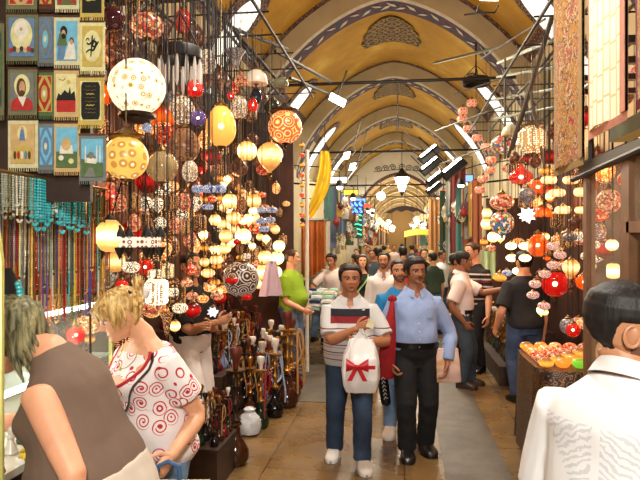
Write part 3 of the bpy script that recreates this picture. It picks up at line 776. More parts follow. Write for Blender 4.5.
# 7, 8 shoppers at the left textile stall
man7, J7 = person('person', 'person in a grey and green patterned shirt left of the white T-shirt', ground(319, 11.2), facing(-150), 1.70,
    dict(shirt=mosaic('patterned_shirting', [(150, 150, 140), (96, 112, 92), (190, 190, 180), (120, 128, 112)], 30, 0, (110, 116, 104), .02, .9), trousers=jean_mid, shoes=black_leather, sleeve=.42, sinf=.02, hem=-.05), hs, sk_olive, q=1)
man8, J8 = person('person', 'person in a white T-shirt leaning over the textile stall, seen from behind the striped polo', ground(335, 10.45), facing(25), 1.70,
    dict(shirt=pinkwhite, trousers=cloth('dark_grey_twill', (52, 50, 50)), shoes=black_leather, sleeve=.40, sinf=.022, hem=-.05, inf=.018), hs, sk_brown, q=1, lean=14, head=(0, -14, 0), rh=(.2, .34, .98), lh=(-.2, .34, .98), rpole=(1, -.4, 0), lpole=(-1, -.4, 0))
# 9 white polo man on the right, reaching to a stall
man9, J9 = person('person', 'person in a white polo and dark jeans reaching right towards a lamp stall', ground(461, 7.8), facing(-72), 1.77,
    dict(shirt=pinkwhite, trousers=jean_grey, shoes=brown_leather, sleeve=.42, sinf=.024, flare=.014, hem=-.03, collar=pinkwhite, inf=.018, cuff=.036, tinf=.018, belt=black_leather, waist=.04), dict(hs, th=.05), sk_deep, girth=1.05, belly=.3, q=1, head=(10, -8, 0),
    lh=(-.10, .52, 1.27), feet=((.1, .02), (-.1, .1)), lpole=(-.4, -.2, -1), rh=(.22, .06, .86))
m = MB(); m.box((0, 0, 0), (.07, .03, .10)); m.box((0, .017, .02), (.072, .008, .05))
po = m.build('phone_pouch', black_leather, man9); po.location = (.17, .05, .95); po.rotation_euler = (0, 0, rad(-75))
# 10 striped shirt man behind him
bw = zstripes('black_white_stripes', [(z, z + .022, (190, 176, 170)) for z in (.98, 1.05, 1.16, 1.23, 1.33, 1.40)] + [(1.30, 1.315, (140, 30, 40))], (26, 18, 20))
man10, J10 = person('person', 'person in a black shirt with white stripes standing behind the white polo', ground(474, 8.7), facing(50), 1.88,
    dict(shirt=bw, trousers=black_cloth, shoes=black_leather, sleeve=.42, sinf=.02, hem=-.05), dict(mat=h_brown, th=.04, front=.84), sk_pink, q=1, head=(-14, -6, 0))
man10b, J10b = person('person', 'person with dark hair half hidden behind the white polo and striped shirt', ground(456, 9.4), facing(-70), 1.70,
    dict(shirt=cloth('dark_brown_cotton', (50, 40, 36)), trousers=black_cloth, shoes=black_leather, sleeve=.42, sinf=.02, hem=-.05), dict(hs), sk_deep, q=1, head=(0, 4, 0))
# 11 dark T-shirt man in the right-hand lamp shop
man11, J11 = person('person', 'person in a charcoal T-shirt and blue jeans, back turned, under the right-hand lamps', ground(525, 7.05), facing(172), 1.78,
    dict(shirt=cloth('charcoal_jersey', (30, 29, 33)), trousers=denim('blue_denim', (36, 52, 84), (70, 92, 128)), shoes=black_leather, sleeve=.44, sinf=.026, flare=.014, hem=-.04, inf=.022, tinf=.018, cuff=.036), dict(hs), sk_pink, girth=1.15, belly=.4, q=1, lean=4, head=(0, 10, 0), lh=(-.31, .10, .86))
# 12 shopkeeper
man12, J12 = person('person', 'person in a black T-shirt and white trousers with arms folded among the left-hand lamps', ground(190, 5.55), facing(-58), 1.80,
    dict(shirt=black_cloth, trousers=cloth('white_twill', (216, 206, 200), .04), shoes=white_leather, sole=brown_leather, sleeve=.42, sinf=.024, hem=-.05, inf=.02, tinf=.024, cuff=.036), dict(hs, th=.04), sk_olive, girth=1.05, belly=.3, q=1, head=(-8, 4, 0),
    rh=(-.02, .31, 1.16), lh=(.02, .27, 1.12), rpole=(.7, -.2, -.8), lpole=(-.7, -.2, -.8), palm=((-.3, -1, 0), (.3, -1, 0)), feet=((.12, .34), (-.10, -.02)))
# 13 woman in taupe tank top, leaning over the jewellery counter
def shag(mb, M, h):
    for i in range(34):
        a = rad(random.uniform(62, 298)); v0 = random.uniform(.45, .8)
        p = head_point(a, v0, h, .09, 0); q_ = head_point(a, max(.12, v0 - .35), h, .12, 0); e = q_ + V((q_.x * .12, q_.y * .1, -random.uniform(.16, .46) * h))
        mb.tube([M @ p, M @ q_, M @ e], [.055 * h, .06 * h, .016 * h], 7, 0, True)
    for i in range(8):
        a = rad(-50 + i * 14); p = head_point(a, .88, h, .08, 0); q_ = head_point(a, .68, h, .12, 0); mb.tube([M @ p, M @ q_, M @ (q_ + V((0, 0, -.14 * h)))], [.05 * h, .05 * h, .015 * h], 7, 0, True)
taupe = cloth('taupe_ribbed_jersey', (112, 90, 76), .06)
p13 = ground(105, 2.2)
wom13, J13 = person('person', 'person in a taupe sleeveless top and beige trousers leaning over the jewellery counter', p13, facing(98), 1.84,
    dict(shirt=taupe, trousers=cloth('pale_beige_linen', (196, 184, 170), .05), shoes=brown_leather, sleeve=0, hem=-.0, neck=.304, inf=.010, drape=.5, sname='tank_top', tinf=.012),
    dict(mat=h_ash, front=.76, temple=.6, side=.25, back=.06, th=.1, rough=.5, ears=False, extra=[shag]), sk_pink, female=True, girth=1.12, belly=.9, bust=1.1, lean=30, q=2, headoff=(0, .06, -.085), head=(8, -26, 0),
    lh=(-.25, .12, .90), rh=(.15, .62, 1.16), lpole=(-.3, -1, 0), rpole=(.6, -.3, -.8), palm=(None, None), curl=(.9, .45))
# 14 blonde woman
def updo(mb, M, h):
    for i in range(20):
        a = rad(130 + 100 * (i / 19)); p = head_point(a, random.uniform(.55, .78), h, .08, 0); c = V((random.uniform(-.12, .12), -.52, .8 + random.uniform(-.08, .08))) * h
        e = c + V((random.uniform(-.25, .25), random.uniform(-.22, .02), random.uniform(.12, .36))) * h
        mb.tube([M @ p, M @ p.lerp(c, .6), M @ c, M @ e], [.05 * h, .075 * h, .065 * h, .012 * h], 7, 0, True)
    for i in range(16):
        a = rad(-62 + i * 8.2); p = head_point(a, .9, h, .07, 0); q_ = head_point(a, .76, h, .12, 0); r_ = head_point(a, .60, h, .09, 0); mb.tube([M @ p, M @ q_, M @ r_], [.05 * h, .055 * h, .016 * h], 7, 0, True)
    for s in (-1, 1):
        for i in range(5):
            a = rad(s * (64 + i * 8)); p = head_point(a, .7, h, .06, 0); q_ = head_point(a, .5, h, .06, 0); mb.tube([M @ p, M @ q_, M @ (q_ + V((0, .02, -.22)) * h)], [.045 * h, .045 * h, .012 * h], 7, 0, True)
t = NT('red_spiral_print'); v = t.coord()
nv = t.n('ShaderNodeTexVoronoi', feature='F1'); nv.inputs['Scale'].default_value = 13.5; nv.inputs['Randomness'].default_value = .75; t.l(v, nv.inputs['Vector'])
d = nv.outputs['Distance']; sub = t.n('ShaderNodeVectorMath', operation='SUBTRACT'); 
sc_ = t.n('ShaderNodeVectorMath', operation='SCALE'); sc_.inputs['Scale'].default_value = 1.0; t.l(v, sc_.inputs[0]); t.l(sc_.outputs[0], sub.inputs[0]); t.l(nv.outputs['Position'], sub.inputs[1])
sx = t.n('ShaderNodeSeparateXYZ'); t.l(sub.outputs[0], sx.inputs[0]); an = t.math('ARCTAN2', sx.outputs['Z'], sx.outputs['X'])
w_ = t.math('SINE', t.math('ADD', t.math('MULTIPLY', d, 30.0), an)); m1 = t.math('GREATER_THAN', w_, .42); m1 = t.math('MULTIPLY', m1, t.math('LESS_THAN', d, .52)); m2 = t.math('LESS_THAN', d, .11)
m1 = t.math('MAXIMUM', m1, m2); paisley = t.out(t.mix(m1, srgb(236, 226, 226), srgb(190, 24, 44)), .85)
g14 = ground(157, 2.95)
wom14, J14 = person('person', 'blonde person with hair clipped up in a white top with red spirals and denim shorts', g14, facing(42), 1.74,
    dict(shirt=paisley, trousers=jean_pale, tname='shorts', legs=.38, shoes=white_leather, sleeve=.30, sinf=.022, flare=.016, hem=-.055, neck=.268, inf=.021, drape=.5),
    dict(mat=h_blond, front=.78, temple=.62, side=.36, back=.10, th=.085, rough=.5, extra=[updo]), sk_fair, female=True, girth=1.12, belly=.3, bust=.7, lean=12, q=2, headoff=(0, .03, -.03), head=(-26, -24, 0), lip=(196, 110, 100),
    lh=(-.30, .12, .945), lpole=(.15, -1, -.3), rh=(.16, .30, 1.02), curl=(.6, 1.0), headscale=.96)
# her neckline trim, shoulder strap and hair clip
redtrim = cloth('red_piping', (176, 28, 40)); m = MB(); H14 = 1.70; rr_ = []
ring14, sp14, up14 = J14['ring'], J14['spine'], J14['up']
def on_front(J, t, ax, inf):
    """point on the clothed torso at spine height t, angle ax (0 front, + to the person's right)"""
    r = J['ring'](t, inf, 72, .5); a = PI / 2 - ax; j = (a / (2 * PI) * 72) % 72; i = int(j); return r[i].lerp(r[(i + 1) % 72], j - i)
pts = [on_front(J14, .272 - .075 * math.cos(k / 14 * PI / 2 * 1.0) ** 1.2 if True else 0, s * rad(62) * (k / 14), .022) for s in (-1,) for k in range(14, -1, -1)] + [on_front(J14, .272 - .075 * math.cos(k / 14 * PI / 2) ** 1.2, rad(62) * (k / 14), .022) for k in range(1, 15)]
m.tube(pts, .008, 8); m.build('neckline_trim', redtrim, wom14)
m = MB(); pts = [on_front(J14, lerp(.27, -.03, k / 18), lerp(rad(-66), rad(52), k / 18), .028) for k in range(19)]; m.tube(pts, .011, 8, 0, False, .35); 
tag(m.build('shoulder_bag', brown_leather), 'brown leather strap of a shoulder bag worn across the white and red top', 'bag'); so = bpy.data.objects['shoulder_bag']; so.matrix_world = J14['M']
m = MB()
pb = [on_front(J14, lerp(-.03, -.03, 0), rad(52), .03)]
m.box(pb[0] + V((.05, .02, -.09)), (.20, .07, .16)); m.build('pouch', brown_leather, so)
m = MB(); Mh, h = J14['HM'], J14['hh']
m.ball(Mh @ (V((-.2, -.32, .9)) * h), V((.15, .06, .05)) * h, 12, 8); m.build('hair_clip', black_leather, wom14)
m = MB(); m.ball(Mh @ (V((.1, -.66, .72)) * h), V((.12, .1, .16)) * h, 8, 6); m.build('hair_bow', white_cloth, wom14)
# low neckline: show skin above the trim
m = MB()
def neckskin(u, w):
    ax = (u * 2 - 1) * rad(60); lo = .272 - .073 * math.cos(abs(u * 2 - 1) * PI / 2) ** 1.2; return on_front(J14, lerp(lo, .290, w), ax, .0245 - .018 * w)
m.slab(neckskin, 24, 8, (0, -.004, 0)); m.build('skin_at_neckline', sk_fair, wom14)
m = MB(); pts = [on_front(J14, .285 - .05 * math.cos(k / 8 * PI / 2), rad(30) * k / 8, .02) for k in range(-8, 9)]; m.tube(pts, .0025, 6); m.ball(on_front(J14, .232, 0, .02), (.009, .006, .014), 8, 6); tag(m.build('necklace', plain('green_pendant_gold', (150, 150, 60), .3, .7), wom14))
# watch on the taupe woman's wrist and purse in her other hand
m = MB(); Wl, El = J13['wrist_l'], J13['elbow_l']; ax = (Wl - El).normalized(); c0 = Wl - ax * .02; u_ = ax.orthogonal().normalized(); w2 = ax.cross(u_)
m.tube([c0 + (u_ * math.cos(k / 20 * 2 * PI) + w2 * math.sin(k / 20 * 2 * PI)) * .036 for k in range(21)], .006, 8); wa = m.build('watch', plain('gold_watch', (150, 120, 60), .3, .8), wom13)
m = MB(); m.ball(c0 + V((-.036, 0, 0)), (.008, .016, .016), 10, 6); m.build('watch_face', plain('pale_dial', (214, 206, 190), .3), wa)
# 15 white shirt man in the right foreground
g15 = ground(611, 1.64)
t = NT('white_cotton_grey_print'); v = t.coord(); sx = t.n('ShaderNodeSeparateXYZ'); t.l(v, sx.inputs[0])
ax_ = t.math('ABSOLUTE', sx.outputs['X']); ph_ = t.math('ADD', t.math('MULTIPLY', sx.outputs['Z'], 300.0), t.math('MULTIPLY', ax_, 170.0)); ph_ = t.math('ADD', ph_, t.math('MULTIPLY', t.noise(v, 26, 3), 16.0))
mk = t.math('GREATER_THAN', t.math('SINE', ph_), .25); mk = t.math('MULTIPLY', mk, t.math('LESS_THAN', ax_, t.math('ADD', .04, t.math('MULTIPLY', t.math('SUBTRACT', sx.outputs['Z'], 1.20), .75))))
for op_, val in (('GREATER_THAN', 1.24), ('LESS_THAN', 1.40)): mk = t.math('MULTIPLY', mk, t.math(op_, sx.outputs['Z'], val))
mk = t.math('MULTIPLY', mk, t.math('LESS_THAN', sx.outputs['Y'], .06)); mk = t.math('MULTIPLY', mk, t.math('GREATER_THAN', ax_, .012))
printed_white = t.out(t.mix(mk, srgb(226, 225, 226), srgb(200, 200, 206)), .85)
man15, J15 = person('person', 'person in a white short-sleeved shirt with a faint grey print on the back', g15, facing(-126), 1.83,
    dict(shirt=printed_white, trousers=jean_dark, shoes=black_leather, sleeve=.40, sinf=.026, flare=.016, hem=-.05, inf=.02, drape=.8, collar=white_cloth, amp=.005), dict(mat=h_black, front=.82, temple=.7, side=.42, back=.14, th=.04, top=1.2, rough=.2), sk_olive, girth=1.05, belly=.3, q=2, headoff=(-.04, -.015, -.025), head=(-50, -4, 4), stubble=True, lean=14)
# chest logo on the striped polo
m = MB(); m.ball(on_front(J1, .243, -.5, .026), (.012, .004, .006), 8, 6); m.build('chest_logo', white_cloth, man1)
# shirt buttons and open placket on the blue shirt
for k in range(7):
    m = MB(); m.ball(on_front(J2, .255 - k * .038, 0, .021), (.005, .003, .005), 8, 6); m.build('button', white_cloth, bpy.data.objects['shirt.001'])
m = MB(); m.slab(lambda u, w: on_front(J2, lerp(.215, .165, w), lerp(-.62, -.3, u), .023), 6, 6, (0, -.003, 0)); m.build('chest_pocket', blue_cloth, man2)

# ------------------------------------------------------------------ the crowd further down the street
crowd = [(403, 12.0, 180, (196, 38, 34), 'person in a bright red T-shirt seen from behind beyond the white shirt', h_black, 1.78),
    (357, 17.0, 20, (206, 160, 74), 'person in a yellow-ochre top standing left of the far crowd', h_brown, 1.66), (378, 12.4, 170, (70, 84, 96), 'person in a slate grey shirt just left of the red T-shirt', h_black, 1.76),
    (372, 14.5, 10, (92, 44, 54), 'person in a maroon top in the far crowd left of centre', h_dark, 1.68), (356, 12.6, 150, (58, 66, 80), 'person in a dark blue-grey shirt bent towards the left-hand stalls', h_dark, 1.62),
    (424, 13.2, 0, (52, 48, 44), 'person in a dark brown jacket right of the red T-shirt', h_dark, 1.72), (431, 15.5, 200, (208, 190, 140), 'person in a pale sand top with light hair right of centre', h_blond, 1.64),
    (442, 14.0, -40, (214, 220, 226), 'person in a pale blue-white shirt by the right-hand stalls', h_dark, 1.66), (433, 12.2, 160, (44, 60, 46), 'person in a dark green shirt nearest the right-hand stalls', h_black, 1.66),
    (366, 21, 0, (106, 122, 150), 'person in a dusty blue shirt deep in the far crowd', h_dark, 1.74), (384, 22, 180, (150, 120, 100), 'person in a tan shirt deep in the far crowd', h_dark, 1.72),
    (394, 25, 0, (190, 170, 160), 'person in a pale pink shirt far down the street', h_dark, 1.7), (412, 21, 180, (64, 60, 66), 'person in a charcoal shirt behind the red T-shirt', h_dark, 1.75),
    (420, 26, 0, (120, 50, 46), 'person in a brick red shirt far down the street', h_dark, 1.7), (434, 20, 30, (170, 160, 120), 'person in a khaki shirt at the right of the far crowd', h_dark, 1.7),
    (368, 20.5, 0, (84, 100, 92), 'person in a grey-green shirt at the left of the far crowd', h_dark, 1.7), (402, 30, 180, (90, 96, 110), 'person in a steel grey shirt at the end of the vault', h_dark, 1.74),
    (388, 33, 0, (180, 150, 90), 'person in a mustard shirt beyond the end of the vault', h_dark, 1.7), (414, 36, 0, (70, 50, 50), 'person in a dark brown shirt beyond the end of the vault', h_dark, 1.7)]
protos = []
for i, (px_, d_, a_, rgb, lb, hm, Hh) in enumerate(crowd):
    sm = cloth('crowd_cloth_%d' % i, rgb)
    if i < 4:
        o, _ = person('person', lb, ground(px_, d_), facing(a_), 1.72, dict(shirt=sm, trousers=[jean_mid, black_cloth, jean_grey, jean_dark][i], shoes=black_leather, sleeve=.42 if i != 2 else .95, sinf=.02, hem=-.05, inf=.018), dict(hs, mat=hm, th=.06, back=.1 if i != 1 else 0.0), [sk_olive, sk_fair, sk_olive, sk_brown][i], q=0, group='crowd down the street', feet=((.1, .1 * (i - 1)), (-.1, -.1 * (i - 1))), female=(i == 1)); protos.append(o)
    else:
        o = copy_tree(protos[i % 4]); o.location = ground(px_, d_); o.rotation_euler = (0, 0, facing(a_)); tag(o, lb)
        for ch in o.children:
            nm_ = ch.name.split('.')[0]
            if nm_ in ('shirt', 'hair'):
                ch.material_slots[0].link = 'OBJECT'; ch.material_slots[0].material = sm if nm_ == 'shirt' else hm
    o.scale = (Hh / 1.72,) * 3
# ------------------------------------------------------------------ lamp shop on the left: frame, lamps
mb = MB(); mb.box((-2.79, 5.6, 2.0), (.08, 6.2, 4.0)); tag(mb.build('wall_shop_back', redwood, None, False), kind='structure')
mb = MB(); mb.box((-2.2, 8.78, 1.9), (1.2, .06, 3.8)); tag(mb.build('wall_shop_side', redwood, None, False), kind='structure')
def pipe(name, a, b, r, m, label, cat='pole', group=None):
    mb = MB(); mb.tube([a, b], r, 8); return tag(mb.build(name, m), label, cat, group)
ZL = 4.0
fr = thing('canopy_frame', 'dark pipe frame the left-hand lamps hang from', 'frame', (-2.0, 5.5, ZL))
for x in (-1.3, -1.75, -2.2, -2.6):
    mb = MB(); mb.tube([(x + 2.0, -3.2, 0), (x + 2.0, 3.2, 0)], .016, 8); mb.build('rail', iron, fr)
for k in range(11):
    mb = MB(); mb.tube([(-.72, -3.15 + k * .62, .02), (.78, -3.15 + k * .62, .02)], .009, 6); mb.build('crossbar', iron, fr)
mb = MB(); mb.box((-.22, -1.75, .06), (1.05, 2.9, .03)); mb.build('added_shade_panel', darkw, fr, False)  # added board that blocks vault light and darkens the lamp shop

def sup(n): return [(math.cos(a), math.sin(a)) for a in [rad(-84 + 168 * i / n) for i in range(n + 1)]]
SH = {
 'globe': [(c, s) for c, s in sup(14)],
 'bowl': [(c, s * .68) for c, s in sup(12)],
 'capsule': [(abs(c) ** .45, s * .5) for c, s in sup(12)],
 'egg': [(c * (1 - .12 * s), s * 1.4) for c, s in sup(14)],
 'drop': [(.06, -1.5), (.16, -1.25), (.5, -.95), (.85, -.5), (1, 0), (.92, .4), (.62, .78), (.3, .95)],
 'onion': [(.2, -.8), (.7, -.65), (1, -.2), (.98, .15), (.75, .5), (.42, .8), (.18, 1.15), (.07, 1.5)],
 'cyl': [(.3, -1.25), (.75, -1.18), (.95, -1.0), (1, -.9), (1, .9), (.95, 1.0), (.75, 1.18), (.35, 1.25)],
 'tulip': [(.18, -1.15), (.34, -.9), (.46, -.4), (.6, .2), (.85, .75), (1, 1.0), (.96, 1.0), (.8, .7), (.5, .1)],
 'dome': [(.98, -.42), (1.0, -.35), (.96, 0), (.8, .38), (.5, .66), (.2, .78)],
 'lantern': [(.35, -1.2), (.7, -1.05), (.92, -.7), (1, -.6), (1, .5), (.9, .6), (.6, .95), (.3, 1.15)],
}
CAPZ = {k: (v[-1][1] if k != 'tulip' else .95) for k, v in SH.items()}; BOTZ = {k: v[0][1] for k, v in SH.items()}
MESH = {}
def shade_mesh(shape, m, seg=None):
    k = (shape, m.name)
    if k not in MESH:
        mb = MB()
        if shape == 'star':
            mb.ball((0, 0, 0), .6, 12, 8)
            for i in range(14):
                z = 1 - 2 * (i + .5) / 14; a = i * 2.4; r = math.sqrt(1 - z * z); dv = V((r * math.cos(a), r * math.sin(a), z)); mb.tube([dv * .45, dv * 1.05], [.3, .02], 6)
        elif shape == 'lantern': mb.lathe(SH[shape], 8)
        elif shape == 'flower': mb.lathe(SH['bowl'], 32, wob=lambda a, z: 1 + .1 * math.cos(6 * a))
        else: mb.lathe(SH[shape], 22)
        MESH[k] = mb.mesh('lamp_shade', m, shape not in ('star', 'lantern'))
    return MESH[k]
def zt(s): return CAPZ.get(s, .62 if s == 'flower' else .9)
def zb(s): return BOTZ.get(s, -.62 if s == 'flower' else -.9)
def cap_mesh(shape, m, style=0):
    k = ('cap', shape, m.name, style)
    if k not in MESH:
        z = zt(shape) - .06; mb = MB(); w = {0: .42, 1: .78, 2: .3}[style]
        mb.lathe([(w * .9, z - .04), (w, z), (w * 1.02, z + .08), (w * .72, z + .13), (w * .55, z + .24), (w * .3, z + .34), (w * .16, z + .44), (.03, z + .5)], 18)
        MESH[k] = mb.mesh('cap', m)
    return MESH[k]
def fin_mesh(shape, m):
    k = ('fin', shape, m.name)
    if k not in MESH:
        z = zb(shape) + .05; mb = MB(); mb.lathe([(.02, z - .5), (.06, z - .42), (.05, z - .34), (.12, z - .25), (.07, z - .16), (.26, z - .06), (.32, z + .03), (.26, z + .05)], 14); MESH[k] = mb.mesh('finial', m)
    return MESH[k]
mb = MB(); mb.lathe([((1.0 if i % 2 else .55), -i / 60) for i in range(61)], 6); CHAIN = mb.mesh('chain', chainm)
mb = MB(); mb.lathe([(1, -i / 2) for i in range(3)], 6); CORD = mb.mesh('cord', iron)
mb = MB(); mb.ball((0, 0, 0), .2, 10, 8); BULB = mb.mesh('bulb', glow('lit_bulb', (255, 226, 170), 14))
LNAME = {'globe': 'globe_lamp', 'bowl': 'bowl_lamp', 'capsule': 'bowl_lamp', 'flower': 'bowl_lamp'}
def lamp_at(loc, r, shape, m, label, group=None, sz=(1, 1, 1), cap=0, fin=True, top=ZL, capm=None, bulb=False, name='hanging_lamp', parts=True, rz=None, cat='lamp', cr=.0035):
    if name == 'hanging_lamp': name = LNAME.get(shape, name)
    o = thing(name, label, cat, loc, random.uniform(0, 6) if rz is None else rz, group, tuple(r * q for q in sz))
    put('lamp_shade', shade_mesh(shape, m), o)
    cm = capm or brass
    if cap is not None and parts: put('cap', cap_mesh(shape, cm, cap), o)
    if fin and parts: put('finial', fin_mesh(shape, cm), o)
    if bulb: put('bulb', BULB, o)
    if top is not None:
        z0 = zt(shape) + .3; L = (top - loc[2]) / (r * sz[2]) - z0
        if L > .02:
            big = r > .1; c = put('chain', CHAIN if big else CORD, o, (0, 0, z0 + L)); c.scale = ((cr * (1.7 if big else 1)) / (r * sz[0]), cr * (1.7 if big else 1) / (r * sz[1]), L)
    return o
def lam(shape, px, py, rpx, m, label, X=-1.5, group=None, **kw):
    d = X / kx(px); p = P(px, py, d); return lamp_at(p, rpx / FPX * d, shape, m, label, group, **kw)

m_cream = glow('cream_milk_glass', (255, 228, 164), 1.5, (246, 168, 84)); m_hot = glow('bright_white_glass', (255, 246, 214), 4.0, (255, 206, 120)); m_warm = glow('warm_white_glass', (255, 236, 180), 2.3, (250, 184, 98))
m_amber = glow('amber_cut_glass', (246, 160, 56), 1.5, (140, 84, 30), 5); m_orange = glow('orange_glass', (246, 96, 14), 1.5, (180, 44, 8), 2); m_red = glow('red_glass', (206, 14, 12), .8, (120, 4, 6), 2)
def seethru(name, rgb, es, a):
    t = NT(name); t.out(srgb(*rgb), .08, 0, srgb(*rgb), es); t.b.inputs['Alpha'].default_value = a; return t.mat
g_red = seethru('red_blown_glass', (196, 16, 12), .45, .62); g_orange = seethru('orange_blown_glass', (232, 92, 16), .5, .62); g_clear = seethru('smoky_clear_glass', (190, 164, 116), .12, .5); g_purple = seethru('violet_glass', (96, 78, 140), .3, .6); g_dark = seethru('dark_plum_glass', (70, 30, 36), .03, .85)
mo_pink = mosaic('pink_mosaic', [(224, 136, 96), (196, 84, 60), (240, 190, 140), (160, 60, 50), (226, 150, 100)], 5, 1.12); mo_white = mosaic('white_mosaic', [(246, 222, 180), (216, 180, 140), (252, 240, 214), (170, 130, 110)], 6, 0.83); mo_multi = mosaic('many_coloured_mosaic', [(214, 70, 60), (70, 130, 110), (232, 190, 90), (80, 110, 170), (236, 220, 200), (200, 110, 60)], 5, 0.90)
mo_amber = mosaic('amber_mosaic', [(240, 170, 84), (222, 130, 52), (250, 214, 150), (190, 100, 44)], 5.5, 1.61); mo_red = mosaic('red_mosaic', [(214, 40, 26), (236, 90, 40), (170, 20, 22), (246, 170, 110)], 5, 1.28); mo_blue = mosaic('blue_white_mosaic', [(70, 92, 168), (206, 214, 232), (120, 144, 196), (236, 238, 240)], 7, 0.66); mo_dim = mosaic('dim_copper_mosaic', [(150, 84, 52), (110, 58, 40), (186, 120, 80), (90, 46, 34)], 5, .4); mo_silver = mosaic('silver_mosaic', [(170, 166, 164), (130, 126, 128), (206, 200, 196), (150, 130, 124)], 7, .25)
ri_yellow = rings('yellow_glass_white_discs', (252, 236, 200), (196, 140, 60), 2.2, 15, 0.96, .25, (238, 190, 92)); ri_cream = rings('cream_glass_gold_flowers', (255, 244, 206), (170, 126, 50), 3.4, 40, 1.25, .6, (255, 244, 206)); ri_orange = rings('orange_ring_mosaic', (255, 196, 120), (196, 90, 44), 1.4, 30, 1.23, .3); ri_dark = rings('black_white_ring_mosaic', (226, 206, 186), (62, 38, 30), 1.5, 34, .5, .3)
pi_white = pierced('pierced_white_bowl', (255, 240, 206), (150, 116, 80), 6, 2.56, .38); pi_gold = pierced('pierced_gold_cylinder', (255, 232, 170), (150, 104, 52), 6, 2.52, .34); pi_hot = pierced('pierced_bright_lantern', (255, 246, 216), (200, 160, 96), 5, 3.64, .44); pi_cop = pierced('pierced_copper', (255, 186, 110), (96, 56, 34), 7, 1.76, .28); pi_globe = pierced('lacy_cream_globe', (255, 240, 200), (236, 196, 128), 6, 1.80, .36)

# big globes nearest the camera
o = lam('globe', 137, 88, 28, ri_cream, 'largest cream glass globe with gold flower sprigs, glowing, top left', X=-1.35, cap=None, fin=False, capm=bronze, name='globe_lamp')
mb = MB(); mb.lathe([(.35, -.92), (.62, -.95), (.66, -1.08), (.5, -1.14), (.46, -1.25), (.1, -1.3)], 24); mb.build('base_collar', bronze, o)
lam('globe', 126, 159, 22, ri_yellow, 'yellow glass globe with white discs below the cream flowered globe', X=-1.35, cap=1, capm=brass, name='globe_lamp')
lam('globe', 162, 168, 16, g_clear, 'smoky clear glass globe, unlit, right of the yellow disc globe', X=-1.4, cap=2, name='globe_lamp')
lam('globe', 285, 128, 17, ri_orange, 'orange ring mosaic globe at the far right of the left shop', X=-1.3, cap=1, capm=bronze, name='globe_lamp')
lam('drop', 270, 156, 13, m_cream, 'cream teardrop lamp just below the orange ring mosaic globe', X=-1.35, cap=2)
lam('globe', 241, 280, 18, ri_dark, 'large unlit globe in black and white ring mosaic', X=-1.45, cap=2, name='globe_lamp')
lam('globe', 96, 273, 21, mosaic('grey_ring_mosaic', [(206, 196, 160), (150, 140, 110), (230, 224, 200), (180, 160, 80)], 6, .3), 'pale grey mosaic globe half hidden behind the bead necklaces', X=-1.75, cap=1, capm=bronze, name='globe_lamp')
lam('egg', 221, 127, 15, seethru('amber_crackled_glass', (240, 176, 84), .75, .8), 'amber cut glass lantern, tall and glowing, above the cream cluster', X=-1.4, cap=0, bulb=True)
lam('lantern', 110, 236, 14, m_warm, 'large glowing cream eight-sided lantern beside the necklaces', X=-1.5, cap=0, capm=iron, fin=False)
lam('lantern', 116, 262, 9, m_cream, 'small cream eight-sided lantern under the larger eight-sided lantern', X=-1.55, cap=None, fin=True, capm=iron)
# upper left corner, mostly unlit glass
lam('globe', 113, 20, 12, g_dark, 'dark plum glass ball at the top beside the tapestries', X=-1.5, cap=0)
lam('bowl', 147, 27, 17, mo_pink, 'pink mosaic bowl above the cream flowered globe', X=-1.6, cap=0, sz=(1, 1, 1.1))
lam('globe', 103, 96, 10, g_orange, 'red-orange glass lamp peeping out left of the cream flowered globe', X=-1.65, cap=0, bulb=True)
lam('dome', 163, 119, 11, m_orange, 'orange glass cone lamp below and right of the cream flowered globe', X=-1.6, cap=0, sz=(1, 1, 1.3))
lam('globe', 147, 129, 5, mo_blue, 'tiny blue glass ball between the two largest globes', X=-1.3, cap=0)
lam('globe', 195, 90, 8.5, g_red, 'small bright red glass ball under the black chandelier', X=-1.4, cap=0, bulb=True)
lam('egg', 207, 63, 9, mo_white, 'white crackled glass oval right of the black chandelier', X=-1.6, cap=None)
lam('tulip', 235, 60, 11, mo_silver, 'basket-shaped grey mosaic cup under the awning rods', X=-1.5, cap=None, fin=False, sz=(1, 1, .75))
lam('egg', 182, 111, 13, mo_white, 'white mosaic oval left of the amber cut glass lantern', X=-1.65, cap=0, sz=(1, 1, .8))
lam('globe', 198, 119, 8, g_purple, 'violet glass ball with a lit bulb in front of the white mosaic oval', X=-1.45, cap=0, bulb=True)
lam('egg', 239, 108, 8.5, mo_white, 'white glass oval right of the amber cut glass lantern', X=-1.55, cap=0)
lam('egg', 253, 106, 5, g_red, 'little red oval lamp beside the white glass oval', X=-1.5, cap=0, bulb=True)
lam('dome', 217, 80, 13, mo_dim, 'dull crystal dome lamp between the red ball and the basket cup', X=-1.7, cap=0)
lam('globe', 231, 97, 4, g_red, 'tiny red ball under the basket-shaped cup', X=-1.45, cap=0, bulb=True)
lam('onion', 241, 82, 7, mo_pink, 'small pink onion lamp beside the basket-shaped cup', X=-1.55, cap=0)
lam('dome', 256, 80, 12, plain('ivory_glass_shade', (206, 190, 170), .3, 0, .1, 3, .15), 'ivory glass shade, unlit, below the awning rods', X=-1.45, cap=0)
lam('egg', 256, 97, 6, plain('navy_glass', (44, 52, 84), .15), 'dark blue glass oval below the ivory shade', X=-1.5, cap=0)
lam('globe', 272, 108, 8, plain('green_black_glass', (46, 52, 44), .1), 'dark green glass ball left of the orange ring globe', X=-1.55, cap=0)
lam('bowl', 281, 84, 8, plain('clear_green_glass', (120, 130, 110), .08), 'pale green glass bowl on top of the orange ring globe stack', X=-1.4, cap=0)
lam('globe', 247, 152, 10, m_warm, 'glowing white ball left of the cream teardrop lamp', X=-1.5, cap=0)
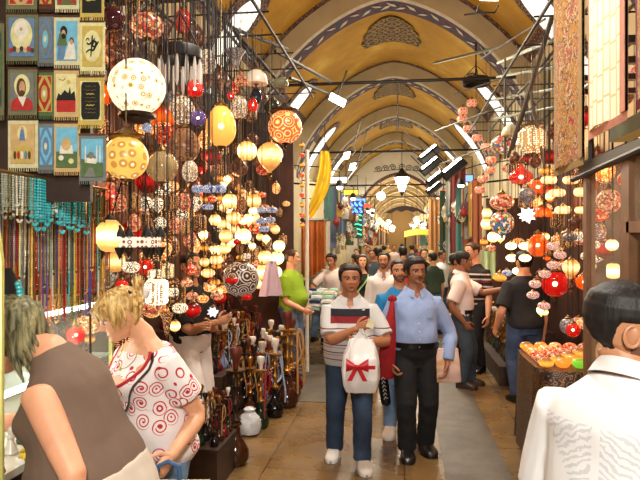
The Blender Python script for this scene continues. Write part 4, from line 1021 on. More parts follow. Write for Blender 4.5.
lam('egg', 184, 146, 14, rings('pastel_disc_mosaic', (226, 150, 120), (120, 80, 60), 2.2, 14, .45, .5, (170, 120, 80)), 'pastel mosaic egg with coloured discs right of the smoky globe', X=-1.6, cap=0, sz=(1.1, 1.1, .9))
lam('egg', 190, 172, 8, mo_white, 'white crystal oval below the pastel mosaic egg', X=-1.5, cap=0)
# blue and white small bowls
for i, (px, py) in enumerate(((198, 190), (209, 190), (220, 190))): lam('capsule', px, py, 6.2, mo_blue, 'blue and white ceramic bowl, %s of three in a row' % ['left', 'middle', 'right'][i], X=-1.42, cap=0, group='blue and white bowls in a row', sz=(1, 1, 1.3))
for i, (px, py) in enumerate(((208, 208), (261, 211), (272, 211), (261, 222), (270, 221), (264, 230))): lam('capsule', px, py, 5.6, mo_blue, 'small blue and white bowl, %s' % ['alone below the row of three', 'upper left of five right of the cream lamps', 'upper right of five right of the cream lamps', 'middle left of five right of the cream lamps', 'middle right of five right of the cream lamps', 'lowest of five right of the cream lamps'][i], X=-1.42 - .02 * i, cap=0, group='small blue and white bowls')
# black chandelier
p = atX(180, 56, -1.5); ch = thing('chandelier', 'black iron ring chandelier with hanging crystals', 'chandelier', p, 0, None)
R_ = 22 / FPX * (-1.5 / kx(180)); mb = MB(); mb.lathe([(R_ * .9, -.04), (R_, -.03), (R_, .03), (R_ * .92, .05), (R_ * .86, .02), (R_ * .86, -.03), (R_ * .9, -.04)], 32, cap=False); mb.build('ring', iron, ch)
for k in range(3):
    a = k * 2.1; mb = MB(); mb.tube([(R_ * .93 * math.cos(a), R_ * .93 * math.sin(a), .03), (0, 0, .3), (0, 0, ZL - p.z)], .006, 6); mb.build('chain', iron, ch)
crys = seethru('crystal_glass', (220, 214, 206), .12, .55)
for k in range(14):
    a = k * 2 * PI / 14; mb = MB(); mb.lathe([(.003, -.24), (.012, -.2), (.014, -.1), (.006, -.03)], 6, c=(R_ * .93 * math.cos(a), R_ * .93 * math.sin(a), 0)); mb.build('crystal', crys, ch)
lam('egg', 183, 22, 9, g_red, 'red glass lamp above the black chandelier', X=-1.7, cap=0)
# hoop chandelier with a pierced white band
p = atX(131, 243, -1.45); hoop = thing('hoop_chandelier', 'white pierced hoop chandelier with dark onion finials', 'chandelier', p)
sc = -1.45 / kx(131) / FPX; R_ = 29 * sc; hh_ = 5 * sc
band = rings('white_band_diamonds', (250, 232, 210), (120, 80, 60), 34, 14, .9, .1, (244, 224, 204))
mb = MB(); mb.lathe([(R_, -hh_), (R_ * 1.01, 0), (R_, hh_), (R_ * .96, hh_), (R_ * .96, -hh_), (R_, -hh_)], 40, cap=False); mb.build('band', band, hoop)
for k in range(7):
    a = k * 2 * PI / 7 + .3; c = (R_ * .98 * math.cos(a), R_ * .98 * math.sin(a), 0)
    mb = MB(); mb.lathe([(.005, hh_ + .06), (.012, hh_ + .045), (.026, hh_ + .02), (.03, hh_)], 12, c=c); mb.build('finial', iron, hoop); mb = MB(); mb.lathe([(.03, -hh_), (.022, -hh_ - .02), (.008, -hh_ - .05), (.002, -hh_ - .065)], 12, c=c); mb.build('finial', iron, hoop)
for k in range(3):
    a = k * 2.1; mb = MB(); mb.tube([(R_ * .98 * math.cos(a), R_ * .98 * math.sin(a), hh_), (0, 0, .5), (0, 0, ZL - p.z)], .004, 6); mb.build('chain', iron, hoop)
# lower group beside the shopkeeper
lam('drop', 164, 250, 8, mo_amber, 'amber onion-shaped lamp at the right end of the hoop chandelier', X=-1.4, cap=0)
lam('bowl', 131, 268, 9, pi_white, 'pierced white bowl lamp hanging under the hoop chandelier', X=-1.4, cap=0, capm=iron)
lam('globe', 145, 268, 8, g_red, 'red glass ball behind the pierced bowl under the hoop', X=-1.6, cap=0, bulb=True)
lam('cyl', 168, 272, 6, pi_gold, 'slim gold filigree cylinder lamp left of the shopkeeper', X=-1.35, cap=2)
lam('cyl', 155, 276, 7, pi_white, 'short pierced white drum above the brightest filigree lantern', X=-1.45, cap=0, sz=(1, 1, .65))
lam('cyl', 157, 293, 11.5, pi_hot, 'brightest filigree lantern, scalloped gold, beside the shopkeeper', X=-1.3, cap=0, sz=(1, 1, .9))
lam('bowl', 172, 293, 7, pi_white, 'pierced white bowl right of the brightest filigree lantern', X=-1.4, cap=0)
lam('cyl', 143, 293, 5, mo_silver, 'silver crystal cylinder left of the brightest filigree lantern', X=-1.4, cap=2, sz=(1, 1, 1.6))
lam('globe', 122, 287, 6.5, g_red, 'red glass ball with a lit bulb behind the blonde hair', X=-1.5, cap=0, bulb=True)
lam('globe', 131, 302, 6.5, g_red, 'red glass ball low beside the blonde hair', X=-1.55, cap=0, bulb=True)
lam('globe', 138, 285, 5, g_red, 'red glass ball between the pierced bowl and the filigree lantern', X=-1.55, cap=0, bulb=True)
lam('bowl', 180, 309, 8, pi_white, 'pierced white bowl hanging in front of the shopkeeper', X=-1.32, cap=2)
lam('tulip', 167, 324, 7, pi_cop, 'tulip-shaped copper cup in front of the shopkeeper', X=-1.28, cap=None, fin=True, sz=(1, 1, 1.5))
lam('globe', 175, 327, 5.5, m_warm, 'glowing white ball beside the copper tulip cup', X=-1.35, cap=0)
lam('globe', 193, 311, 8, m_red, 'dark red glass ball right of the shopkeeper', X=-1.5, cap=0)
lam('onion', 191, 271, 6, mo_red, 'red onion lamp beside the shopkeeper\'s face', X=-1.5, cap=0)
lam('flower', 187, 284, 6, mo_pink, 'pink flower bowl below the shopkeeper\'s chin', X=-1.4, cap=0)
lam('star', 213, 313, 6, glow('bluish_white_glass', (226, 232, 250), 1.6), 'white star lamp below the black and white globe', X=-1.45, cap=0, fin=False)
for i, (px, py) in enumerate(((210, 289), (217, 297), (203, 300), (192, 297), (225, 290))): lam('flower', px, py, 6, mo_pink if i % 2 else mo_amber, ['amber flower bowl left of the black and white ring globe', 'pink flower bowl under the amber flower bowls', 'amber flower bowl beside the red ball', 'pink flower bowl above the dark red ball', 'amber flower bowl touching the ring globe'][i], X=-1.45 - .05 * i, cap=0)
lam('drop', 97, 309, 6, m_amber, 'amber drop lamp behind the taupe shoulder', X=-1.75, cap=0)
lam('globe', 76, 336, 9, g_red, 'red glowing ball between the two women', X=-1.7, cap=0, bulb=True)
lam('globe', 90, 340, 5, m_amber, 'amber ball right of the red ball between the two women', X=-1.75, cap=0)
# the cream cluster
cl = [(230, 202, 7.5), (254, 202, 7.5), (234, 219, 7), (253, 219, 7), (243, 222, 4), (215, 221, 6), (223, 225, 6.5), (243, 237, 8), (226, 237, 7), (224, 250, 7), (214, 250, 5), (216, 261, 7), (208, 274, 7), (229, 211, 4), (253, 212, 4)]
cl.sort(key=lambda q: q[1])
for i, (px, py, r) in enumerate(cl): lam('bowl' if py > 224 and py != 237 else 'globe', px, py, r, m_hot if (r < 5 or r == 8) else (m_warm if i % 3 == 0 else m_cream), 'cream glowing glass lamp, %s from the top of the cluster in mid-shop' % nth(i), X=-1.5 - .05 * (i % 3), cap=0, group='cream cluster in the middle of the left shop')
cl = [(265, 258, 7), (277, 259, 7), (279, 247, 6), (262, 273, 8), (276, 273, 6), (259, 284, 6)]
cl.sort(key=lambda q: q[1])
for i, (px, py, r) in enumerate(cl): lam('globe', px, py, r, m_hot if i % 2 == 0 else m_warm, 'bright white lamp, %s from the top of the group beside the green T-shirt' % nth(i), X=-1.66 - .05 * (i % 3), cap=0, group='bright lamps beside the green T-shirt')
for i, (px, py, r, mm) in enumerate(((232, 281, 6, m_red), (252, 268, 5, m_red), (247, 298, 5, g_red), (237, 243, 4, m_red), (262, 196, 4, mo_red), (212, 200, 5, mo_red))): lam('flower', px, py, r, mm, 'small red lamp %s' % ['in front of the black and white ring globe', 'above right of the ring globe', 'under the ring globe', 'below the brightest cream ball', 'above the little blue bowls', 'beside the row of blue bowls'][i], X=-1.38, cap=0)
for i, (px, py) in enumerate(((172, 204), (184, 203), (158, 205), (134, 203), (120, 204), (146, 204), (185, 228), (176, 226), (160, 224), (146, 222), (134, 224), (196, 204), (200, 224), (190, 240), (182, 216))):
    sh = ['cyl', 'egg', 'drop'][i % 3]; lam(sh, px, py, 6.5, [pi_cop, mo_pink, pi_white][i % 3], '%s lamp, %s of the filigree row above the hoop chandelier' % (['copper filigree', 'pink mosaic', 'pierced white'][i % 3], nth(i)), X=-1.62 - .04 * (i % 3), cap=2, group='filigree lamps above the hoop chandelier')
random.seed(14)
for i in range(30):
    px, py = random.uniform(196, 276), random.uniform(176, 300); a_ = i % 3
    lam(['globe', 'bowl', 'drop'][a_], px, py, random.uniform(3.5, 5.5), [m_cream, m_amber, m_hot][a_], ['small cream ball', 'small amber bowl', 'small brilliant drop lamp'][a_] + ' hanging among the cream cluster of the left shop', X=random.uniform(-1.72, -1.58), cap=0, fin=False, group=['small cream balls', 'small amber bowls', 'small brilliant drops'][a_] + ' among the cream cluster')
# string of tiny lit balls on the corner pole
mb = MB(); q0, q1 = atX(302, 140, -1.36), atX(302, 230, -1.36); mb.tube([q0, q1], .004, 6); mb.tube([q0, (-1.36, 8.52, q0.z + .02)], .004, 6); tag(mb.build('light_cord', iron), 'thin dark cord threading the string of tiny balls', 'cord')
for i, y in enumerate(range(146, 228, 10)):
    lam('globe', 302, y, 2.6, mo_red if i % 2 else m_amber, 'tiny lit ball, %s from the top of the string on the corner pole' % nth(i), X=-1.36, cap=None, fin=False, top=None, group='string of tiny balls on the corner pole', name='string_light')
# the depth of the shop: many dim lamps
kinds = [('globe', mo_dim, 'dim copper mosaic globe'), ('bowl', mo_pink, 'pink mosaic bowl'), ('egg', mo_amber, 'amber mosaic egg'), ('cyl', pi_cop, 'copper filigree cylinder'), ('onion', mo_red, 'red mosaic onion lamp'), ('drop', mo_dim, 'dim copper mosaic drop'), ('bowl', pi_white, 'pierced white bowl'), ('flower', mo_amber, 'amber mosaic flower bowl'), ('globe', m_red, 'dark red glass ball'), ('lantern', pi_cop, 'copper filigree lantern')]
random.seed(5); pos = []
for i in range(1400):
    if len(pos) >= 140: break
    z = random.uniform(1.15, 3.75); y = random.uniform(3.0, 8.45); x = random.uniform(-2.62, -1.78); r = random.uniform(.065, .11)
    if x < -1.78 and 5.0 < y < 6.1 and x > -2.35 and z < 2.0: continue
    if all((V((x, y, z)) - q).length > r + s + .05 for q, s in pos): pos.append((V((x, y, z)), r))
for i, (p, r) in enumerate(pos):
    sh, m, lb = kinds[(i * 7 + (i // 10)) % 10]; up = p.z > 2.9
    if up and random.random() < .6: sh, m, lb = [('globe', mo_dim, 'dim copper mosaic globe'), ('egg', mo_silver, 'silver mosaic egg'), ('dome', mo_dim, 'dim copper mosaic dome'), ('drop', mo_dim, 'dim copper mosaic drop')][i % 4]
    lamp_at(p, r, sh, m, lb + (' in the dark upper rear of the left-hand lamp shop' if up else ' hanging deep inside the left-hand lamp shop'), ('upper rear lamps of the left shop: ' if up else 'rear lamps of the left shop: ') + lb, top=ZL - .02, cap=0, fin=False)

pos2 = []
for i in range(900):
    if len(pos2) >= 46: break
    z = random.uniform(1.3, 3.5); y = random.uniform(7.7, 8.62); x = random.uniform(-2.5, -1.62); r = random.uniform(.045, .07); p = V((x, y, z))
    if all((p - q).length > r + s + .03 for q, s in pos2 + pos): pos2.append((p, r))
for i, (p, r) in enumerate(pos2):
    sh, m, lb = kinds[(i * 3 + i // 10) % 10]
    lamp_at(p, r, sh, m, 'small ' + lb + ' in the far corner of the left-hand lamp shop', 'far corner lamps of the left shop: ' + lb, top=ZL - .02, cap=0, fin=False)
# ------------------------------------------------------------------ hookahs on a stepped stand
st = thing('stepped_stand', 'dark wooden stepped stand carrying the hookahs', 'stand', (-2.0, 6.98, 0))
for i, (x0, x1, z) in enumerate(((-1.82, -1.42, .1), (-2.2, -1.82, .5), (-2.6, -2.2, .95))):
    mb = MB(); mb.box(((x0 + x1) / 2 + 2.0, 0, z / 2), (x1 - x0 - .002, 2.1, z)); mb.build('step', darkw, st, False)
gl_green = plain('green_bottle_glass', (20, 44, 26), .08); gl_red = plain('ruby_bottle_glass', (96, 12, 12), .08); gl_brown = plain('brown_bottle_glass', (60, 30, 14), .1); gl_blue = plain('blue_white_bottle_glass', (120, 136, 170), .1); gl_black = plain('black_bottle_glass', (18, 16, 16), .08); clayw = plain('white_ceramic', (220, 214, 204), .3); clay = plain('red_clay', (96, 40, 24), .5); dkbowl = plain('dark_glazed_bowl', (34, 22, 16), .2); gold = plain('gilt_metal', (170, 122, 54), .28, .8)
HK = {}
def hookah(loc, h, gm, stem, bowlm, hosem, label, group, ang=0):
    o = thing('hookah', label, 'hookah', loc, ang, group, h)
    def part(nm, fn, m):
        k = (nm, m.name)
        if k not in HK: mb = MB(); fn(mb); HK[k] = mb.mesh(nm, m)
        return put(nm, HK[k], o)
    part('vase', lambda b: b.lathe([(.085, 0), (.1, .015), (.115, .06), (.11, .12), (.07, .19), (.04, .25), (.035, .31), (.05, .33), (.04, .35)], 16), gm)
    part('stem', lambda b: b.lathe([(.03, .34), (.045, .37), (.022, .4), (.02, .46), (.038, .49), (.038, .51), (.018, .54), (.016, .62), (.03, .65), (.016, .69), (.014, .76), (.022, .79)], 12), stem)
    part('ash_plate', lambda b: b.lathe([(.02, .755), (.075, .765), (.085, .785), (.078, .785), (.03, .775)], 18), stem)
    part('bowl', lambda b: b.lathe([(.02, .79), (.026, .83), (.03, .86), (.05, .9), (.055, .95), (.048, .97), (.02, .93)], 14), bowlm)
    def hose(b):
        pts = [V((.03, 0, .42)), V((.12, .02, .45)), V((.17, .05, .6)), V((.14, .05, .78)), V((.09, .04, .8)), V((.12, .0, .55)), V((.15, -.04, .25)), V((.14, -.02, .12))]
        q = []
        for i in range(len(pts) - 1):
            for k in range(4): q.append(pts[i].lerp(pts[i + 1], k / 4))
        for _ in range(3): q = [q[0]] + [(q[i - 1] + q[i] * 2 + q[i + 1]) / 4 for i in range(1, len(q) - 1)] + [q[-1]]
        b.tube(q, .011, 8)
    part('hose', hose, hosem); return o
tan_h = plain('tan_hose', (176, 132, 76), .6); red_h = plain('red_hose', (140, 24, 26), .6); blue_h = plain('pale_blue_hose', (150, 172, 200), .6); blk_h = plain('black_hose', (24, 22, 22), .5)
random.seed(9); looks = [(gl_brown, gold, gold, tan_h, 'brown glass hookah with gilt stem and tan hose'), (gl_red, gold, clay, red_h, 'ruby glass hookah with red hose'), (gl_green, gold, clayw, blk_h, 'green glass hookah with white bowl and black hose'), (gl_black, bronze, dkbowl, blk_h, 'black glass hookah with bronze stem'), (gl_blue, gold, clayw, blue_h, 'blue and white glass hookah with pale blue hose')]
rows = [(-1.56, .1, 12, (.58, .72), 'on the lowest step of the stand'), (-1.72, .1, 11, (.55, .8), 'at rear of the lowest step'), (-1.95, .5, 13, (.4, .55), 'on the middle step of the stand'), (-2.1, .5, 12, (.42, .55), 'at rear of the middle step'), (-2.32, .95, 13, (.34, .46), 'on the top step of the stand'), (-2.5, .95, 11, (.36, .46), 'at rear of the top step')]
n_ = 0
for x, z, n, (h0, h1), where in rows:
    for k in range(n):
        y = 6.0 + 1.96 * (k + .5) / n + random.uniform(-.02, .02); lk = looks[(k * 2 + n_ + (k // 5)) % 5]
        hookah((x + random.uniform(-.02, .02), y, z), random.uniform(h0, h1), lk[0], lk[1], lk[2], lk[3], lk[4] + ', ' + where, 'hookahs ' + where + ': ' + lk[4].split(' with')[0], random.uniform(-1.2, 1.2)); n_ += 1
# tall hookahs standing in front
hookah((-1.30, 6.75, 0), 1.12, gl_brown, gold, clay, tan_h, 'tallest gilt hookah standing on the floor in front of the stand', None, -.4)
hookah((-1.32, 7.12, 0), .98, gl_brown, gold, clay, tan_h, 'tall gilt hookah with looped tan hose behind the tallest one', None, .5)
hookah((-1.36, 6.35, 0), .86, gl_black, gold, clayw, blue_h, 'floor-standing hookah with white bowl and pale blue hose', None, .9)
hookah((-1.42, 5.95, 0), .74, gl_green, gold, clayw, red_h, 'floor-standing green glass hookah with red hose nearest the shopkeeper', None, -.8)
hookah((-1.33, 7.55, 0), .7, gl_red, gold, clay, tan_h, 'short ruby hookah standing on the floor near the green T-shirt', None, .2)
# white glass jar by the shoe
p = P(232, 431, 5.95); mb = MB(); mb.lathe([(.05, 0), (.1, .02), (.12, .09), (.1, .17), (.05, .22), (.06, .25), (.03, .27)], 18); tag(mb.build('glass_jar', plain('frosted_blue_white_glass', (196, 200, 206), .15, 0, .3, 14), loc=(-1.48, 5.72, 0)), 'frosted white glass jar on the floor by the shopkeeper\'s shoe', 'jar')
# small group of bottles in front of the shopkeeper
random.seed(3)
base = thing('crate', 'low dark crate under a huddle of small bottles beside the blonde woman', 'crate', (-1.60, 4.62, 0)); mb = MB(); mb.box((0, 0, .15), (.44, .5, .3)); mb.build('box', darkw, base, False); mb = MB(); mb.box((0, 0, .31), (.46, .52, .02)); mb.build('lid', darkw, base, False)
for k in range(16):
    i, j = k % 4, k // 4; lk = looks[(k + j) % 4]
    hookah((-1.77 + .115 * i, 4.45 + .12 * j, .32), random.uniform(.3, .4), lk[0], bronze if k % 2 else gold, lk[2], lk[3], lk[4].split(' with')[0].replace('hookah', 'small hookah') + ' huddled on the low crate beside the blonde woman', 'small hookahs on the low crate: ' + lk[4].split(' with')[0], random.uniform(-1, 1))
hookah((-1.40, 4.95, 0), 1.02, gl_brown, bronze, clay, blk_h, 'tall bronze hookah standing alone between the crate and the shopkeeper', None, 2)
# white scarf hanging
def drape(name, c, w, h, m, label, cat='scarf', group=None, rz=0, amp=.03, waves=4, th=.006, taper=0.0):
    mb = MB(); ph = random.uniform(0, 6)
    mb.slab(lambda u, v: V(((u - .5) * w * (1 - taper * (1 - v)), amp * math.sin(u * waves * PI + ph) * (.4 + .6 * v) , -h * v)), 18, 8, (0, th, 0))
    o = mb.build(name, m, loc=c); o.rotation_euler = (0, 0, rz); return tag(o, label, cat, group)
p = atX(272, 262, -1.33); drape('scarf', p, .28, .36, cloth('pale_lilac_cloth', (206, 176, 186)), 'pale lilac cloth hanging behind the green T-shirt', rz=.7, taper=.6)
mb = MB(); mb.tube([V((0, 0, -.03)), V((0, 0, ZL - p.z))], .004, 6); mb.build('cord', iron, bpy.data.objects['scarf'])
# corner pole and awning arms
mb = MB(); mb.tube([(-1.36, 8.55, 0), (-1.36, 8.55, 3.2)], .03, 10); tag(mb.build('corner_pole', plain('white_painted_pole', (206, 200, 186), .5)), 'white pole at the far corner of the left lamp shop', 'pole')
aw = thing('awning_frame', 'dark folding awning frame over the left-hand lamps', 'awning frame', P(270, 60, 7.6)); aw0 = aw.location.copy()
for a, b, lb in (((207, 0, 6.0), (285, 90, 7.6), 'long dark awning arm slanting down over the left lamps'), ((232, 29, 6.6), (287, 50, 7.6), 'upper dark awning arm reaching right over the left lamps'), ((275, 52, 7.6), (331, 83, 8.8), 'dark awning arm carrying the nearest floodlight'), ((232, 28, 6.6), (262, 76, 7.3), 'short dark awning strut under the upper arm'), ((290, 79, 7.8), (330, 95, 8.9), 'thin lower awning arm beside the floodlight')):
    mb = MB(); mb.tube([P(*a) - aw0, P(*b) - aw0], .022, 8); mb.build('arm', iron, aw)
# ------------------------------------------------------------------ jewellery stall on the near left
random.seed(21)
wool = lambda n, rgb: plain('woven_' + n, rgb, .9, 0, .14, 40, bump=.3)
W_ = {'olive': wool('olive', (110, 108, 76)), 'cream': wool('cream', (206, 198, 158)), 'blue': wool('blue', (96, 126, 160)), 'slate': wool('slate', (112, 116, 112)), 'sky': wool('sky', (110, 176, 204)), 'black': wool('black', (26, 26, 22)), 'red': wool('red', (172, 44, 38)), 'gold': wool('gold', (190, 166, 84)), 'green': wool('green', (84, 108, 66)), 'tan': wool('tan', (196, 164, 112)), 'white': wool('white', (220, 214, 198)), 'brown': wool('brown', (84, 58, 40)), 'skin': wool('skin', (196, 150, 110)), 'navy': wool('navy', (40, 56, 84)), 'pale': wool('pale', (214, 206, 150)), 'grey': wool('grey', (120, 120, 112))}
def tapestry(px0, px1, py0, py1, ground_, border, draw, label, d=2.42, turn=0.0):
    px, py = (px0 + px1) / 2, (py0 + py1) / 2; w = (px1 - px0) / FPX * d / max(math.cos(turn), .3); h = (py1 - py0) / FPX * d
    o = thing('small_tapestry', label, 'tapestry', P(px, py, d), YAW + rad(-14) * 0 + turn, 'small woven tapestries')
    def sheet(w, h, y, m, nm, c=(0, 0), par=o, th=.003):
        mb = MB(); mb.slab(lambda u, v: V((c[0] + (u - .5) * w, y + .0004 * math.sin(u * 6 + v * 4), c[1] + (v - .5) * h)), 6, 6, (0, th, 0)); return mb.build(nm, m, par)
    sheet(w, h * .92, 0, W_[border], 'border'); pf = sheet(w * .8, h * .76, -.004, W_[ground_], 'picture')
    mb = MB(); mb.tube([(-w * .5, -.002, h * .47), (w * .5, -.002, h * .47)], .004, 6); mb.build('hanging_rod', W_['brown'], o)
    mb = MB()
    for i in range(14): x = (-.48 + .96 * i / 13) * w; mb.tube([(x, 0, -h * .45), (x + random.uniform(-.002, .002), -.001, -h * .5 - .006)], .0016, 5)
    fr_ = mb.build('fringe', W_[border], o); fr_['kind'] = 'stuff'
    def el(x, z, rx, rz, m, nm='motif', dy=-.0065, n=18):
        mb = MB(); mb.rings([[V((x * w + rx * w * math.cos(2 * PI * k / n), yy, z * h + rz * h * math.sin(2 * PI * k / n))) for k in range(n)] for yy in (dy, dy + .003)]); return mb.build(nm, W_[m], pf)
    def poly(pts, m, nm='motif', dy=-.0065):
        mb = MB(); mb.rings([[V((x * w, yy, z * h)) for x, z in pts] for yy in (dy, dy + .003)]); return mb.build(nm, W_[m], pf)
    def stroke(pts, r, m, nm='lettering', dy=-.0075):
        q = [V((x * w, dy, z * h)) for x, z in pts]
        for _ in range(2): q = [q[0]] + [p for i in range(len(q) - 1) for p in (q[i].lerp(q[i + 1], .25), q[i].lerp(q[i + 1], .75))] + [q[-1]]
        mb = MB(); mb.tube(q, [r * w * (.6 + .6 * math.sin(PI * i / (len(q) - 1))) for i in range(len(q))], 6, 0, True, .35); return mb.build(nm, W_[m], pf)
    draw(el, poly, stroke); return o
def d_sky_figure(el, poly, st):
    el(0, .05, .34, .32, 'pale', dy=-.0055); el(0, .16, .22, .18, 'white', dy=-.006); poly([(-.08, -.1), (.08, -.1), (.05, .1), (-.05, .1)], 'white', 'figure'); el(0, .15, .04, .03, 'skin', 'head', -.0085)
    st([(-.05, .07), (-.14, .15)], .03, 'white', 'arm'); st([(.05, .07), (.14, .15)], .03, 'white', 'arm')
    for i in range(7): el(-.32 + .11 * i, -.26 + .03 * (i % 2), .06, .05, ['red', 'brown', 'tan', 'navy', 'tan', 'red', 'brown'][i], 'crowd_figure', -.0075)
def d_portrait(el, poly, st):
    el(0, .12, .27, .23, 'pale', 'halo', -.0055); poly([(-.38, -.37), (.38, -.37), (.36, -.2), (.14, -.1), (-.14, -.1), (-.36, -.2)], 'red', 'robe', -.006); poly([(-.14, -.1), (.16, -.1), (.04, -.3)], 'white', 'collar', -.0075)
    el(-.02, .08, .16, .19, 'brown', 'hair', -.007); el(.02, .08, .1, .13, 'skin', 'face', -.0085); el(.02, -.02, .07, .05, 'brown', 'beard', -.0095)
def d_two_figures(el, poly, st):
    poly([(-.36, -.1), (.02, -.1), (-.02, .12), (-.12, .2), (-.28, .12)], 'green', 'robe', -.006); el(-.1, .18, .13, .1, 'black', 'turban', -.0075); el(-.1, .13, .08, .07, 'skin', 'face', -.009); el(-.1, .08, .08, .05, 'black', 'beard', -.0095)
    poly([(-.1, -.36), (.36, -.36), (.3, -.06), (.1, -.02)], 'white', 'child_robe', -.0065); el(.2, .0, .08, .06, 'brown', 'child_hair', -.0075); el(.2, -.03, .06, .05, 'skin', 'child_face', -.009); poly([(-.36, -.36), (-.1, -.36), (-.04, -.1), (-.3, -.1)], 'blue', 'cloth', -.007)
def d_calligraphy(el, poly, st):
    el(0, 0, .36, .3, 'pale', 'oval', -.0055); st([(-.22, -.12), (-.1, -.06), (.06, -.1), (.2, .06), (.08, .1), (.0, .0), (.14, -.02), (.26, .08)], .035, 'black'); st([(.12, .14), (.02, .08), (-.12, .02), (-.2, .06)], .028, 'black'); st([(.02, .2), (.0, .06), (-.04, -.2)], .026, 'black')
    st([(-.24, .1), (-.16, .16), (-.1, .1)], .018, 'black')
def d_panel(el, poly, st):
    poly([(-.3, -.36), (.3, -.36), (.36, -.28), (.36, .28), (.3, .36), (-.3, .36), (-.36, .28), (-.36, -.28)], 'black', 'panel', -.0055)
    for i in range(8):
        z = .27 - .072 * i; wv = .2 + .05 * math.sin(i * 2.1); st([(-wv + 2 * wv * k / 7, z + .015 * math.sin(k * 2.3 + i)) for k in range(8)], .016, 'gold', 'lettering', -.0085)
def d_top_letters(el, poly, st):
    for x in (-.2, -.08, .04, .16): st([(x, .25), (x + .01, -.1)], .03, 'gold')
    st([(-.28, .0), (-.2, -.16), (.0, -.12), (.2, -.14), (.26, .2)], .03, 'gold')
def d_carpet(c1, c2, c3):
    def f(el, poly, st):
        poly([(0, .33), (.3, .1), (.3, -.1), (0, -.33), (-.3, -.1), (-.3, .1)], c1, 'medallion', -.0055); el(0, 0, .18, .18, c2, 'medallion_heart', -.0075); el(0, 0, .08, .07, c3, 'rosette', -.009)
        for sx in (-1, 1):
            for sz in (-1, 1): poly([(sx * .36, sz * .36), (sx * .14, sz * .36), (sx * .36, sz * .18)], c1, 'corner_motif', -.0055)
    return f
def d_city(el, poly, st):
    poly([(-.38, -.37), (.38, -.37), (.38, -.12), (-.38, -.12)], 'red', 'field', -.0055); poly([(-.38, -.14), (.38, -.14), (.34, .04), (.2, -.02), (.16, .12), (.1, .0), (-.05, .06), (-.2, -.04), (-.3, .0)], 'black', 'mosque_silhouette', -.007); el(.1, .22, .07, .04, 'gold', 'moon', -.007); st([(-.28, .28), (-.1, .24), (.0, .3)], .02, 'red')
def d_mosque(el, poly, st):
    poly([(-.4, -.38), (.4, -.38), (.4, -.1), (-.4, -.02)], 'green', 'garden', -.0055); poly([(-.2, -.1), (.14, -.12), (.14, .02), (-.2, .04)], 'white', 'mosque', -.007); el(-.03, .05, .11, .07, 'grey', 'dome', -.0085); el(-.15, .03, .05, .035, 'grey', 'dome', -.0085); el(.1, .01, .05, .03, 'grey', 'dome', -.0085)
    for x in (-.24, .18, .3): st([(x, -.1), (x, .24)], .018, 'white', 'minaret')
    poly([(-.3, -.38), (.14, -.38), (.04, -.2), (-.1, -.2)], 'grey', 'path', -.007)
def d_dome(el, poly, st):
    poly([(-.4, -.38), (.4, -.38), (.4, -.08), (-.4, -.08)], 'green', 'garden', -.0055); poly([(-.26, -.12), (.26, -.12), (.22, .04), (-.22, .04)], 'white', 'drum', -.007); el(0, .06, .18, .12, 'tan', 'dome', -.0085); el(-.2, -.2, .1, .05, 'white', 'cloud', -.0075); el(.18, -.26, .1, .05, 'pale', 'blossom', -.0075)
def d_nativity(el, poly, st):
    poly([(-.4, .02), (.4, .02), (.4, .38), (-.4, .38)], 'tan', 'upper_scene', -.0055); el(0, .2, .16, .15, 'pale', 'glow', -.0065); poly([(-.1, .06), (.1, .06), (.05, .28), (-.05, .28)], 'blue', 'figure', -.0075); el(0, .3, .045, .03, 'skin', 'head', -.009); el(0, -.2, .34, .17, 'gold', 'lower_scene', -.0065)
    for i in range(5): el(-.24 + .12 * i, -.22, .045, .08, ['brown', 'red', 'white', 'blue', 'brown'][i], 'small_figure', -.0085)
TP = [(6, 37, -36, 12, 'tan', 'olive', d_carpet('red', 'gold', 'white'), 'small tapestry with red centre cut off by the top edge, leftmost column'), (6, 38, 13, 64, 'blue', 'olive', d_sky_figure, 'small tapestry of a white-robed figure rising in a bright sky'), (8, 37, 68, 118, 'slate', 'olive', d_portrait, 'small tapestry with a bearded haloed head and red robe'), (8, 38, 119, 171, 'tan', 'cream', d_nativity, 'small tapestry of a blue-robed figure above a golden arch scene'),
    (38, 54, 15, 66, 'blue', 'slate', d_carpet('slate', 'sky', 'cream'), 'narrow grey-blue tapestry with an oval medallion, upper of the two blue ones'), (36, 54, 71, 119, 'gold', 'green', d_carpet('red', 'gold', 'white'), 'narrow green tapestry with red diamonds'), (38, 55, 122, 173, 'blue', 'slate', d_carpet('sky', 'blue', 'cream'), 'narrow grey-blue tapestry with wavy blue centre, lower of the two blue ones'), (38, 54, -36, 12, 'red', 'brown', d_carpet('gold', 'red', 'cream'), 'dark red tapestry cut off by the top edge, second column'),
    (55, 79, -38, 12, 'green', 'cream', d_carpet('red', 'green', 'pale'), 'green and pink tapestry cut off by the top edge, third column'), (54, 80, 16, 68, 'sky', 'cream', d_two_figures, 'small tapestry of a turbaned figure in green holding a child'), (54, 79, 69, 120, 'pale', 'tan', d_city, 'small tapestry of a black mosque outline over a red field'), (54, 80, 122, 175, 'sky', 'tan', d_dome, 'small tapestry of a domed building among green trees'),
    (80, 104, -30, 20, 'black', 'gold', d_top_letters, 'gold and black tapestry with upright gold script cut off by the top edge'), (80, 105, 21, 74, 'gold', 'pale', d_calligraphy, 'pale yellow tapestry with black brush calligraphy'), (78, 104, 76, 128, 'pale', 'gold', d_panel, 'tapestry with a black panel of gold script lines'), (79, 106, 134, 184, 'sky', 'slate', d_mosque, 'small tapestry of a mosque with minarets under a bright blue sky'), (-16, 4, 20, 120, 'green', 'olive', d_carpet('navy', 'green', 'gold'), 'dark green hanging cut off by the left edge')]
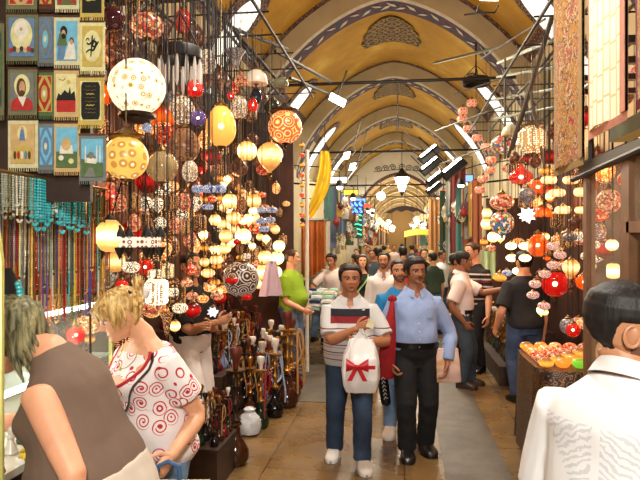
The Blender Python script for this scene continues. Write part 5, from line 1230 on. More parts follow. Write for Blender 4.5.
for i, (a, b, c, e, g_, bd, dr, lb) in enumerate(TP): tapestry(a, b, c, e, g_, bd, dr, lb, d=2.42 + (.02 if i % 2 else 0) + (.03 if 36 <= a <= 38 else 0))
mb = MB(); mb.box((-.05, 0, 0), (.5, .03, 1.2)); b_ = mb.build('backboard', darkw, None, False); b_.location = P(44, 60, 2.52); b_.rotation_euler = (0, 0, YAW); tag(b_, 'dark board behind the small tapestries', 'board')
# bead necklaces on two rails
sf = thing('necklace_rack', 'slim gilt rack holding the two rows of bead strings', 'rack', P(1, 262, 2.0) + V((0, 0, -1.82))); sf0 = sf.location.copy()
XN = -1.475
r0, r1 = atX(-14, 168, XN), atX(107, 191, XN); zr = r0.z * .5 + r1.z * .5
mb = MB(); mb.tube([(XN, r0.y, zr), (XN, r1.y, zr)], .007, 8); qq = mb.build('rail', gold, sf); qq.location = -sf0
zr2 = zr - .03
mb = MB(); mb.tube([(XN - .09, r0.y, zr2), (XN - .09, r1.y + .12, zr2)], .007, 8); qq = mb.build('rail', bronze, sf); qq.location = -sf0; mb = MB(); mb.tube([(XN, r0.y + .05, zr), (XN - .09, r0.y + .05, zr2)], .006, 6); mb.tube([(XN, r1.y, zr), (XN - .09, r1.y, zr2), (XN - .2, r1.y + .2, zr2 - 1.85)], .006, 6); qq = mb.build('stay', bronze, sf); qq.location = -sf0
BM = {}
def necklace(x, y, z, L, m, label, group, bead=.0052, pend=None, w=.016):
    k = (m.name, round(L, 2), round(bead, 4), w)
    if k not in BM:
        mb = MB(); n = int(L / (bead * 1.75)); pts = []
        for i in range(n): pts.append(V((0, -w * (1 - .25 * i / n), -i * bead * 1.75)))
        for i in range(1, 6): a = PI * i / 6; pts.append(V((0, -w * .75 * math.cos(a), -L - w * .9 * math.sin(a))))
        for i in range(n): pts.append(V((0, w * (1 - .25 * (n - 1 - i) / n), -(n - 1 - i) * bead * 1.75)))
        mb.tube([(0, -w, .008), (0, 0, .018), (0, w, .008)], .001, 4)
        for q in pts: mb.ball(q, bead, 6, 4)
        BM[k] = mb.mesh('bead_necklace', m)
    o = put('bead_necklace', BM[k]); o.location = (x, y, z - .012); o.rotation_euler = (0, 0, random.uniform(-.5, .5)); return tag(o, label, 'necklace', group)
bc = {'turquoise': (64, 178, 186), 'pale grey': (150, 156, 140), 'red': (168, 30, 28), 'amber': (206, 140, 40), 'olive': (112, 104, 58), 'brown': (98, 58, 34), 'white': (220, 212, 190), 'violet': (96, 66, 130), 'blue': (54, 84, 150), 'black': (34, 30, 30), 'coral': (206, 96, 70), 'yellow': (222, 196, 80)}
BMAT = {k: plain('beads_' + k, v, .25, 0, .2, 60) for k, v in bc.items()}
order = ['pale grey'] * 3 + ['olive', 'pale grey', 'pale grey', 'white', 'pale grey', 'olive', 'pale grey'] + ['turquoise'] * 7 + ['brown', 'white', 'turquoise', 'turquoise', 'red', 'turquoise', 'turquoise', 'turquoise', 'turquoise', 'turquoise', 'turquoise', 'turquoise', 'turquoise', 'pale grey', 'olive', 'pale grey', 'olive', 'brown']
N = len(order)
for i, c in enumerate(order):
    u = (i + .5) / N; px = 0 + 106 * u; d = XN / kx(px); y = (CF * d + CR * ((px - 320) / FPX * d)).y
    L = {'turquoise': .17}.get(c, .13) + .03 * math.sin(i * 2.3)
    necklace(XN + .0, y, zr, round(L, 2), BMAT[c], c + ' bead necklace on the upper gilt rail', 'necklaces on the upper rail: ' + c, .0068 if c == 'turquoise' else .0052)
cols = list(bc)
for i in range(74):
    u = (i + .5) / 74; px = -3 + 112 * u; X2 = XN - .09; d = X2 / kx(px); y = (CF * d + CR * ((px - 320) / FPX * d)).y
    c = ['olive', 'brown', 'red', 'white', 'amber', 'blue', 'coral', 'brown', 'black', 'violet', 'yellow', 'brown', 'turquoise', 'olive'][(i * 5 + i // 7) % 14]
    necklace(X2, y, zr2, [.42, .52, .36, .47, .58][i % 5] * (1.0 if px > 20 else .8), BMAT[c], 'long %s bead string on the darker rear rail' % c, 'long bead strings on the rear rail: ' + c, .0046, w=.012)
mb = MB(); pts = [V((0, .085 * math.cos(a), .085 * math.sin(a) * 1.15)) for a in [rad(-210 + 240 * i / 26) for i in range(27)]]
for p in pts: mb.ball(p, .012, 8, 6)
tb = mb.build('bead_collar', BMAT['turquoise']); tb.location = atX(5, 300, -1.42); tag(tb, 'thick turquoise bead collar on a black bust at the left edge', 'necklace')
mb = MB(); mb.lathe([(.05, -.12), (.06, 0), (.05, .08), (.03, .12)], 16); bu = mb.build('neck_bust', black_cloth); bu.location = atX(3, 300, -1.55); tag(bu, 'black bust carrying the turquoise collar', 'bust')

# glass counter with lit showcase
ct = thing('display_counter', 'glass jewellery counter at the lower left', 'counter', (-1.84, 2.3, 0))
mb = MB(); mb.box((0, 0, .5), (.72, 2.0, 1.0)); mb.build('body', darkw, ct, False)
mb = MB(); mb.box((0, 0, 1.02), (.78, 2.06, .03)); mb.build('top', plain('pale_counter_top', (206, 200, 180), .25), ct, False)
mb = MB(); mb.box((.375, 0, .55), (.012, 1.9, .8)); mb.build('front_glass', glass('counter_glass', (210, 226, 220), .05, .2), ct, False)
sc_o = thing('showcase', 'lit glass showcase on the counter behind the taupe top', 'showcase', (-1.88, 2.75, 1.04))
alum = plain('pale_gilt_frame', (196, 190, 110), .35, .4)
for x in (-.2, .2):
    for y in (-.55, .55): mb = MB(); mb.box((x, y, .26), (.022, .022, .52)); mb.build('post', alum, sc_o, False)
mb = MB(); mb.box((0, 0, .53), (.44, 1.14, .02)); mb.build('roof', alum, sc_o, False); mb = MB(); mb.box((0, 0, .2), (.4, 1.1, .008)); mb.build('shelf', glass('shelf_glass', (214, 232, 226), .05, .35), sc_o, False)
mb = MB(); mb.box((.205, 0, .26), (.006, 1.1, .5)); mb.build('pane', glass('counter_glass', (210, 226, 220), .05, .2), sc_o, False); mb = MB(); mb.box((-.21, 0, .26), (.006, 1.1, .5)); mb.build('mirror', plain('mirror', (200, 206, 200), .03, 1.0, .02), sc_o, False)
for z in (.49, .17): mb = MB(); mb.tube([(.12, -.5, z), (.12, .5, z)], .016, 10); mb.build('light_tube', glow('daylight_tube', (246, 252, 250), 9), sc_o)
point('showcase_light', (-1.72, 2.75, 1.36), 7, (1, .98, .92), .05)
mb = MB(); mb.tube([V((0, 0, 0)), V((0, 0, 1.82)), V((XN, r0.y + .02, zr)) - sf0], .010, 10); mb.build('post', alum, sf)
tags_ = [('white', (226, 222, 210)), ('white', (226, 222, 210)), ('yellow', (222, 190, 60)), ('red', (170, 30, 40)), ('silver', (170, 172, 170)), ('green', (70, 110, 70))]
FG = {}
random.seed(4); k = 0
for i in range(5):
    for j in range(12):
        x = -1.46 - i * .13 + random.uniform(-.02, .02); y = 1.62 + j * .105 + random.uniform(-.02, .02)
        if x < -1.66 and y > 2.12: continue
        c, rgb = tags_[(k * 5 + k // 3) % 6]; k += 1; nm = 'figurine' if c in ('white', 'silver') else 'trinket'
        if c not in FG:
            mb = MB()
            if nm == 'figurine': mb.lathe([(.026, 0), (.03, .006), (.02, .03), (.012, .055), (.018, .066), (.008, .078), (.014, .088), (.013, .1), (.004, .112)], 12)
            elif c == 'yellow':
                for q in range(7): a = q * .9; mb.ball((.022 * math.cos(a), .022 * math.sin(a), .03 + .012 * (q % 2)), (.016, .01, .008), 8, 5, 0, Euler((0, .5, a)).to_matrix())
                mb.lathe([(.012, 0), (.014, .02), (.006, .03)], 8)
            else: mb.lathe([(.022, 0), (.028, .012), (.022, .028), (.01, .034), (.012, .042), (.003, .05)], 12)
            FG[c] = mb.mesh(nm, plain(c + '_glazed_ware', rgb, .25))
        o = put(nm, FG[c]); o.location = (x, y, 1.036); o.rotation_euler = (0, 0, random.uniform(0, 6)); tag(o, 'small %s %s standing on the glass counter' % (c, 'figurine' if nm == 'figurine' else ('flower ornament' if c == 'yellow' else 'trinket jar')), nm, 'small %s %ss on the counter' % (c, nm))
# what the people hold
p = J13['w'](J13['hand_r']); mb = MB(); mb.ball((0, 0, -.03), (.045, .022, .055), 14, 10); pu = mb.build('coin_purse', black_leather); pu.location = p; pu.rotation_euler = (0, .3, 1.2); tag(pu, 'small black purse in the hand of the person in taupe', 'purse')
mb = MB(); mb.tube([(-.02, 0, .02), (0, 0, .034), (.02, 0, .02)], .005, 8); mb.build('clasp', plain('steel_clasp', (190, 190, 190), .25, .9), pu)
p = J14['w'](J14['hand_l']); cs = thing('picture_case', 'flat dark case with a cream edge held by the blonde person', 'case', p + V((0.05, -.05, .0)), YAW)
mb = MB(); mb.box((-.05, 0, -.2), (.44, .035, .34)); mb.build('panel', plain('dark_grey_vinyl', (44, 42, 40), .35), cs, False)
edge = plain('cream_piping', (206, 196, 158), .6)
mb = MB(); mb.tube([(-.27, -.002, -.37), (-.27, -.002, -.03), (.17, -.002, -.03), (.17, -.002, -.37), (-.27, -.002, -.37)], .012, 8); mb.build('edging', edge, cs)
mb = MB(); mb.tube([(-.05, 0, -.03), (-.045, 0, .035), (0, 0, .055), (.045, 0, .035), (.05, 0, -.03)], .011, 8); mb.build('handle', plain('dark_blue_webbing', (60, 90, 130), .7), cs)
# white plastic bag with bow
hp = J1['w'](J1['hand_l']); bg = thing('plastic_bag', 'white plastic bag with a red ribbon bow in front of the striped polo', 'bag', hp + V((.045, -.10, .045)), rad(4))
mb = MB(); rr = []
plast = plain('white_polythene', (232, 228, 226), .3, 0, .03, 9, 0, .3)
for z, w, t in ((-.42, .07, .03), (-.415, .115, .055), (-.36, .138, .08), (-.3, .145, .088), (-.24, .147, .09), (-.18, .143, .084), (-.12, .132, .07), (-.06, .115, .045), (-.02, .10, .028), (.0, .09, .016)):
    rr.append([V((w * math.copysign(abs(math.cos(a)) ** .5, math.cos(a)) + .022 * noise.noise(V((a * 1.6, z * 9, 1))), t * math.copysign(abs(math.sin(a)) ** .7, math.sin(a)) + .026 * noise.noise(V((a * 3.2, z * 11, 4))), z)) for a in [2 * PI * j / 36 for j in range(36)]])
mb.rings(rr); mb.build('body', plast, bg)
mb = MB(); mb.slab(lambda u, v: V(((u - .5) * (.15 * (1 - v) ** 1.5 + .03) , -.0 + .01 * math.sin(v * 5 + u * 9), -.02 + .10 * v)), 4, 8, (0, .004, 0)); mb.build('handle', plast, bg)
sat = plain('red_satin', (190, 18, 30), .35)
def front(x, z): return V((x, -.098 + .1 * abs(x) ** 1.5, z))
for s in (-1, 1):
    mb = MB(); mb.slab(lambda u, v: front(-.03 + s * (.012 + .075 * u), -.2 + (v - .5) * (.03 + .075 * u) + .012 * u) + V((0, -.012 * math.sin(v * PI), 0)), 8, 8, (0, .006, 0)); mb.build('bow_loop', sat, bg)
    mb = MB(); mb.slab(lambda u, v: front(-.03 + s * (.01 + .05 * v) + (u - .5) * .036, -.21 - .10 * v) + V((0, -.004, 0)), 4, 8, (0, .005, 0)); mb.build('bow_tail', sat, bg)
mb = MB(); mb.ball(front(-.03, -.2) + V((0, -.008, 0)), (.018, .012, .018), 10, 8); mb.build('bow_knot', sat, bg)
mb = MB(); mb.slab(lambda u, v: front(-.03 + .14 * u, -.205 + .028 * (v - .5)) + V((0, .0, 0)), 8, 2, (0, .005, 0)); mb.build('ribbon', sat, bg)
mb = MB(); mb.box((0, 0, 0), (.062, .024, .1)); ph = mb.build('phone', black_leather); ph.location = J1['w'](J1['hand_l'] + V((-.03, .05, .05))); ph.rotation_euler = (0, .1, .1); tag(ph, 'black phone in the hand of the striped polo', 'phone')
mb = MB(); mb.slab(lambda u, v: V(((u - .5) * .06, .004 * math.sin(u * 5), (v - .5) * .07)), 4, 4, (0, .002, 0)); pp = mb.build('paper_slip', plain('cream_paper', (220, 210, 176), .8)); pp.location = J1['w'](J1['hand_r'] + V((-.05, .045, .02))); pp.rotation_euler = (0, .3, .1); tag(pp, 'cream paper slip in the other hand of the striped polo', 'paper')
# red cloth bag on the blue shirt's shoulder
S2 = J2['w'](J2['shoulder_r']); rb = thing('cloth_bag', 'long red cloth bag hanging from the shoulder of the light blue shirt', 'bag', S2 - CR * .07, facing(-4) + PI)
mb = MB(); rr = []
for z, x, w, t in ((.045, .03, .018, .018), (-.02, .022, .024, .02), (-.12, .008, .042, .03), (-.24, -.008, .062, .036), (-.38, -.02, .07, .04), (-.54, -.03, .07, .04), (-.62, -.03, .068, .036), (-.63, -.03, .06, .03)):
    rr.append([V((x + w * math.cos(a) * (1 + .1 * math.cos(5 * a)), -.115 + t * math.sin(a) + (.03 if z > 0 else 0), z)) for a in [2 * PI * j / 30 for j in range(30)]])
mb.rings(rr); redc = plain('crimson_cloth', (150, 18, 26), .8, 0, .2, 9, 0, .2); mb.build('body', redc, rb)
for k in range(3): mb = MB(); mb.ball((.03 + .018 * (k - 1), -.1, .06 + .012 * (k % 2)), (.024, .018, .024), 10, 8); mb.build('knot', redc, rb)
# black roll with white lettering strokes
p = J2['w'](J2['wrist_r']); ub = thing('black_roll', 'slim black bag with white lettering held below the red cloth bag', 'bag', p + V((0.0, -.03, -.1)) - CR * .07, YAW, None); ub.rotation_euler = (0, rad(-8), YAW)
mb = MB(); mb.lathe([(.02, -.27), (.042, -.25), (.046, -.15), (.044, .0), (.036, .06), (.014, .08)], 20); mb.build('body', black_leather, ub)
for k in range(6):
    mb = MB(); z = -.2 + k * .034; mb.tube([(-.016, -.048, z), (.0, -.0495, z + .022), (.014, -.048, z + .004)], .0032, 5); mb.build('lettering', white_cloth, ub)
# paper bag in the left hand
p = J2['w'](J2['hand_l']); pb_ = thing('paper_bag', 'pinkish tan paper bag in the other hand of the light blue shirt', 'bag', p + V((.01, .075, .10)), YAW)
t = NT('printed_kraft'); v = t.coord(); c = t.ramp(t.noise(t.coord((3, 3, 8)), 1, 2), [(.35, srgb(206, 170, 160)), (.5, srgb(220, 190, 176)), (.65, srgb(200, 150, 90))]); kraft = t.out(c, .7)
mb = MB(); rr = []
for z, w, t_ in ((-.2, .12, .045), (-.19, .125, .05), (-.05, .115, .045), (.09, .10, .03)): rr.append([V((w * math.copysign(abs(math.cos(a)) ** .35, math.cos(a)), t_ * math.copysign(abs(math.sin(a)) ** .35, math.sin(a)), z)) for a in [2 * PI * j / 32 for j in range(32)]])
mb.rings(rr); mb.build('body', kraft, pb_)
mb = MB(); mb.tube([(-.05, 0, .085), (-.04, 0, .13), (0, 0, .145), (.04, 0, .13), (.05, 0, .085)], .005, 6); mb.build('handle', plain('twine', (150, 120, 80), .8), pb_)
# green shoulder bag on the woman in the black tank top
mb = MB(); pts = [on_front(J5, lerp(.265, -.01, k / 14), lerp(rad(-50), rad(64), k / 14), .016) for k in range(15)]; mb.tube(pts, .014, 8, 0, False, .4)
gb = thing('shoulder_bag', 'pale green shoulder bag across the black tank top', 'bag', (0, 0, 0)); gb.matrix_world = J5['M']; lg = cloth('pale_green_cloth', (150, 190, 120)); mb.build('strap', lg, gb)
mb = MB(); mb.ball(on_front(J5, -.02, rad(60), .06), (.1, .06, .12), 14, 10); mb.build('pouch', lg, gb)
# ------------------------------------------------------------------ lamp shop on the right
random.seed(31); ZR = 3.85
fr = thing('canopy_frame', 'dark pipe frame the right-hand lamps hang from', 'frame', (1.75, 7.6, ZR))
for x in (-.55, -.2, .15, .5):
    mb = MB(); mb.tube([(x, -2.9, 0), (x, 3.6, 0)], .016, 8); mb.build('rail', iron, fr)
for k in range(9):
    mb = MB(); mb.tube([(-.6, -2.9 + k * .8, .02), (.58, -2.9 + k * .8, .02)], .009, 6); mb.build('crossbar', iron, fr)
mb = MB(); mb.box((2.3, 7.0, 1.45), (.06, 6.6, 2.9)); tag(mb.build('wall_shop_back_right', redwood, None, False), kind='structure')
mb = MB(); mb.box((1.85, 10.4, 1.3), (.9, .06, 2.6)); tag(mb.build('wall_shop_side_right', redwood, None, False), kind='structure')
R = lambda sh, px, py, r, m, lb, X=1.45, **kw: lam(sh, px, py, r, m, lb, X, top=kw.pop('top', ZR), **kw)
R('lantern', 532, 140, 14, pi_globe, 'large lacy cream globe with a brass cap at the top of the right-hand lamps', X=1.35, cap=1, name='globe_lamp', sz=(1, 1, .85))
R('dome', 511, 133, 9.5, plain('dull_cream_shade', (186, 172, 140), .4), 'dull cream glass shade left of the lacy cream globe', X=1.35, cap=None, fin=False)
R('globe', 501, 146, 10, mo_multi, 'many-coloured mosaic ball left of the lacy cream globe', X=1.3)
R('onion', 521, 178, 12, g_red, 'big red onion-shaped glass lamp', X=1.35, bulb=True, sz=(1, 1, .8))
R('globe', 538, 188, 10, g_orange, 'red-orange glass ball with a lit bulb right of the red onion lamp', X=1.5, bulb=True, sz=(1, 1, .75))
R('drop', 527, 196, 8, mo_silver, 'silver mosaic cone under the red onion lamp', X=1.3)
R('bowl', 502, 203, 12, mo_pink, 'pink mosaic bowl, wide, on the left side of the right shop', X=1.3, bulb=True)
R('globe', 502, 224, 12, mo_multi, 'pink and gold glittering mosaic ball below the wide pink bowl', X=1.35)
for i, (px, py, r) in enumerate(((487, 214, 5), (487, 225, 6), (493, 238, 5.5))): R('globe', px, py, r, m_hot if i == 2 else m_warm, 'cream ball, %s of three down the left of the glittering mosaic ball' % ['top', 'middle', 'bottom'][i], X=1.3, group='cream balls left of the glittering mosaic ball')
R('star', 527, 216, 9, glow('white_star_glass', (255, 244, 232), 2.6), 'shining white star lamp', X=1.3, fin=False)
R('dome', 543, 214, 9, m_orange, 'orange dome lamp right of the shining white star', X=1.5)
R('egg', 538, 246, 9, g_orange, 'orange crackled egg lamp with a lit bulb', X=1.4, bulb=True, sz=(1.1, 1.1, .95))
for i, (px, py) in enumerate(((511, 247), (525, 247), (512, 259), (525, 259), (518, 272))): R('flower', px, py, 5.6, m_hot, 'brilliant white flower bowl, %s of five in a block' % ['upper left', 'upper right', 'middle left', 'middle right', 'lowest'][i], X=1.32 + .02 * i, group='brilliant white flower bowls')
pill = [(549, 181, 'upper cream capsule lamp left of the window post'), (557, 194, 'lower cream capsule lamp left of the window post'), (563, 211, 'third cream capsule lamp down by the window post')]
for px, py, lb in pill: R('capsule', px, py, 8, m_cream, lb, X=1.4)
for i, (px, py) in enumerate(((553, 247), (560, 256), (553, 266), (545, 275), (535, 285), (533, 296), (544, 307))): R('flower', px, py, 6, rings('pink_white_rosettes', (255, 226, 206), (170, 96, 90), 2.4, 16, .8, .3), 'pink rosette bowl, %s from the top of the spiral above the dark T-shirt' % nth(i), X=1.3, group='spiral of pink rosette bowls')
R('globe', 555, 285, 13, g_red, 'biggest red glass ball, lit, beside the spiral of rosette bowls', X=1.55, bulb=True)
R('drop', 571, 268, 8.5, m_cream, 'cream drop lamp at the foot of the window post', X=1.35)
R('bowl', 570, 238, 7, mo_silver, 'silver mosaic bowl left of the window post', X=1.4)
R('globe', 509, 291, 6, m_red, 'red ball beside the lowest white flower bowl', X=1.4); R('bowl', 500, 278, 7, m_amber, 'amber bowl left of the lowest white flower bowl', X=1.35); R('bowl', 507, 274, 5, mo_blue, 'blue mosaic bowl touching the amber bowl', X=1.3)
R('bowl', 491, 249, 5, mo_pink, 'small pink mosaic bowl over the pale green cloth', X=1.3); R('globe', 484, 243, 4, m_amber, 'small amber ball left of the small pink bowl', X=1.3)
R('globe', 515, 160, 6, mo_dim, 'dim copper ball under the dull cream shade', X=1.4); R('globe', 535, 163, 6, mo_dim, 'dim copper ball under the lacy cream globe', X=1.45); R('bowl', 545, 172, 6, m_amber, 'amber bowl right of the red onion lamp', X=1.5)
R('globe', 568, 327, 8, mo_silver, 'silver mosaic ball low beside the window post', X=1.3); R('globe', 573, 331, 7, g_red, 'red ball low beside the window post', X=1.28, bulb=True)
random.seed(15)
for i in range(18):
    px, py = random.uniform(484, 552), random.uniform(196, 320); a_ = i % 3
    R(['globe', 'bowl', 'drop'][a_], px, py, random.uniform(3.2, 5), [m_warm, m_orange, m_hot][a_], ['small cream ball', 'small orange bowl', 'small brilliant drop lamp'][a_] + ' among the right-hand lamps', X=random.uniform(1.5, 1.66), cap=0, fin=False, group=['small cream balls', 'small orange bowls', 'small brilliant drops'][a_] + ' among the right-hand lamps')
# ring chandelier with its spiral of pink bowls
p = atX(476, 83, 1.3); ch = thing('ring_chandelier', 'dark metal ring carrying the spiral of pink bowls', 'chandelier', p); sc = 1.3 / kx(476) / FPX
mb = MB(); mb.lathe([(13 * sc, -.06), (14 * sc, -.05), (14 * sc, .05), (12 * sc, .07), (11 * sc, .05), (11 * sc, -.05), (13 * sc, -.06)], 28, cap=False); mb.build('ring', iron, ch)
mb = MB(); mb.tube([(0, 0, .07), (0, 0, .75)], .012, 6); mb.build('chain', iron, ch)
for a in (0, PI / 2): mb = MB(); mb.tube([(14 * sc * math.cos(a), 14 * sc * math.sin(a), .05), (0, 0, .3), (-14 * sc * math.cos(a), -14 * sc * math.sin(a), .05)], .008, 6); mb.build('stay', iron, ch)
m_sp = rings('pink_amber_bowl', (255, 190, 150), (210, 96, 70), 2.2, 14, .75, .3)
for i, (px, py) in enumerate(((472, 104), (463, 112), (462, 120), (468, 130), (477, 139), (486, 148), (491, 161), (490, 171), (483, 180), (480, 191), (476, 198))): R('capsule', px, py, 5.2, m_sp, 'small pink bowl, %s from the top of the long spiral under the ring' % nth(i), X=1.3, group='long spiral of pink bowls', top=p.z, sz=(1, 1, 1.4), cr=.003)
# the depth of the right-hand shop
pos = []
for i in range(1500):
    if len(pos) >= 60: break
    z = random.uniform(1.0, 3.3); y = random.uniform(4.7, 10.0); x = random.uniform(1.62, 2.18); r = random.uniform(.06, .1)
    if y < 7.7 and y > 6.7 and x < 2.0 and z < 1.9: continue
    if all((V((x, y, z)) - q).length > r + s + .05 for q, s in pos): pos.append((V((x, y, z)), r))
for i, (p, r) in enumerate(pos):
    sh, m, lb = kinds[(i * 3 + i // 10) % 10]; lamp_at(p, r, sh, m, lb + ' hanging deep inside the right-hand lamp shop', 'rear lamps of the right shop: ' + lb, top=ZR - .02, fin=False)
# glazed front at the near right
wd = plain('brown_window_wood', (112, 76, 48), .45, 0, .2, 8); wl = plain('greenish_beam_paint', (120, 134, 92), .6)
XF = 1.25
gf = thing('display_window', 'brown wooden glazed shop window with its awning rail and carpet pole', 'window', (XF, 3.6, 0))
def fbox(nm, y0, y1, z0, z1, m, t=.06, x=0): mb = MB(); mb.box((x, (y0 + y1) / 2 - 3.6, (z0 + z1) / 2), (t, y1 - y0, z1 - z0)); mb.build(nm, m, gf, False)
fbox('post', 4.22, 4.29, 0, 2.36, wd); fbox('post', 3.46, 3.58, 0, 2.36, wd); fbox('post', 3.20, 3.27, 0, 2.36, wd); fbox('lintel', 2.0, 4.32, 2.36, 2.42, plain('dark_lintel', (44, 34, 28), .5), .1)
fbox('transom', 2.4, 3.5, 1.94, 2.0, wd); fbox('sill', 3.5, 4.29, .82, .88, wd, .1); fbox('panel', 3.5, 4.29, 0, .82, darkw, .05); fbox('post', 2.40, 2.48, 0, 2.36, wd)
fbox('pane', 3.58, 4.22, .88, 2.36, glass('shop_glass', (220, 200, 170), .04, .12), .006); fbox('pane', 2.5, 3.46, 2.0, 2.36, glass('shop_glass', (220, 200, 170), .04, .12), .006)
fbox('door_leaf', 2.5, 3.20, 0, 1.94, plain('varnished_door', (150, 104, 62), .4, 0, .15, 6), .04); fbox('latch', 3.30, 3.33, 1.50, 1.62, brass, .03, -.03)
mb = MB(); mb.box((XF + .22, 3.35, 2.62), (.12, 2.0, .1)); qq = mb.build('beam', wl, gf, False); qq.location = (-XF, -3.6, 0)
mb = MB(); mb.tube([atX(575, 180, XF - .04) + V((0, .05, 0)), V((XF - .04, 2.2, 2.39))], .02, 8); qq = mb.build('bar', iron, gf); qq.location = (-XF, -3.6, 0)
# things seen through the glass
for sh, px, py, r, m, lb, X in (('capsule', 571, 181, 8, m_cream, 'cream capsule lamp hanging just behind the window post', 1.45), ('capsule', 583, 193, 9, m_cream, 'cream capsule lamp behind the glass, upper', 1.45), ('capsule', 582, 211, 7, m_cream, 'cream capsule lamp behind the glass, lower', 1.5), ('globe', 594, 186, 5, g_red, 'small lit red ball behind the glass', 1.45), ('globe', 609, 202, 12, mo_pink, 'pink mosaic ball behind the glass next to the brown post', 1.5), ('bowl', 598, 216, 10, mo_red, 'red mosaic bowl behind the glass on the shelf line', 1.45), ('flower', 594, 246, 6, pi_white, 'pierced white bowl behind the glass, upper of three', 1.42), ('flower', 587, 257, 6.5, pi_white, 'pierced white bowl behind the glass, middle of three', 1.42), ('flower', 590, 267, 6, pi_white, 'pierced white bowl behind the glass, lowest of three', 1.44),
    ('globe', 612, 246, 6, m_hot, 'bright ball behind the glass, upper, at the brown post', 1.5), ('cyl', 613, 272, 6, m_hot, 'bright drum behind the glass, lower, at the brown post', 1.5), ('globe', 584, 283, 8, g_orange, 'orange ball behind the glass above the black hair', 1.5), ('egg', 590, 232, 7, mo_dim, 'dim copper egg behind the glass', 1.6), ('egg', 600, 232, 6, mo_multi, 'many-coloured egg behind the glass', 1.6), ('drop', 626, 180, 8, mo_red, 'red mosaic drop behind the small upper pane', 1.5), ('globe', 636, 170, 7, m_orange, 'orange ball behind the small upper pane', 1.6)):
    lam(sh, px, py, r, m, lb, X, top=2.62 if X < 1.48 else 3.0, cap=0, fin=False, bulb=m in (g_red, g_orange))
fr2 = thing('ceiling_grid', 'dark slats inside the glazed shop that its lamps hang from', 'grid', (1.75, 3.5, 3.0))
for k in range(7): mb = MB(); mb.box((0, -1.2 + k * .4, 0), (1.05, .05, .04)); mb.build('slat', darkw, fr2, False)
mb = MB(); mb.lathe([(.05, 0), (.055, .3), (.06, .7), (.075, .86), (.06, .9)], 16); va = mb.build('tall_vase', glow('yellow_lit_glass', (240, 196, 110), .6), loc=(1.5, 3.72, .9)); tag(va, 'tall yellow glass column lamp behind the shop glass', 'lamp')
mb = MB(); mb.box((1.6, 3.9, .88), (.6, .8, .04)); qq = mb.build('shelf', darkw, gf, False); qq.location = (-XF, -3.6, 0)
# hanging carpets above the shop front
def rugmat(name, cols, sc):
    t = NT(name); v = t.coord(); k = len(cols); n = t.noise(v, sc, 6, .7)
    c = t.ramp(n, [(.34 + .32 * i / k, srgb(*q)) for i, q in enumerate(cols)], 'CONSTANT'); c2 = t.ramp(t.noise(v, 22, 4), [(.35, (.55, .5, .45, 1)), (.65, (1, 1, 1, 1))]); t.bump(t.noise(v, 120), .3, .004)
    return t.out(t.mix(.8, c, c2, 'MULTIPLY'), .95)
rug_a = rugmat('patchwork_carpet', [(158, 46, 36), (190, 160, 104), (140, 110, 62), (206, 140, 60), (110, 70, 50), (196, 176, 130), (170, 60, 50), (150, 128, 84), (84, 60, 44)], 4.5)
t = NT('cream_panel_carpet'); v = t.coord(); br = t.n('ShaderNodeTexBrick'); br.inputs['Scale'].default_value = 1; br.inputs['Brick Width'].default_value = .15; br.inputs['Row Height'].default_value = .075; br.inputs['Mortar Size'].default_value = .008; br.offset = .12
br.inputs['Color1'].default_value = srgb(248, 242, 216); br.inputs['Color2'].default_value = srgb(240, 230, 198); br.inputs['Mortar'].default_value = srgb(214, 196, 146); t.l(t.coord(rot=(0, PI / 2, 0)), br.inputs['Vector']); t.bump(t.noise(v, 120), .3, .004); rug_b = t.out(br.outputs['Color'], .95)
def rug(y0, y1, z0, z1, m, label, edge=None, x=XF - .09):
    o = thing('hanging_carpet', label, 'carpet', (x, (y0 + y1) / 2, z0))
    w = y1 - y0; h = z1 - z0
    mb = MB(); mb.slab(lambda u, v: V((.02 * math.sin(u * 7) * (1 - v * .5), (u - .5) * w, v * h)), 16, 10, (.014, 0, 0)); mb.build('pile', m, o)
    if edge:
        for s in (0, 1): mb = MB(); mb.slab(lambda u, v: V((.02 * math.sin(s * 7) * (1 - v * .5) - .004, (s - .5) * w + (u - s) * .07, v * h)), 2, 10, (.02, 0, 0)); mb.build('border', edge, o)
    mb = MB()
    for i in range(40): y = (-.5 + (i + .5) / 40) * w; mb.tube([(.01, y, 0), (.008, y + random.uniform(-.004, .004), -.05)], .004, 4)
    f_ = mb.build('fringe', edge or m, o); f_['kind'] = 'stuff'; return o
rug(4.10, 4.86, 2.44, 4.4, rug_a, 'red and gold patchwork carpet hanging above the window post', plain('ochre_selvage', (150, 120, 76), .9))
rug(3.34, 4.0, 2.58, 4.3, rug_b, 'cream panelled carpet hanging at the upper right', plain('rose_selvage', (190, 130, 106), .9))
rug(2.5, 3.22, 2.6, 4.3, rug_a, 'dark patterned carpet cut off by the right edge', plain('dark_red_selvage', (110, 40, 36), .9))
mb = MB(); mb.tube([(XF - .09, 2.3, 4.4), (XF - .09, 5.1, 4.4)], .025, 8); qq = mb.build('pole', iron, gf); qq.location = (-XF, -3.6, 0)
mb = MB(); mb.tube([(XF - .05, 4.05, 2.4), (XF - .05, 4.05, 4.4)], .018, 8); qq = mb.build('upright', iron, gf); qq.location = (-XF, -3.6, 0)
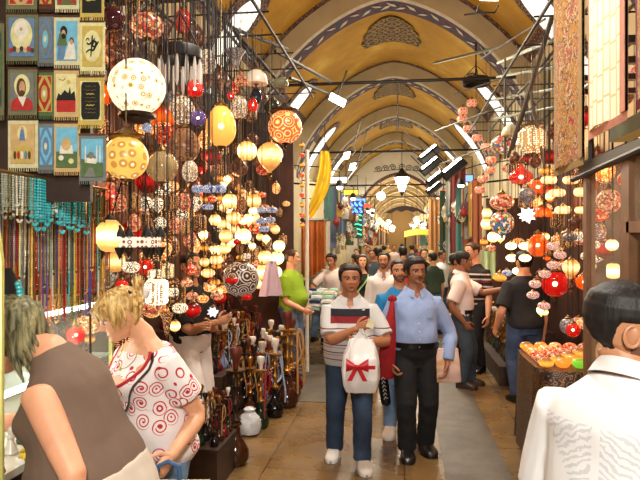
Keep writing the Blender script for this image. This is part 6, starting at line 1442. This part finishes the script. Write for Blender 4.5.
# table of little glowing bowls
tb = thing('display_table', 'table with a dark gold-embroidered cloth under the glowing bowls', 'table', (1.36, 5.25, 0))
t = NT('black_gold_brocade'); v = t.coord(); f = t.vor(v, 16, 'F1', 'Distance'); c = t.ramp(t.math('SINE', t.math('MULTIPLY', f, 26)), [(.55, srgb(22, 14, 10)), (.75, srgb(150, 96, 40))], 'CONSTANT'); broc = t.out(c, .45)
mb = MB(); mb.slab(lambda u, v: V(((u - .5) * .62, (v - .5) * .95, .86 + .0 * u)), 2, 2, (0, 0, .03)); mb.build('tabletop', darkw, tb, False)
mb = MB(); rr = []
for z, q in ((.90, 1.0), (.86, 1.03), (.5, 1.05), (.12, 1.08)):
    rr.append([V((.33 * q * math.copysign(abs(math.cos(a)) ** .4, math.cos(a)) + (.02 * math.sin(14 * a) * (.9 - z)), .49 * q * math.copysign(abs(math.sin(a)) ** .4, math.sin(a)) + (.02 * math.cos(14 * a) * (.9 - z)), z)) for a in [2 * PI * j / 72 for j in range(72)]])
mb.rings(rr); mb.build('cloth', broc, tb)
bowlm = [('amber', m_amber), ('red', mo_red), ('orange', glow('orange_lit_glass', (255, 130, 40), 1.3)), ('pink', mo_pink), ('gold', mo_amber)]
for i in range(5):
    for j in range(6):
        nm_, mm = bowlm[(i * 2 + j * 3) % 5]
        if (i, j) == (2, 0): nm_, mm = 'green', glow('green_lit_glass', (120, 200, 50), 1.0)
        if (i, j) == (3, 1): nm_, mm = 'magenta', glow('magenta_lit_glass', (236, 60, 140), 1.0)
        lamp_at((1.36 - .25 + .125 * i, 5.25 - .38 + .15 * j, .90 + .045), .056, 'bowl' if (i + j) % 2 else 'flower', mm, '%s glass candle bowl on the embroidered cloth' % nm_, None if nm_ in ('green', 'magenta') else '%s candle bowls on the embroidered cloth' % nm_, top=None, cap=None, fin=False, name='candle_bowl', parts=False, cat='candle bowl')
mb = MB(); mb.box((0, 0, 0), (.03, .36, .3)); bd = mb.build('tan_panel', plain('tan_board', (176, 122, 70), .6), None, False); bd.location = (1.52, 4.66, 1.05); bd.rotation_euler = (0, rad(28), .3); tag(bd, 'tan panel leaning behind the white-shirted shoulder', 'panel')
for i in range(4): lamp_at((1.5 + .0 * i, 4.98 + .14 * i, 1.2 + .0 * i), .06, 'flower', mo_pink if i % 2 else mo_amber, '%s flower bowl hanging in a short row above the table, %s from the near end' % ('pink' if i % 2 else 'amber', nth(i)), 'short row of flower bowls above the table', top=2.6, cap=0, fin=False)
# glittering metalware between the two right-hand shoppers
stn = thing('stepped_stand', 'dark stand of glittering metalware beside the white polo', 'stand', (1.6, 9.0, 0))
for i, (x0, x1, z) in enumerate(((-.35, 0, .25), (0, .35, .7))): mb = MB(); mb.box(((x0 + x1) / 2, 0, z / 2), (x1 - x0 - .002, 1.9, z)); mb.build('step', darkw, stn, False)
for i in range(26):
    lk = looks[(i * 3) % 4]; row = i % 2; hookah((1.43 if row == 0 else 1.78, 8.12 + 1.74 * (i // 2) / 12, .25 if row == 0 else .7), random.uniform(.5, .7), lk[0], gold, lk[2], lk[3], lk[4] + ' on the right-hand stand, %s step' % ('lower' if row == 0 else 'upper'), 'hookahs on the %s step of the right-hand stand: ' % ('lower' if row == 0 else 'upper') + lk[4].split(' with')[0], random.uniform(-1, 1))
drape('scarf', atX(489, 252, 1.3), .22, .42, cloth('pale_green_cotton', (170, 200, 150)), 'pale green cloth hanging behind the striped shirt', rz=.3)
# awning poles, upper right
aw = thing('awning_frame', 'tangle of folded awning arms and tubes above the right-hand lamps', 'awning frame', P(525, 90, 6.8)); aw0 = aw.location.copy(); dull = plain('dull_grey_arm', (84, 78, 68), .5, .3)
for a, b, r, lb in (((498, 64, 8.5), (556, 40, 5.6), .03, 'greenish tube running up to the carpets, highest'), ((497, 78, 8.4), (556, 68, 5.9), .022, 'greenish tube under the highest one'), ((496, 100, 8.2), (556, 90, 6.0), .02, 'thin grey bar across the right-hand poles, upper'), ((494, 120, 8.0), (556, 108, 6.0), .02, 'thin grey bar across the right-hand poles, lower'), ((552, 18, 5.6), (512, 150, 6.8), .03, 'thick folded awning arm leaning left at the upper right'), ((548, 30, 5.7), (508, 158, 6.9), .022, 'folded awning arm beside the thick one'), ((530, 90, 6.2), (545, 170, 6.2), .02, 'awning strut above the lacy globe'), ((480, 60, 9.0), (545, 20, 6.4), .016, 'thin dark rod rising to the right under the vault'), ((434, 64, 12.0), (500, 48, 9.2), .03, 'long grey tube lamp bracket under the vault'), ((505, 60, 7.6), (505, 160, 7.6), .018, 'upright awning pole left of the folded arms'), ((518, 95, 7.0), (552, 60, 6.0), .016, 'short diagonal awning strut at the upper right'), ((455, 95, 10.5), (500, 80, 9.0), .014, 'short dark rod left of the ring chandelier'), ((435, 132, 11.5), (500, 108, 8.4), .016, 'long dark rod below the ring chandelier'), ((440, 165, 12.5), (510, 140, 7.5), .016, 'lowest dark rod crossing the spiral of pink bowls')):
    mb = MB(); mb.tube([P(*a) - aw0, P(*b) - aw0], r * .8, 8); mb.build('arm', plain('grey_green_tube', (120, 126, 108), .4, .3) if 'green' in lb or 'grey' in lb else dull, aw)

# ------------------------------------------------------------------ floodlights and the far street
flood_g = glow('floodlight_glass', (244, 255, 246), 14); flood_w = glow('warm_floodlight_glass', (255, 246, 220), 9)
def flood(px, py, d, w, h, label, rot, m=flood_g, dark=True):
    o = thing('floodlight', label, 'floodlight', P(px, py, d)); o.rotation_euler = rot
    mb = MB(); mb.rings([[V((sx * w * a / 2, y, sz * h * a / 2)) for sx, sz in ((-1, -1), (1, -1), (1, 1), (-1, 1))] for a, y in ((.4, .16), (.9, .1), (1.1, 0), (1.1, -.015), (1.0, -.015))])
    if h < .1: mb.rings([[V((sx * w * .56, y, sz * h * 1.9 + (-h * 1.2))) for sx, sz in ((-1, -1), (1, -1), (1, 1), (-1, 1))] for y in (.02, .12)]); mb.build('housing', iron if dark else plain('cream_housing', (190, 180, 150), .5), o, False)
    mb = MB(); mb.box((0, -.02, 0), (w * .94, .008, h * .9)); mb.build('lens', m, o, False)
    mb = MB(); mb.tube([(-w * .56, .04, 0), (-w * .56, .12, h), (w * .56, .12, h), (w * .56, .04, 0)], .012, 6); mb.tube([(0, .12, h), (0, .14, h + .9)], .014, 6); mb.build('bracket', iron, o)
flood(337, 102, 8.8, .26, .2, 'brightest floodlight, white, under the nearest left awning arm', (rad(-40), rad(25), .3)); flood(347, 157, 14, .22, .2, 'cream floodlight on the left, upper of two', (rad(-20), 0, -.7), flood_w, False); flood(353, 168, 14.5, .2, .2, 'cream floodlight on the left, lower of two', (rad(-20), 0, -.7), flood_w, False)
for px, py, d, lb in ((428, 152, 14, 'strip floodlight on the right, highest'), (429, 164, 14.4, 'strip floodlight on the right, second'), (434, 177, 17, 'strip floodlight on the right, third'), (433, 187, 19, 'strip floodlight on the right, lowest'), (452, 166, 12, 'cream floodlight beside the strip floodlights')): flood(px, py, d, .5 if 'strip' in lb else .2, .055 if 'strip' in lb else .2, lb, (rad(-25), rad(-38), .35), flood_g if 'strip' in lb else flood_w, 'strip' in lb)
flood(489, 3, 7.5, .22, .1, 'white lamp at the very top, right of the middle', (rad(-70), 0, .2), flood_w, False)
p = P(402, 183, 26); ln = thing('street_lantern', 'glowing glass lantern hanging in the middle of the street', 'lantern', p)
mb = MB(); mb.lathe([(.1, -.42), (.3, .1), (.32, .2), (.28, .22)], 6); mb.build('glass', glow('lantern_glass', (255, 248, 226), 5), ln, False)
mb = MB(); mb.lathe([(.36, .2), (.3, .3), (.1, .5), (.03, .6)], 6); mb.build('roof', iron, ln, False); mb = MB(); mb.lathe([(.02, -.6), (.1, -.46), (.1, -.4)], 6); mb.build('base', iron, ln, False)
mb = MB(); mb.tube([(0, 0, .58), (0, 0, 6.6 - p.z)], .014, 6); mb.build('chain', iron, ln)
p = P(381, 197, 28); mb = MB(); mb.ball((0, 0, 0), .2, 14, 10); gl = mb.build('green_lamp', glow('greenish_lamp_glass', (190, 255, 210), 10), loc=p); tag(gl, 'greenish white ball lamp left of the street lantern', 'lamp'); mb = MB(); mb.tube([(0, 0, .18), (0, 0, .62)], .02, 6); mb.lathe([(.08, .17), (.1, .2), (.03, .26)], 10); mb.build('hanger', iron, gl)
# neon sign, blue, with its unreadable squiggle
p = atX(352, 208, -1.28); ns = thing('neon_sign', 'blue neon sign on the left side of the street', 'sign', p, YAW)
d_ = -1.28 / kx(352); s_ = d_ / FPX
mb = MB(); mb.box((0, .04, 0), (24 * s_, .04, 13 * s_)); mb.build('board', plain('navy_board', (14, 18, 50), .4), ns, False)
nb_ = glow('blue_neon', (60, 110, 255), 7); 
for r_ in range(2):
    for k in range(5):
        x = (-9 + k * 4.4) * s_; z = (3.2 - 6.4 * r_) * s_; mb = MB(); pts = [V((x + 1.6 * s_ * math.cos(a * 1.5 + k), -.0, z + 2.2 * s_ * math.sin(a + r_ + k * .7))) for a in [q / 10 * 5 for q in range(11)]]; mb.tube(pts, .5 * s_, 6); mb.build('tube', nb_, ns)
p = atX(357, 226, -1.3); gn = thing('neon_sign', 'green neon strips below the blue neon sign', 'sign', p, YAW); mb = MB(); mb.box((0, .04, 0), (13 * s_, .04, 30 * s_)); mb.build('board', plain('dark_green_board', (10, 60, 44), .4), gn, False)
for k in range(5): mb = MB(); mb.tube([(-5 * s_, 0, (-11 + 5.4 * k) * s_), (0, 0, (-9.5 + 5.4 * k) * s_), (5 * s_, 0, (-11 + 5.4 * k) * s_)], .5 * s_, 6); mb.build('tube', glow('green_neon', (60, 240, 170), 5), gn)
# yellow cloth, satin rolls and textile stall on the left
mb = MB(); ys = plain('yellow_silk', (206, 168, 34), .45, 0, .2, 5)
mb.slab(lambda u, v: V((-.34 * v ** 2.0 + .04 * math.sin(v * 3) + (u - .5) * (.15 + .09 * math.sin(v * PI)), .04 * math.sin(u * 9 + v * 2), -1.2 * v)), 16, 14, (0, .01, 0)); o = mb.build('yellow_cloth', ys); o.location = atX(325, 152, -1.33); o.rotation_euler = (0, rad(0), .2); tag(o, 'long yellow silk cloth hanging from the corner of the left shops', 'cloth')
mb = MB(); mb.tube([(0, .03, .02), (.0, .03, .5)], .01, 6); mb.build('cord', iron, o)
copper = plain('copper_satin', (168, 92, 40), .3, .3, .3, 8); coppb = plain('pale_silver_satin', (196, 190, 176), .3, .2)
for i, px in enumerate((307, 311, 316, 321, 326, 331)): drape('hanging_satin', atX(px, 222, -1.42), .17, .85, copper if i < 4 else coppb, '%s satin length, %s from the left under the yellow cloth' % ('copper' if i < 4 else 'silver', nth(i)), 'satin', 'satin lengths under the yellow cloth', .4, .035, 3)
mb = MB(); mb.tube([atX(302, 221, -1.42), atX(334, 221, -1.42)], .03, 8); tag(mb.build('clothes_rail', bronze), 'dark rail holding the satin lengths', 'rail')
tbl = thing('textile_table', 'long table of folded textiles on the left behind the green T-shirt', 'table', (-1.33, 9.5, 0)); mb = MB(); mb.box((0, 0, .80), (.56, 1.1, .05)); mb.build('tabletop', darkw, tbl, False)
mb = MB(); mb.slab(lambda u, v: V((.31 + .012 * math.sin(u * 40), (u - .5) * 1.1, .8 * v)), 60, 3, (-.02, 0, 0)); mb.build('cloth_front', plain('flowered_cloth', (120, 104, 92), .9, 0, .8, 22), tbl)
for y in (-.5, .5):
    for x in (-.24, .24): mb = MB(); mb.box((x, y, .39), (.05, .05, .78)); mb.build('leg', darkw, tbl, False)
tc = [('white', (224, 222, 220)), ('pale blue', (140, 170, 200)), ('navy', (40, 52, 90)), ('cream', (216, 206, 176)), ('crimson', (150, 40, 50)), ('mint', (160, 196, 176)), ('grey', (130, 130, 130))]
fm = MB(); fm.slab(lambda u, v: V(((u - .5) * .3, (v - .5) * .2, .012 * math.sin(u * 3) )), 8, 6, (0, 0, .04)); FOLD = fm.mesh('folded_cloth', cloth('folded_base', (224, 222, 220)))
for i in range(3):
    for j in range(6):
        for k in range(3 + (i * 3 + j) % 3):
            c, rgb = tc[(i * 5 + j * 3 + k * 2) % 7]; o = put('folded_cloth', FOLD); o.location = (-1.5 + .18 * i, 9.07 + .17 * j, .83 + .053 * k); o.rotation_euler = (0, 0, random.uniform(-.12, .12)); o.scale = (.55, .72, 1)
            o.material_slots[0].link = 'OBJECT'; o.material_slots[0].material = cloth('folded_' + c, rgb); tag(o, c + ' folded cloth in the piles on the textile table', 'cloth', 'folded cloths on the textile table: ' + c)
# both sides of the far street: hanging textiles, bags, signs, awnings, goods
palette = [('red', (140, 40, 40)), ('rust', (150, 88, 56)), ('gold', (186, 150, 80)), ('cream', (216, 204, 172)), ('teal', (84, 124, 118)), ('green', (84, 110, 76)), ('pink', (196, 146, 140)), ('blue', (92, 104, 134)), ('white', (226, 222, 214)), ('brown', (92, 64, 46)), ('plum', (90, 52, 62)), ('grey', (140, 138, 130))]
mb = MB(); mb.slab(lambda u, v: V(((u - .5), .16 * math.sin(u * 10) * (.4 + .6 * v), -v)), 14, 6, (0, .02, 0)); SCARF = mb.mesh('hanging_scarf', cloth('scarf_base', (200, 200, 200)))
mb = MB(); mb.rings([[V((w * math.cos(a), .35 * w * math.sin(a), z)) for a in [2 * PI * j / 16 for j in range(16)]] for z, w in ((-.5, .3), (-.46, .42), (-.2, .46), (.0, .36), (.03, .3))]); BAGM = mb.mesh('body', cloth('scarf_base', (200, 200, 200)))
mb = MB(); mb.tube([(-.25, 0, 0), (-.18, 0, .3), (0, 0, .42), (.18, 0, .3), (.25, 0, 0)], .025, 6); BAGH = mb.mesh('handle', brown_leather)
random.seed(77)
for side in (-1, 1):
    sd = 'left' if side < 0 else 'right'
    X0 = -1.42 if side < 0 else 1.3
    rl = thing('market_rail', 'rail of hanging goods along the %s side of the far street' % sd, 'rail', (X0, 20.5, 2.95))
    mb = MB(); mb.tube([(0, -9.3, 0), (0, 10.3, 0)], .02, 8); mb.build('rail', iron, rl)
    for k in range(5): mb = MB(); mb.tube([(0, -9 + k * 4.8, 0), (side * (1.3 if side < 0 else .95), -9 + k * 4.8, .1)], .02, 6); mb.build('bracket', iron, rl)
    y = 11.6 if side < 0 else 10.8; i = 0
    while y < 30.6:
        c, rgb = palette[random.randrange(12)]; mat_ = cloth('scarf_' + c, rgb)
        L = random.uniform(.5, 1.25); w = random.uniform(.14, .26)
        if i % 4 == 3:
            o = thing('hanging_bag', '%s cloth bag hanging from the %s rail down the street' % (c, sd), 'bag', (X0, y, 2.62), random.uniform(-.6, .6), 'hanging bags on the %s rail: %s' % (sd, c), .52)
            for me_, nm_ in ((BAGM, 'body'), (BAGH, 'handle')):
                q = put(nm_, me_, o)
                if nm_ == 'body': q.material_slots[0].link = 'OBJECT'; q.material_slots[0].material = mat_
        else:
            o = put('hanging_scarf', SCARF); o.location = (X0, y, 2.95); o.scale = (w, .16, L); o.rotation_euler = (0, 0, random.uniform(-.5, .5)); o.material_slots[0].link = 'OBJECT'; o.material_slots[0].material = mat_
            tag(o, '%s scarf hanging from the %s rail down the street' % (c, sd), 'scarf', 'scarves on the %s rail: %s' % (sd, c))
        y += random.uniform(.22, .34); i += 1
    for k in range(5):
        yc = 13.0 + k * 3.7; t_ = thing('market_table', 'goods table, %s along the %s side of the far street' % (nth(k), sd), 'table', (X0 + side * .46, yc, 0)); mb = MB(); mb.box((0, 0, .82), (.7, 2.6, .05)); mb.build('tabletop', darkw, t_, False)
        c, rgb = palette[(k * 5 + (0 if side < 0 else 3)) % 12]; mb = MB(); mb.box((-side * .33, 0, .40), (.03, 2.6, .79)); mb.build('cloth_front', cloth('scarf_' + c, rgb), t_, False)
        mb = MB(); mb.box((side * .33, 0, .4), (.04, 2.5, .79)); mb.build('back_panel', darkw, t_, False)
        for j in range(10):
            c2, rgb2 = palette[random.randrange(12)]; o = put('folded_cloth', FOLD); o.location = (X0 + side * (.31 + .25 * (j % 2)), yc - 1.1 + .24 * j, .846); o.scale = (.9, .9, random.uniform(1, 5)); o.material_slots[0].link = 'OBJECT'; o.material_slots[0].material = cloth('scarf_' + c2, rgb2)
            tag(o, '%s pile of cloth on the %s goods tables' % (c2, sd), 'cloth', 'cloth piles on the %s goods tables: %s' % (sd, c2))
        # shop sign boards over the street, lit
        sg = thing('shop_sign', 'lit sign board, %s along the %s side of the far street' % (nth(k), sd), 'sign', (X0 + side * .1, yc + 1.2, 3.32), 0); mb = MB(); mb.box((0, 0, 0), (.46, .08, .18)); mb.build('box', iron, sg, False); mb = MB(); mb.box((0, -.045, 0), (.42, .01, .14)); mb.build('face', [glow('white_sign_face', (255, 250, 236), 2.2), glow('yellow_sign_face', (255, 206, 60), 1.6), glow('blue_sign_face', (120, 170, 255), 1.6), glow('red_sign_face', (255, 80, 60), 1.4)][(k + (0 if side < 0 else 2)) % 4], sg, False)
        mb = MB(); mb.tube([(-.2, 0, .08), (-.2, 0, .5), (.2, 0, .5), (.2, 0, .08)], .014, 6); mb.build('hanger', iron, sg)
        sp_ = thing('stall_spotlight', 'small stall spotlight, %s along the %s side of the far street' % (nth(k), sd), 'spotlight', (X0 - side * .05, yc + .2, 3.1)); mb = MB(); mb.lathe([(.05, .12), (.07, .08), (.1, -.02), (.09, -.02)], 14); mb.build('shade', iron, sp_); mb = MB(); mb.ball((0, 0, -.02), .07, 12, 8); mb.build('bulb', glow('spot_bulb', (255, 244, 220), 10), sp_); mb = MB(); mb.tube([(0, 0, .12), (0, 0, .3), (side * .4, 0, .42), (side * (1.45 if side < 0 else 1.05), 0, .5)], .012, 6); mb.build('arm', iron, sp_)
# painted plates and little ornaments hung along both rails, and lamps in the street beyond the arch
mb = MB(); mb.lathe([(.02, -.03), (.5, -.02), (.95, .06), (1, .1), (.94, .1), (.48, .03), (.02, .02)], 18); PLATE = mb.mesh('hanging_plate', cloth('scarf_base', (200, 200, 200))); ORN = None
mb = MB(); mb.lathe([(.05, -1.3), (.3, -1.0), (.9, -.5), (1, 0), (.7, .6), (.25, .95), (.12, 1.2), (.02, 2.2)], 14); ORN = mb.mesh('hanging_ornament', cloth('scarf_base', (200, 200, 200)))
random.seed(91)
for side in (-1, 1):
    sd = 'left' if side < 0 else 'right'; X0 = -1.42 if side < 0 else 1.3
    for i in range(44):
        y = 11.5 + i * .43; c, rgb = palette[(i * 5 + (i // 12) * 3) % 12]; o = put('hanging_plate' if i % 2 else 'hanging_ornament', PLATE if i % 2 else ORN)
        if i % 2: o.location = (X0 - side * .14, y, random.uniform(1.75, 2.75)); o.rotation_euler = (rad(90), 0, rad(-side * 60)); o.scale = (.13, .13, .13)
        else: o.location = (X0 - side * .16, y, random.uniform(2.2, 2.8)); o.scale = (.07, .07, .08)
        o.material_slots[0].link = 'OBJECT'; o.material_slots[0].material = mosaic('painted_ware_' + c, [rgb, (226, 214, 186), tuple(int(q * .5) for q in rgb)], 6, 0, (60, 44, 30), .03, .3) if i % 2 else plain('bright_ornament_' + c, rgb, .25)
        tag(o, '%s %s hanging on the %s side of the far street' % (c, 'painted plate' if i % 2 else 'glass ornament', sd), 'plate' if i % 2 else 'ornament', '%s %ss on the %s side of the far street' % (c, 'painted plate' if i % 2 else 'glass ornament', sd))
    for i in range(16):
        y = 32.5 + i * 1.6; c, rgb = palette[(i * 7 + (side > 0) * 4) % 12]; o = put('hanging_scarf', SCARF); o.location = (-1.55 if side < 0 else 1.2, y, 2.9); o.scale = (.5, .2, 1.3); o.material_slots[0].link = 'OBJECT'; o.material_slots[0].material = cloth('scarf_' + c, rgb)
        tag(o, '%s scarf hanging beyond the white lunette arch, %s side' % (c, sd), 'scarf', '%s scarves beyond the arch, %s side' % (c, sd))
        lamp_at((-1.35 if side < 0 else 1.0, y + .7, 2.55 + .3 * (i % 3)), .11, 'globe', m_hot if i % 3 else m_amber, '%s ball lamp hanging beyond the white lunette arch, %s side' % ('white' if i % 3 else 'amber', sd), '%s ball lamps beyond the arch, %s side' % ('white' if i % 3 else 'amber', sd), top=4.5, cap=None, fin=False)
# columns of bright goods at the end of the street, and its signs
for i, (px, d, c, rgb, z0, z1) in enumerate(((335, 17.5, 'white', (226, 222, 214), 2.9, 1.5), (341, 18.5, 'cream', (216, 204, 172), 3.1, 1.6), (434, 19, 'tan striped', (190, 140, 90), 3.2, 1.3), (440, 19.2, 'cream striped', (216, 190, 150), 3.2, 1.3), (446, 17, 'dark green', (50, 70, 54), 3.3, 1.4), (452, 15.5, 'grey patterned', (170, 176, 166), 3.4, 1.3), (458, 13.5, 'dark red', (110, 40, 44), 3.6, 1.6), (464, 12.5, 'teal', (80, 130, 126), 3.0, 1.4))):
    q = P(px, 241, d); q.z = z0; drape('hanging_carpet', q, .34, z0 - z1, cloth('far_carpet_%d' % i, rgb), '%s carpet length hanging %s the street' % (c, 'on the left of' if px < 400 else 'on the right of'), 'carpet', None, YAW, .04, 5)
ya = thing('yellow_canopy', 'bright yellow awning far down the street', 'awning', P(421, 233, 27)); mb = MB(); mb.slab(lambda u, v: V(((u - .5) * 1.5, -.5 * v, .12 * math.sin(u * PI) - .25 * v)), 12, 4, (0, 0, .03)); mb.build('cloth', plain('bright_yellow_canvas', (240, 200, 20), .7), ya); mb = MB(); mb.tube([(-.7, 0, 0), (-.7, 0, -2.2)], .03, 6); mb.build('leg', iron, ya); mb = MB(); mb.tube([(.7, 0, 0), (.7, 0, -2.2)], .03, 6); mb.build('leg', iron, ya)
p = P(405, 216, 33); sg = thing('arched_sign', 'dark arched sign spanning the far street', 'sign', p); mb = MB(); mb.slab(lambda u, v: V(((u - .5) * 2.4, 0, .5 * math.sin(u * PI) ** .7 * (.45 + .55 * v) + .05 * math.sin(u * 26) * (1 - v))), 24, 2, (0, .08, 0)); mb.build('board', plain('dark_plum_board', (54, 34, 40), .6), sg)
mb = MB(); mb.tube([(0, .04, .5), (0, .04, 5.1 - p.z)], .02, 6); mb.build('hanger', iron, sg)
for i, (px, py, d) in enumerate(((417, 219, 31), (438, 215, 22), (446, 205, 20), (424, 226, 29), (392, 228, 34), (375, 224, 30), (388, 222, 40), (412, 224, 44), (366, 214, 27))):
    o = thing('stall_lamp', 'bright white stall lamp at the far end of the street, %s' % ['under the arched sign', 'right of the arched sign', 'by the striped carpets', 'beside the yellow awning', 'left of the yellow awning', 'by the left goods rail', 'beyond the arch, left', 'beyond the arch, right', 'near the green neon strips'][i], 'lamp', P(px, py, d)); mb = MB(); mb.lathe([(.22, -.12), (.24, -.06), (.12, .08), (.04, .12)], 14); mb.build('shade', plain('white_enamel', (220, 220, 214), .4), o); mb = MB(); mb.ball((0, 0, -.12), .15, 12, 8); mb.build('bulb', glow('far_bulb', (250, 255, 246), 12), o); mb = MB(); mb.tube([(0, 0, .1), (0, 0, 1.6)], .014, 6); mb.build('cord', iron, o)
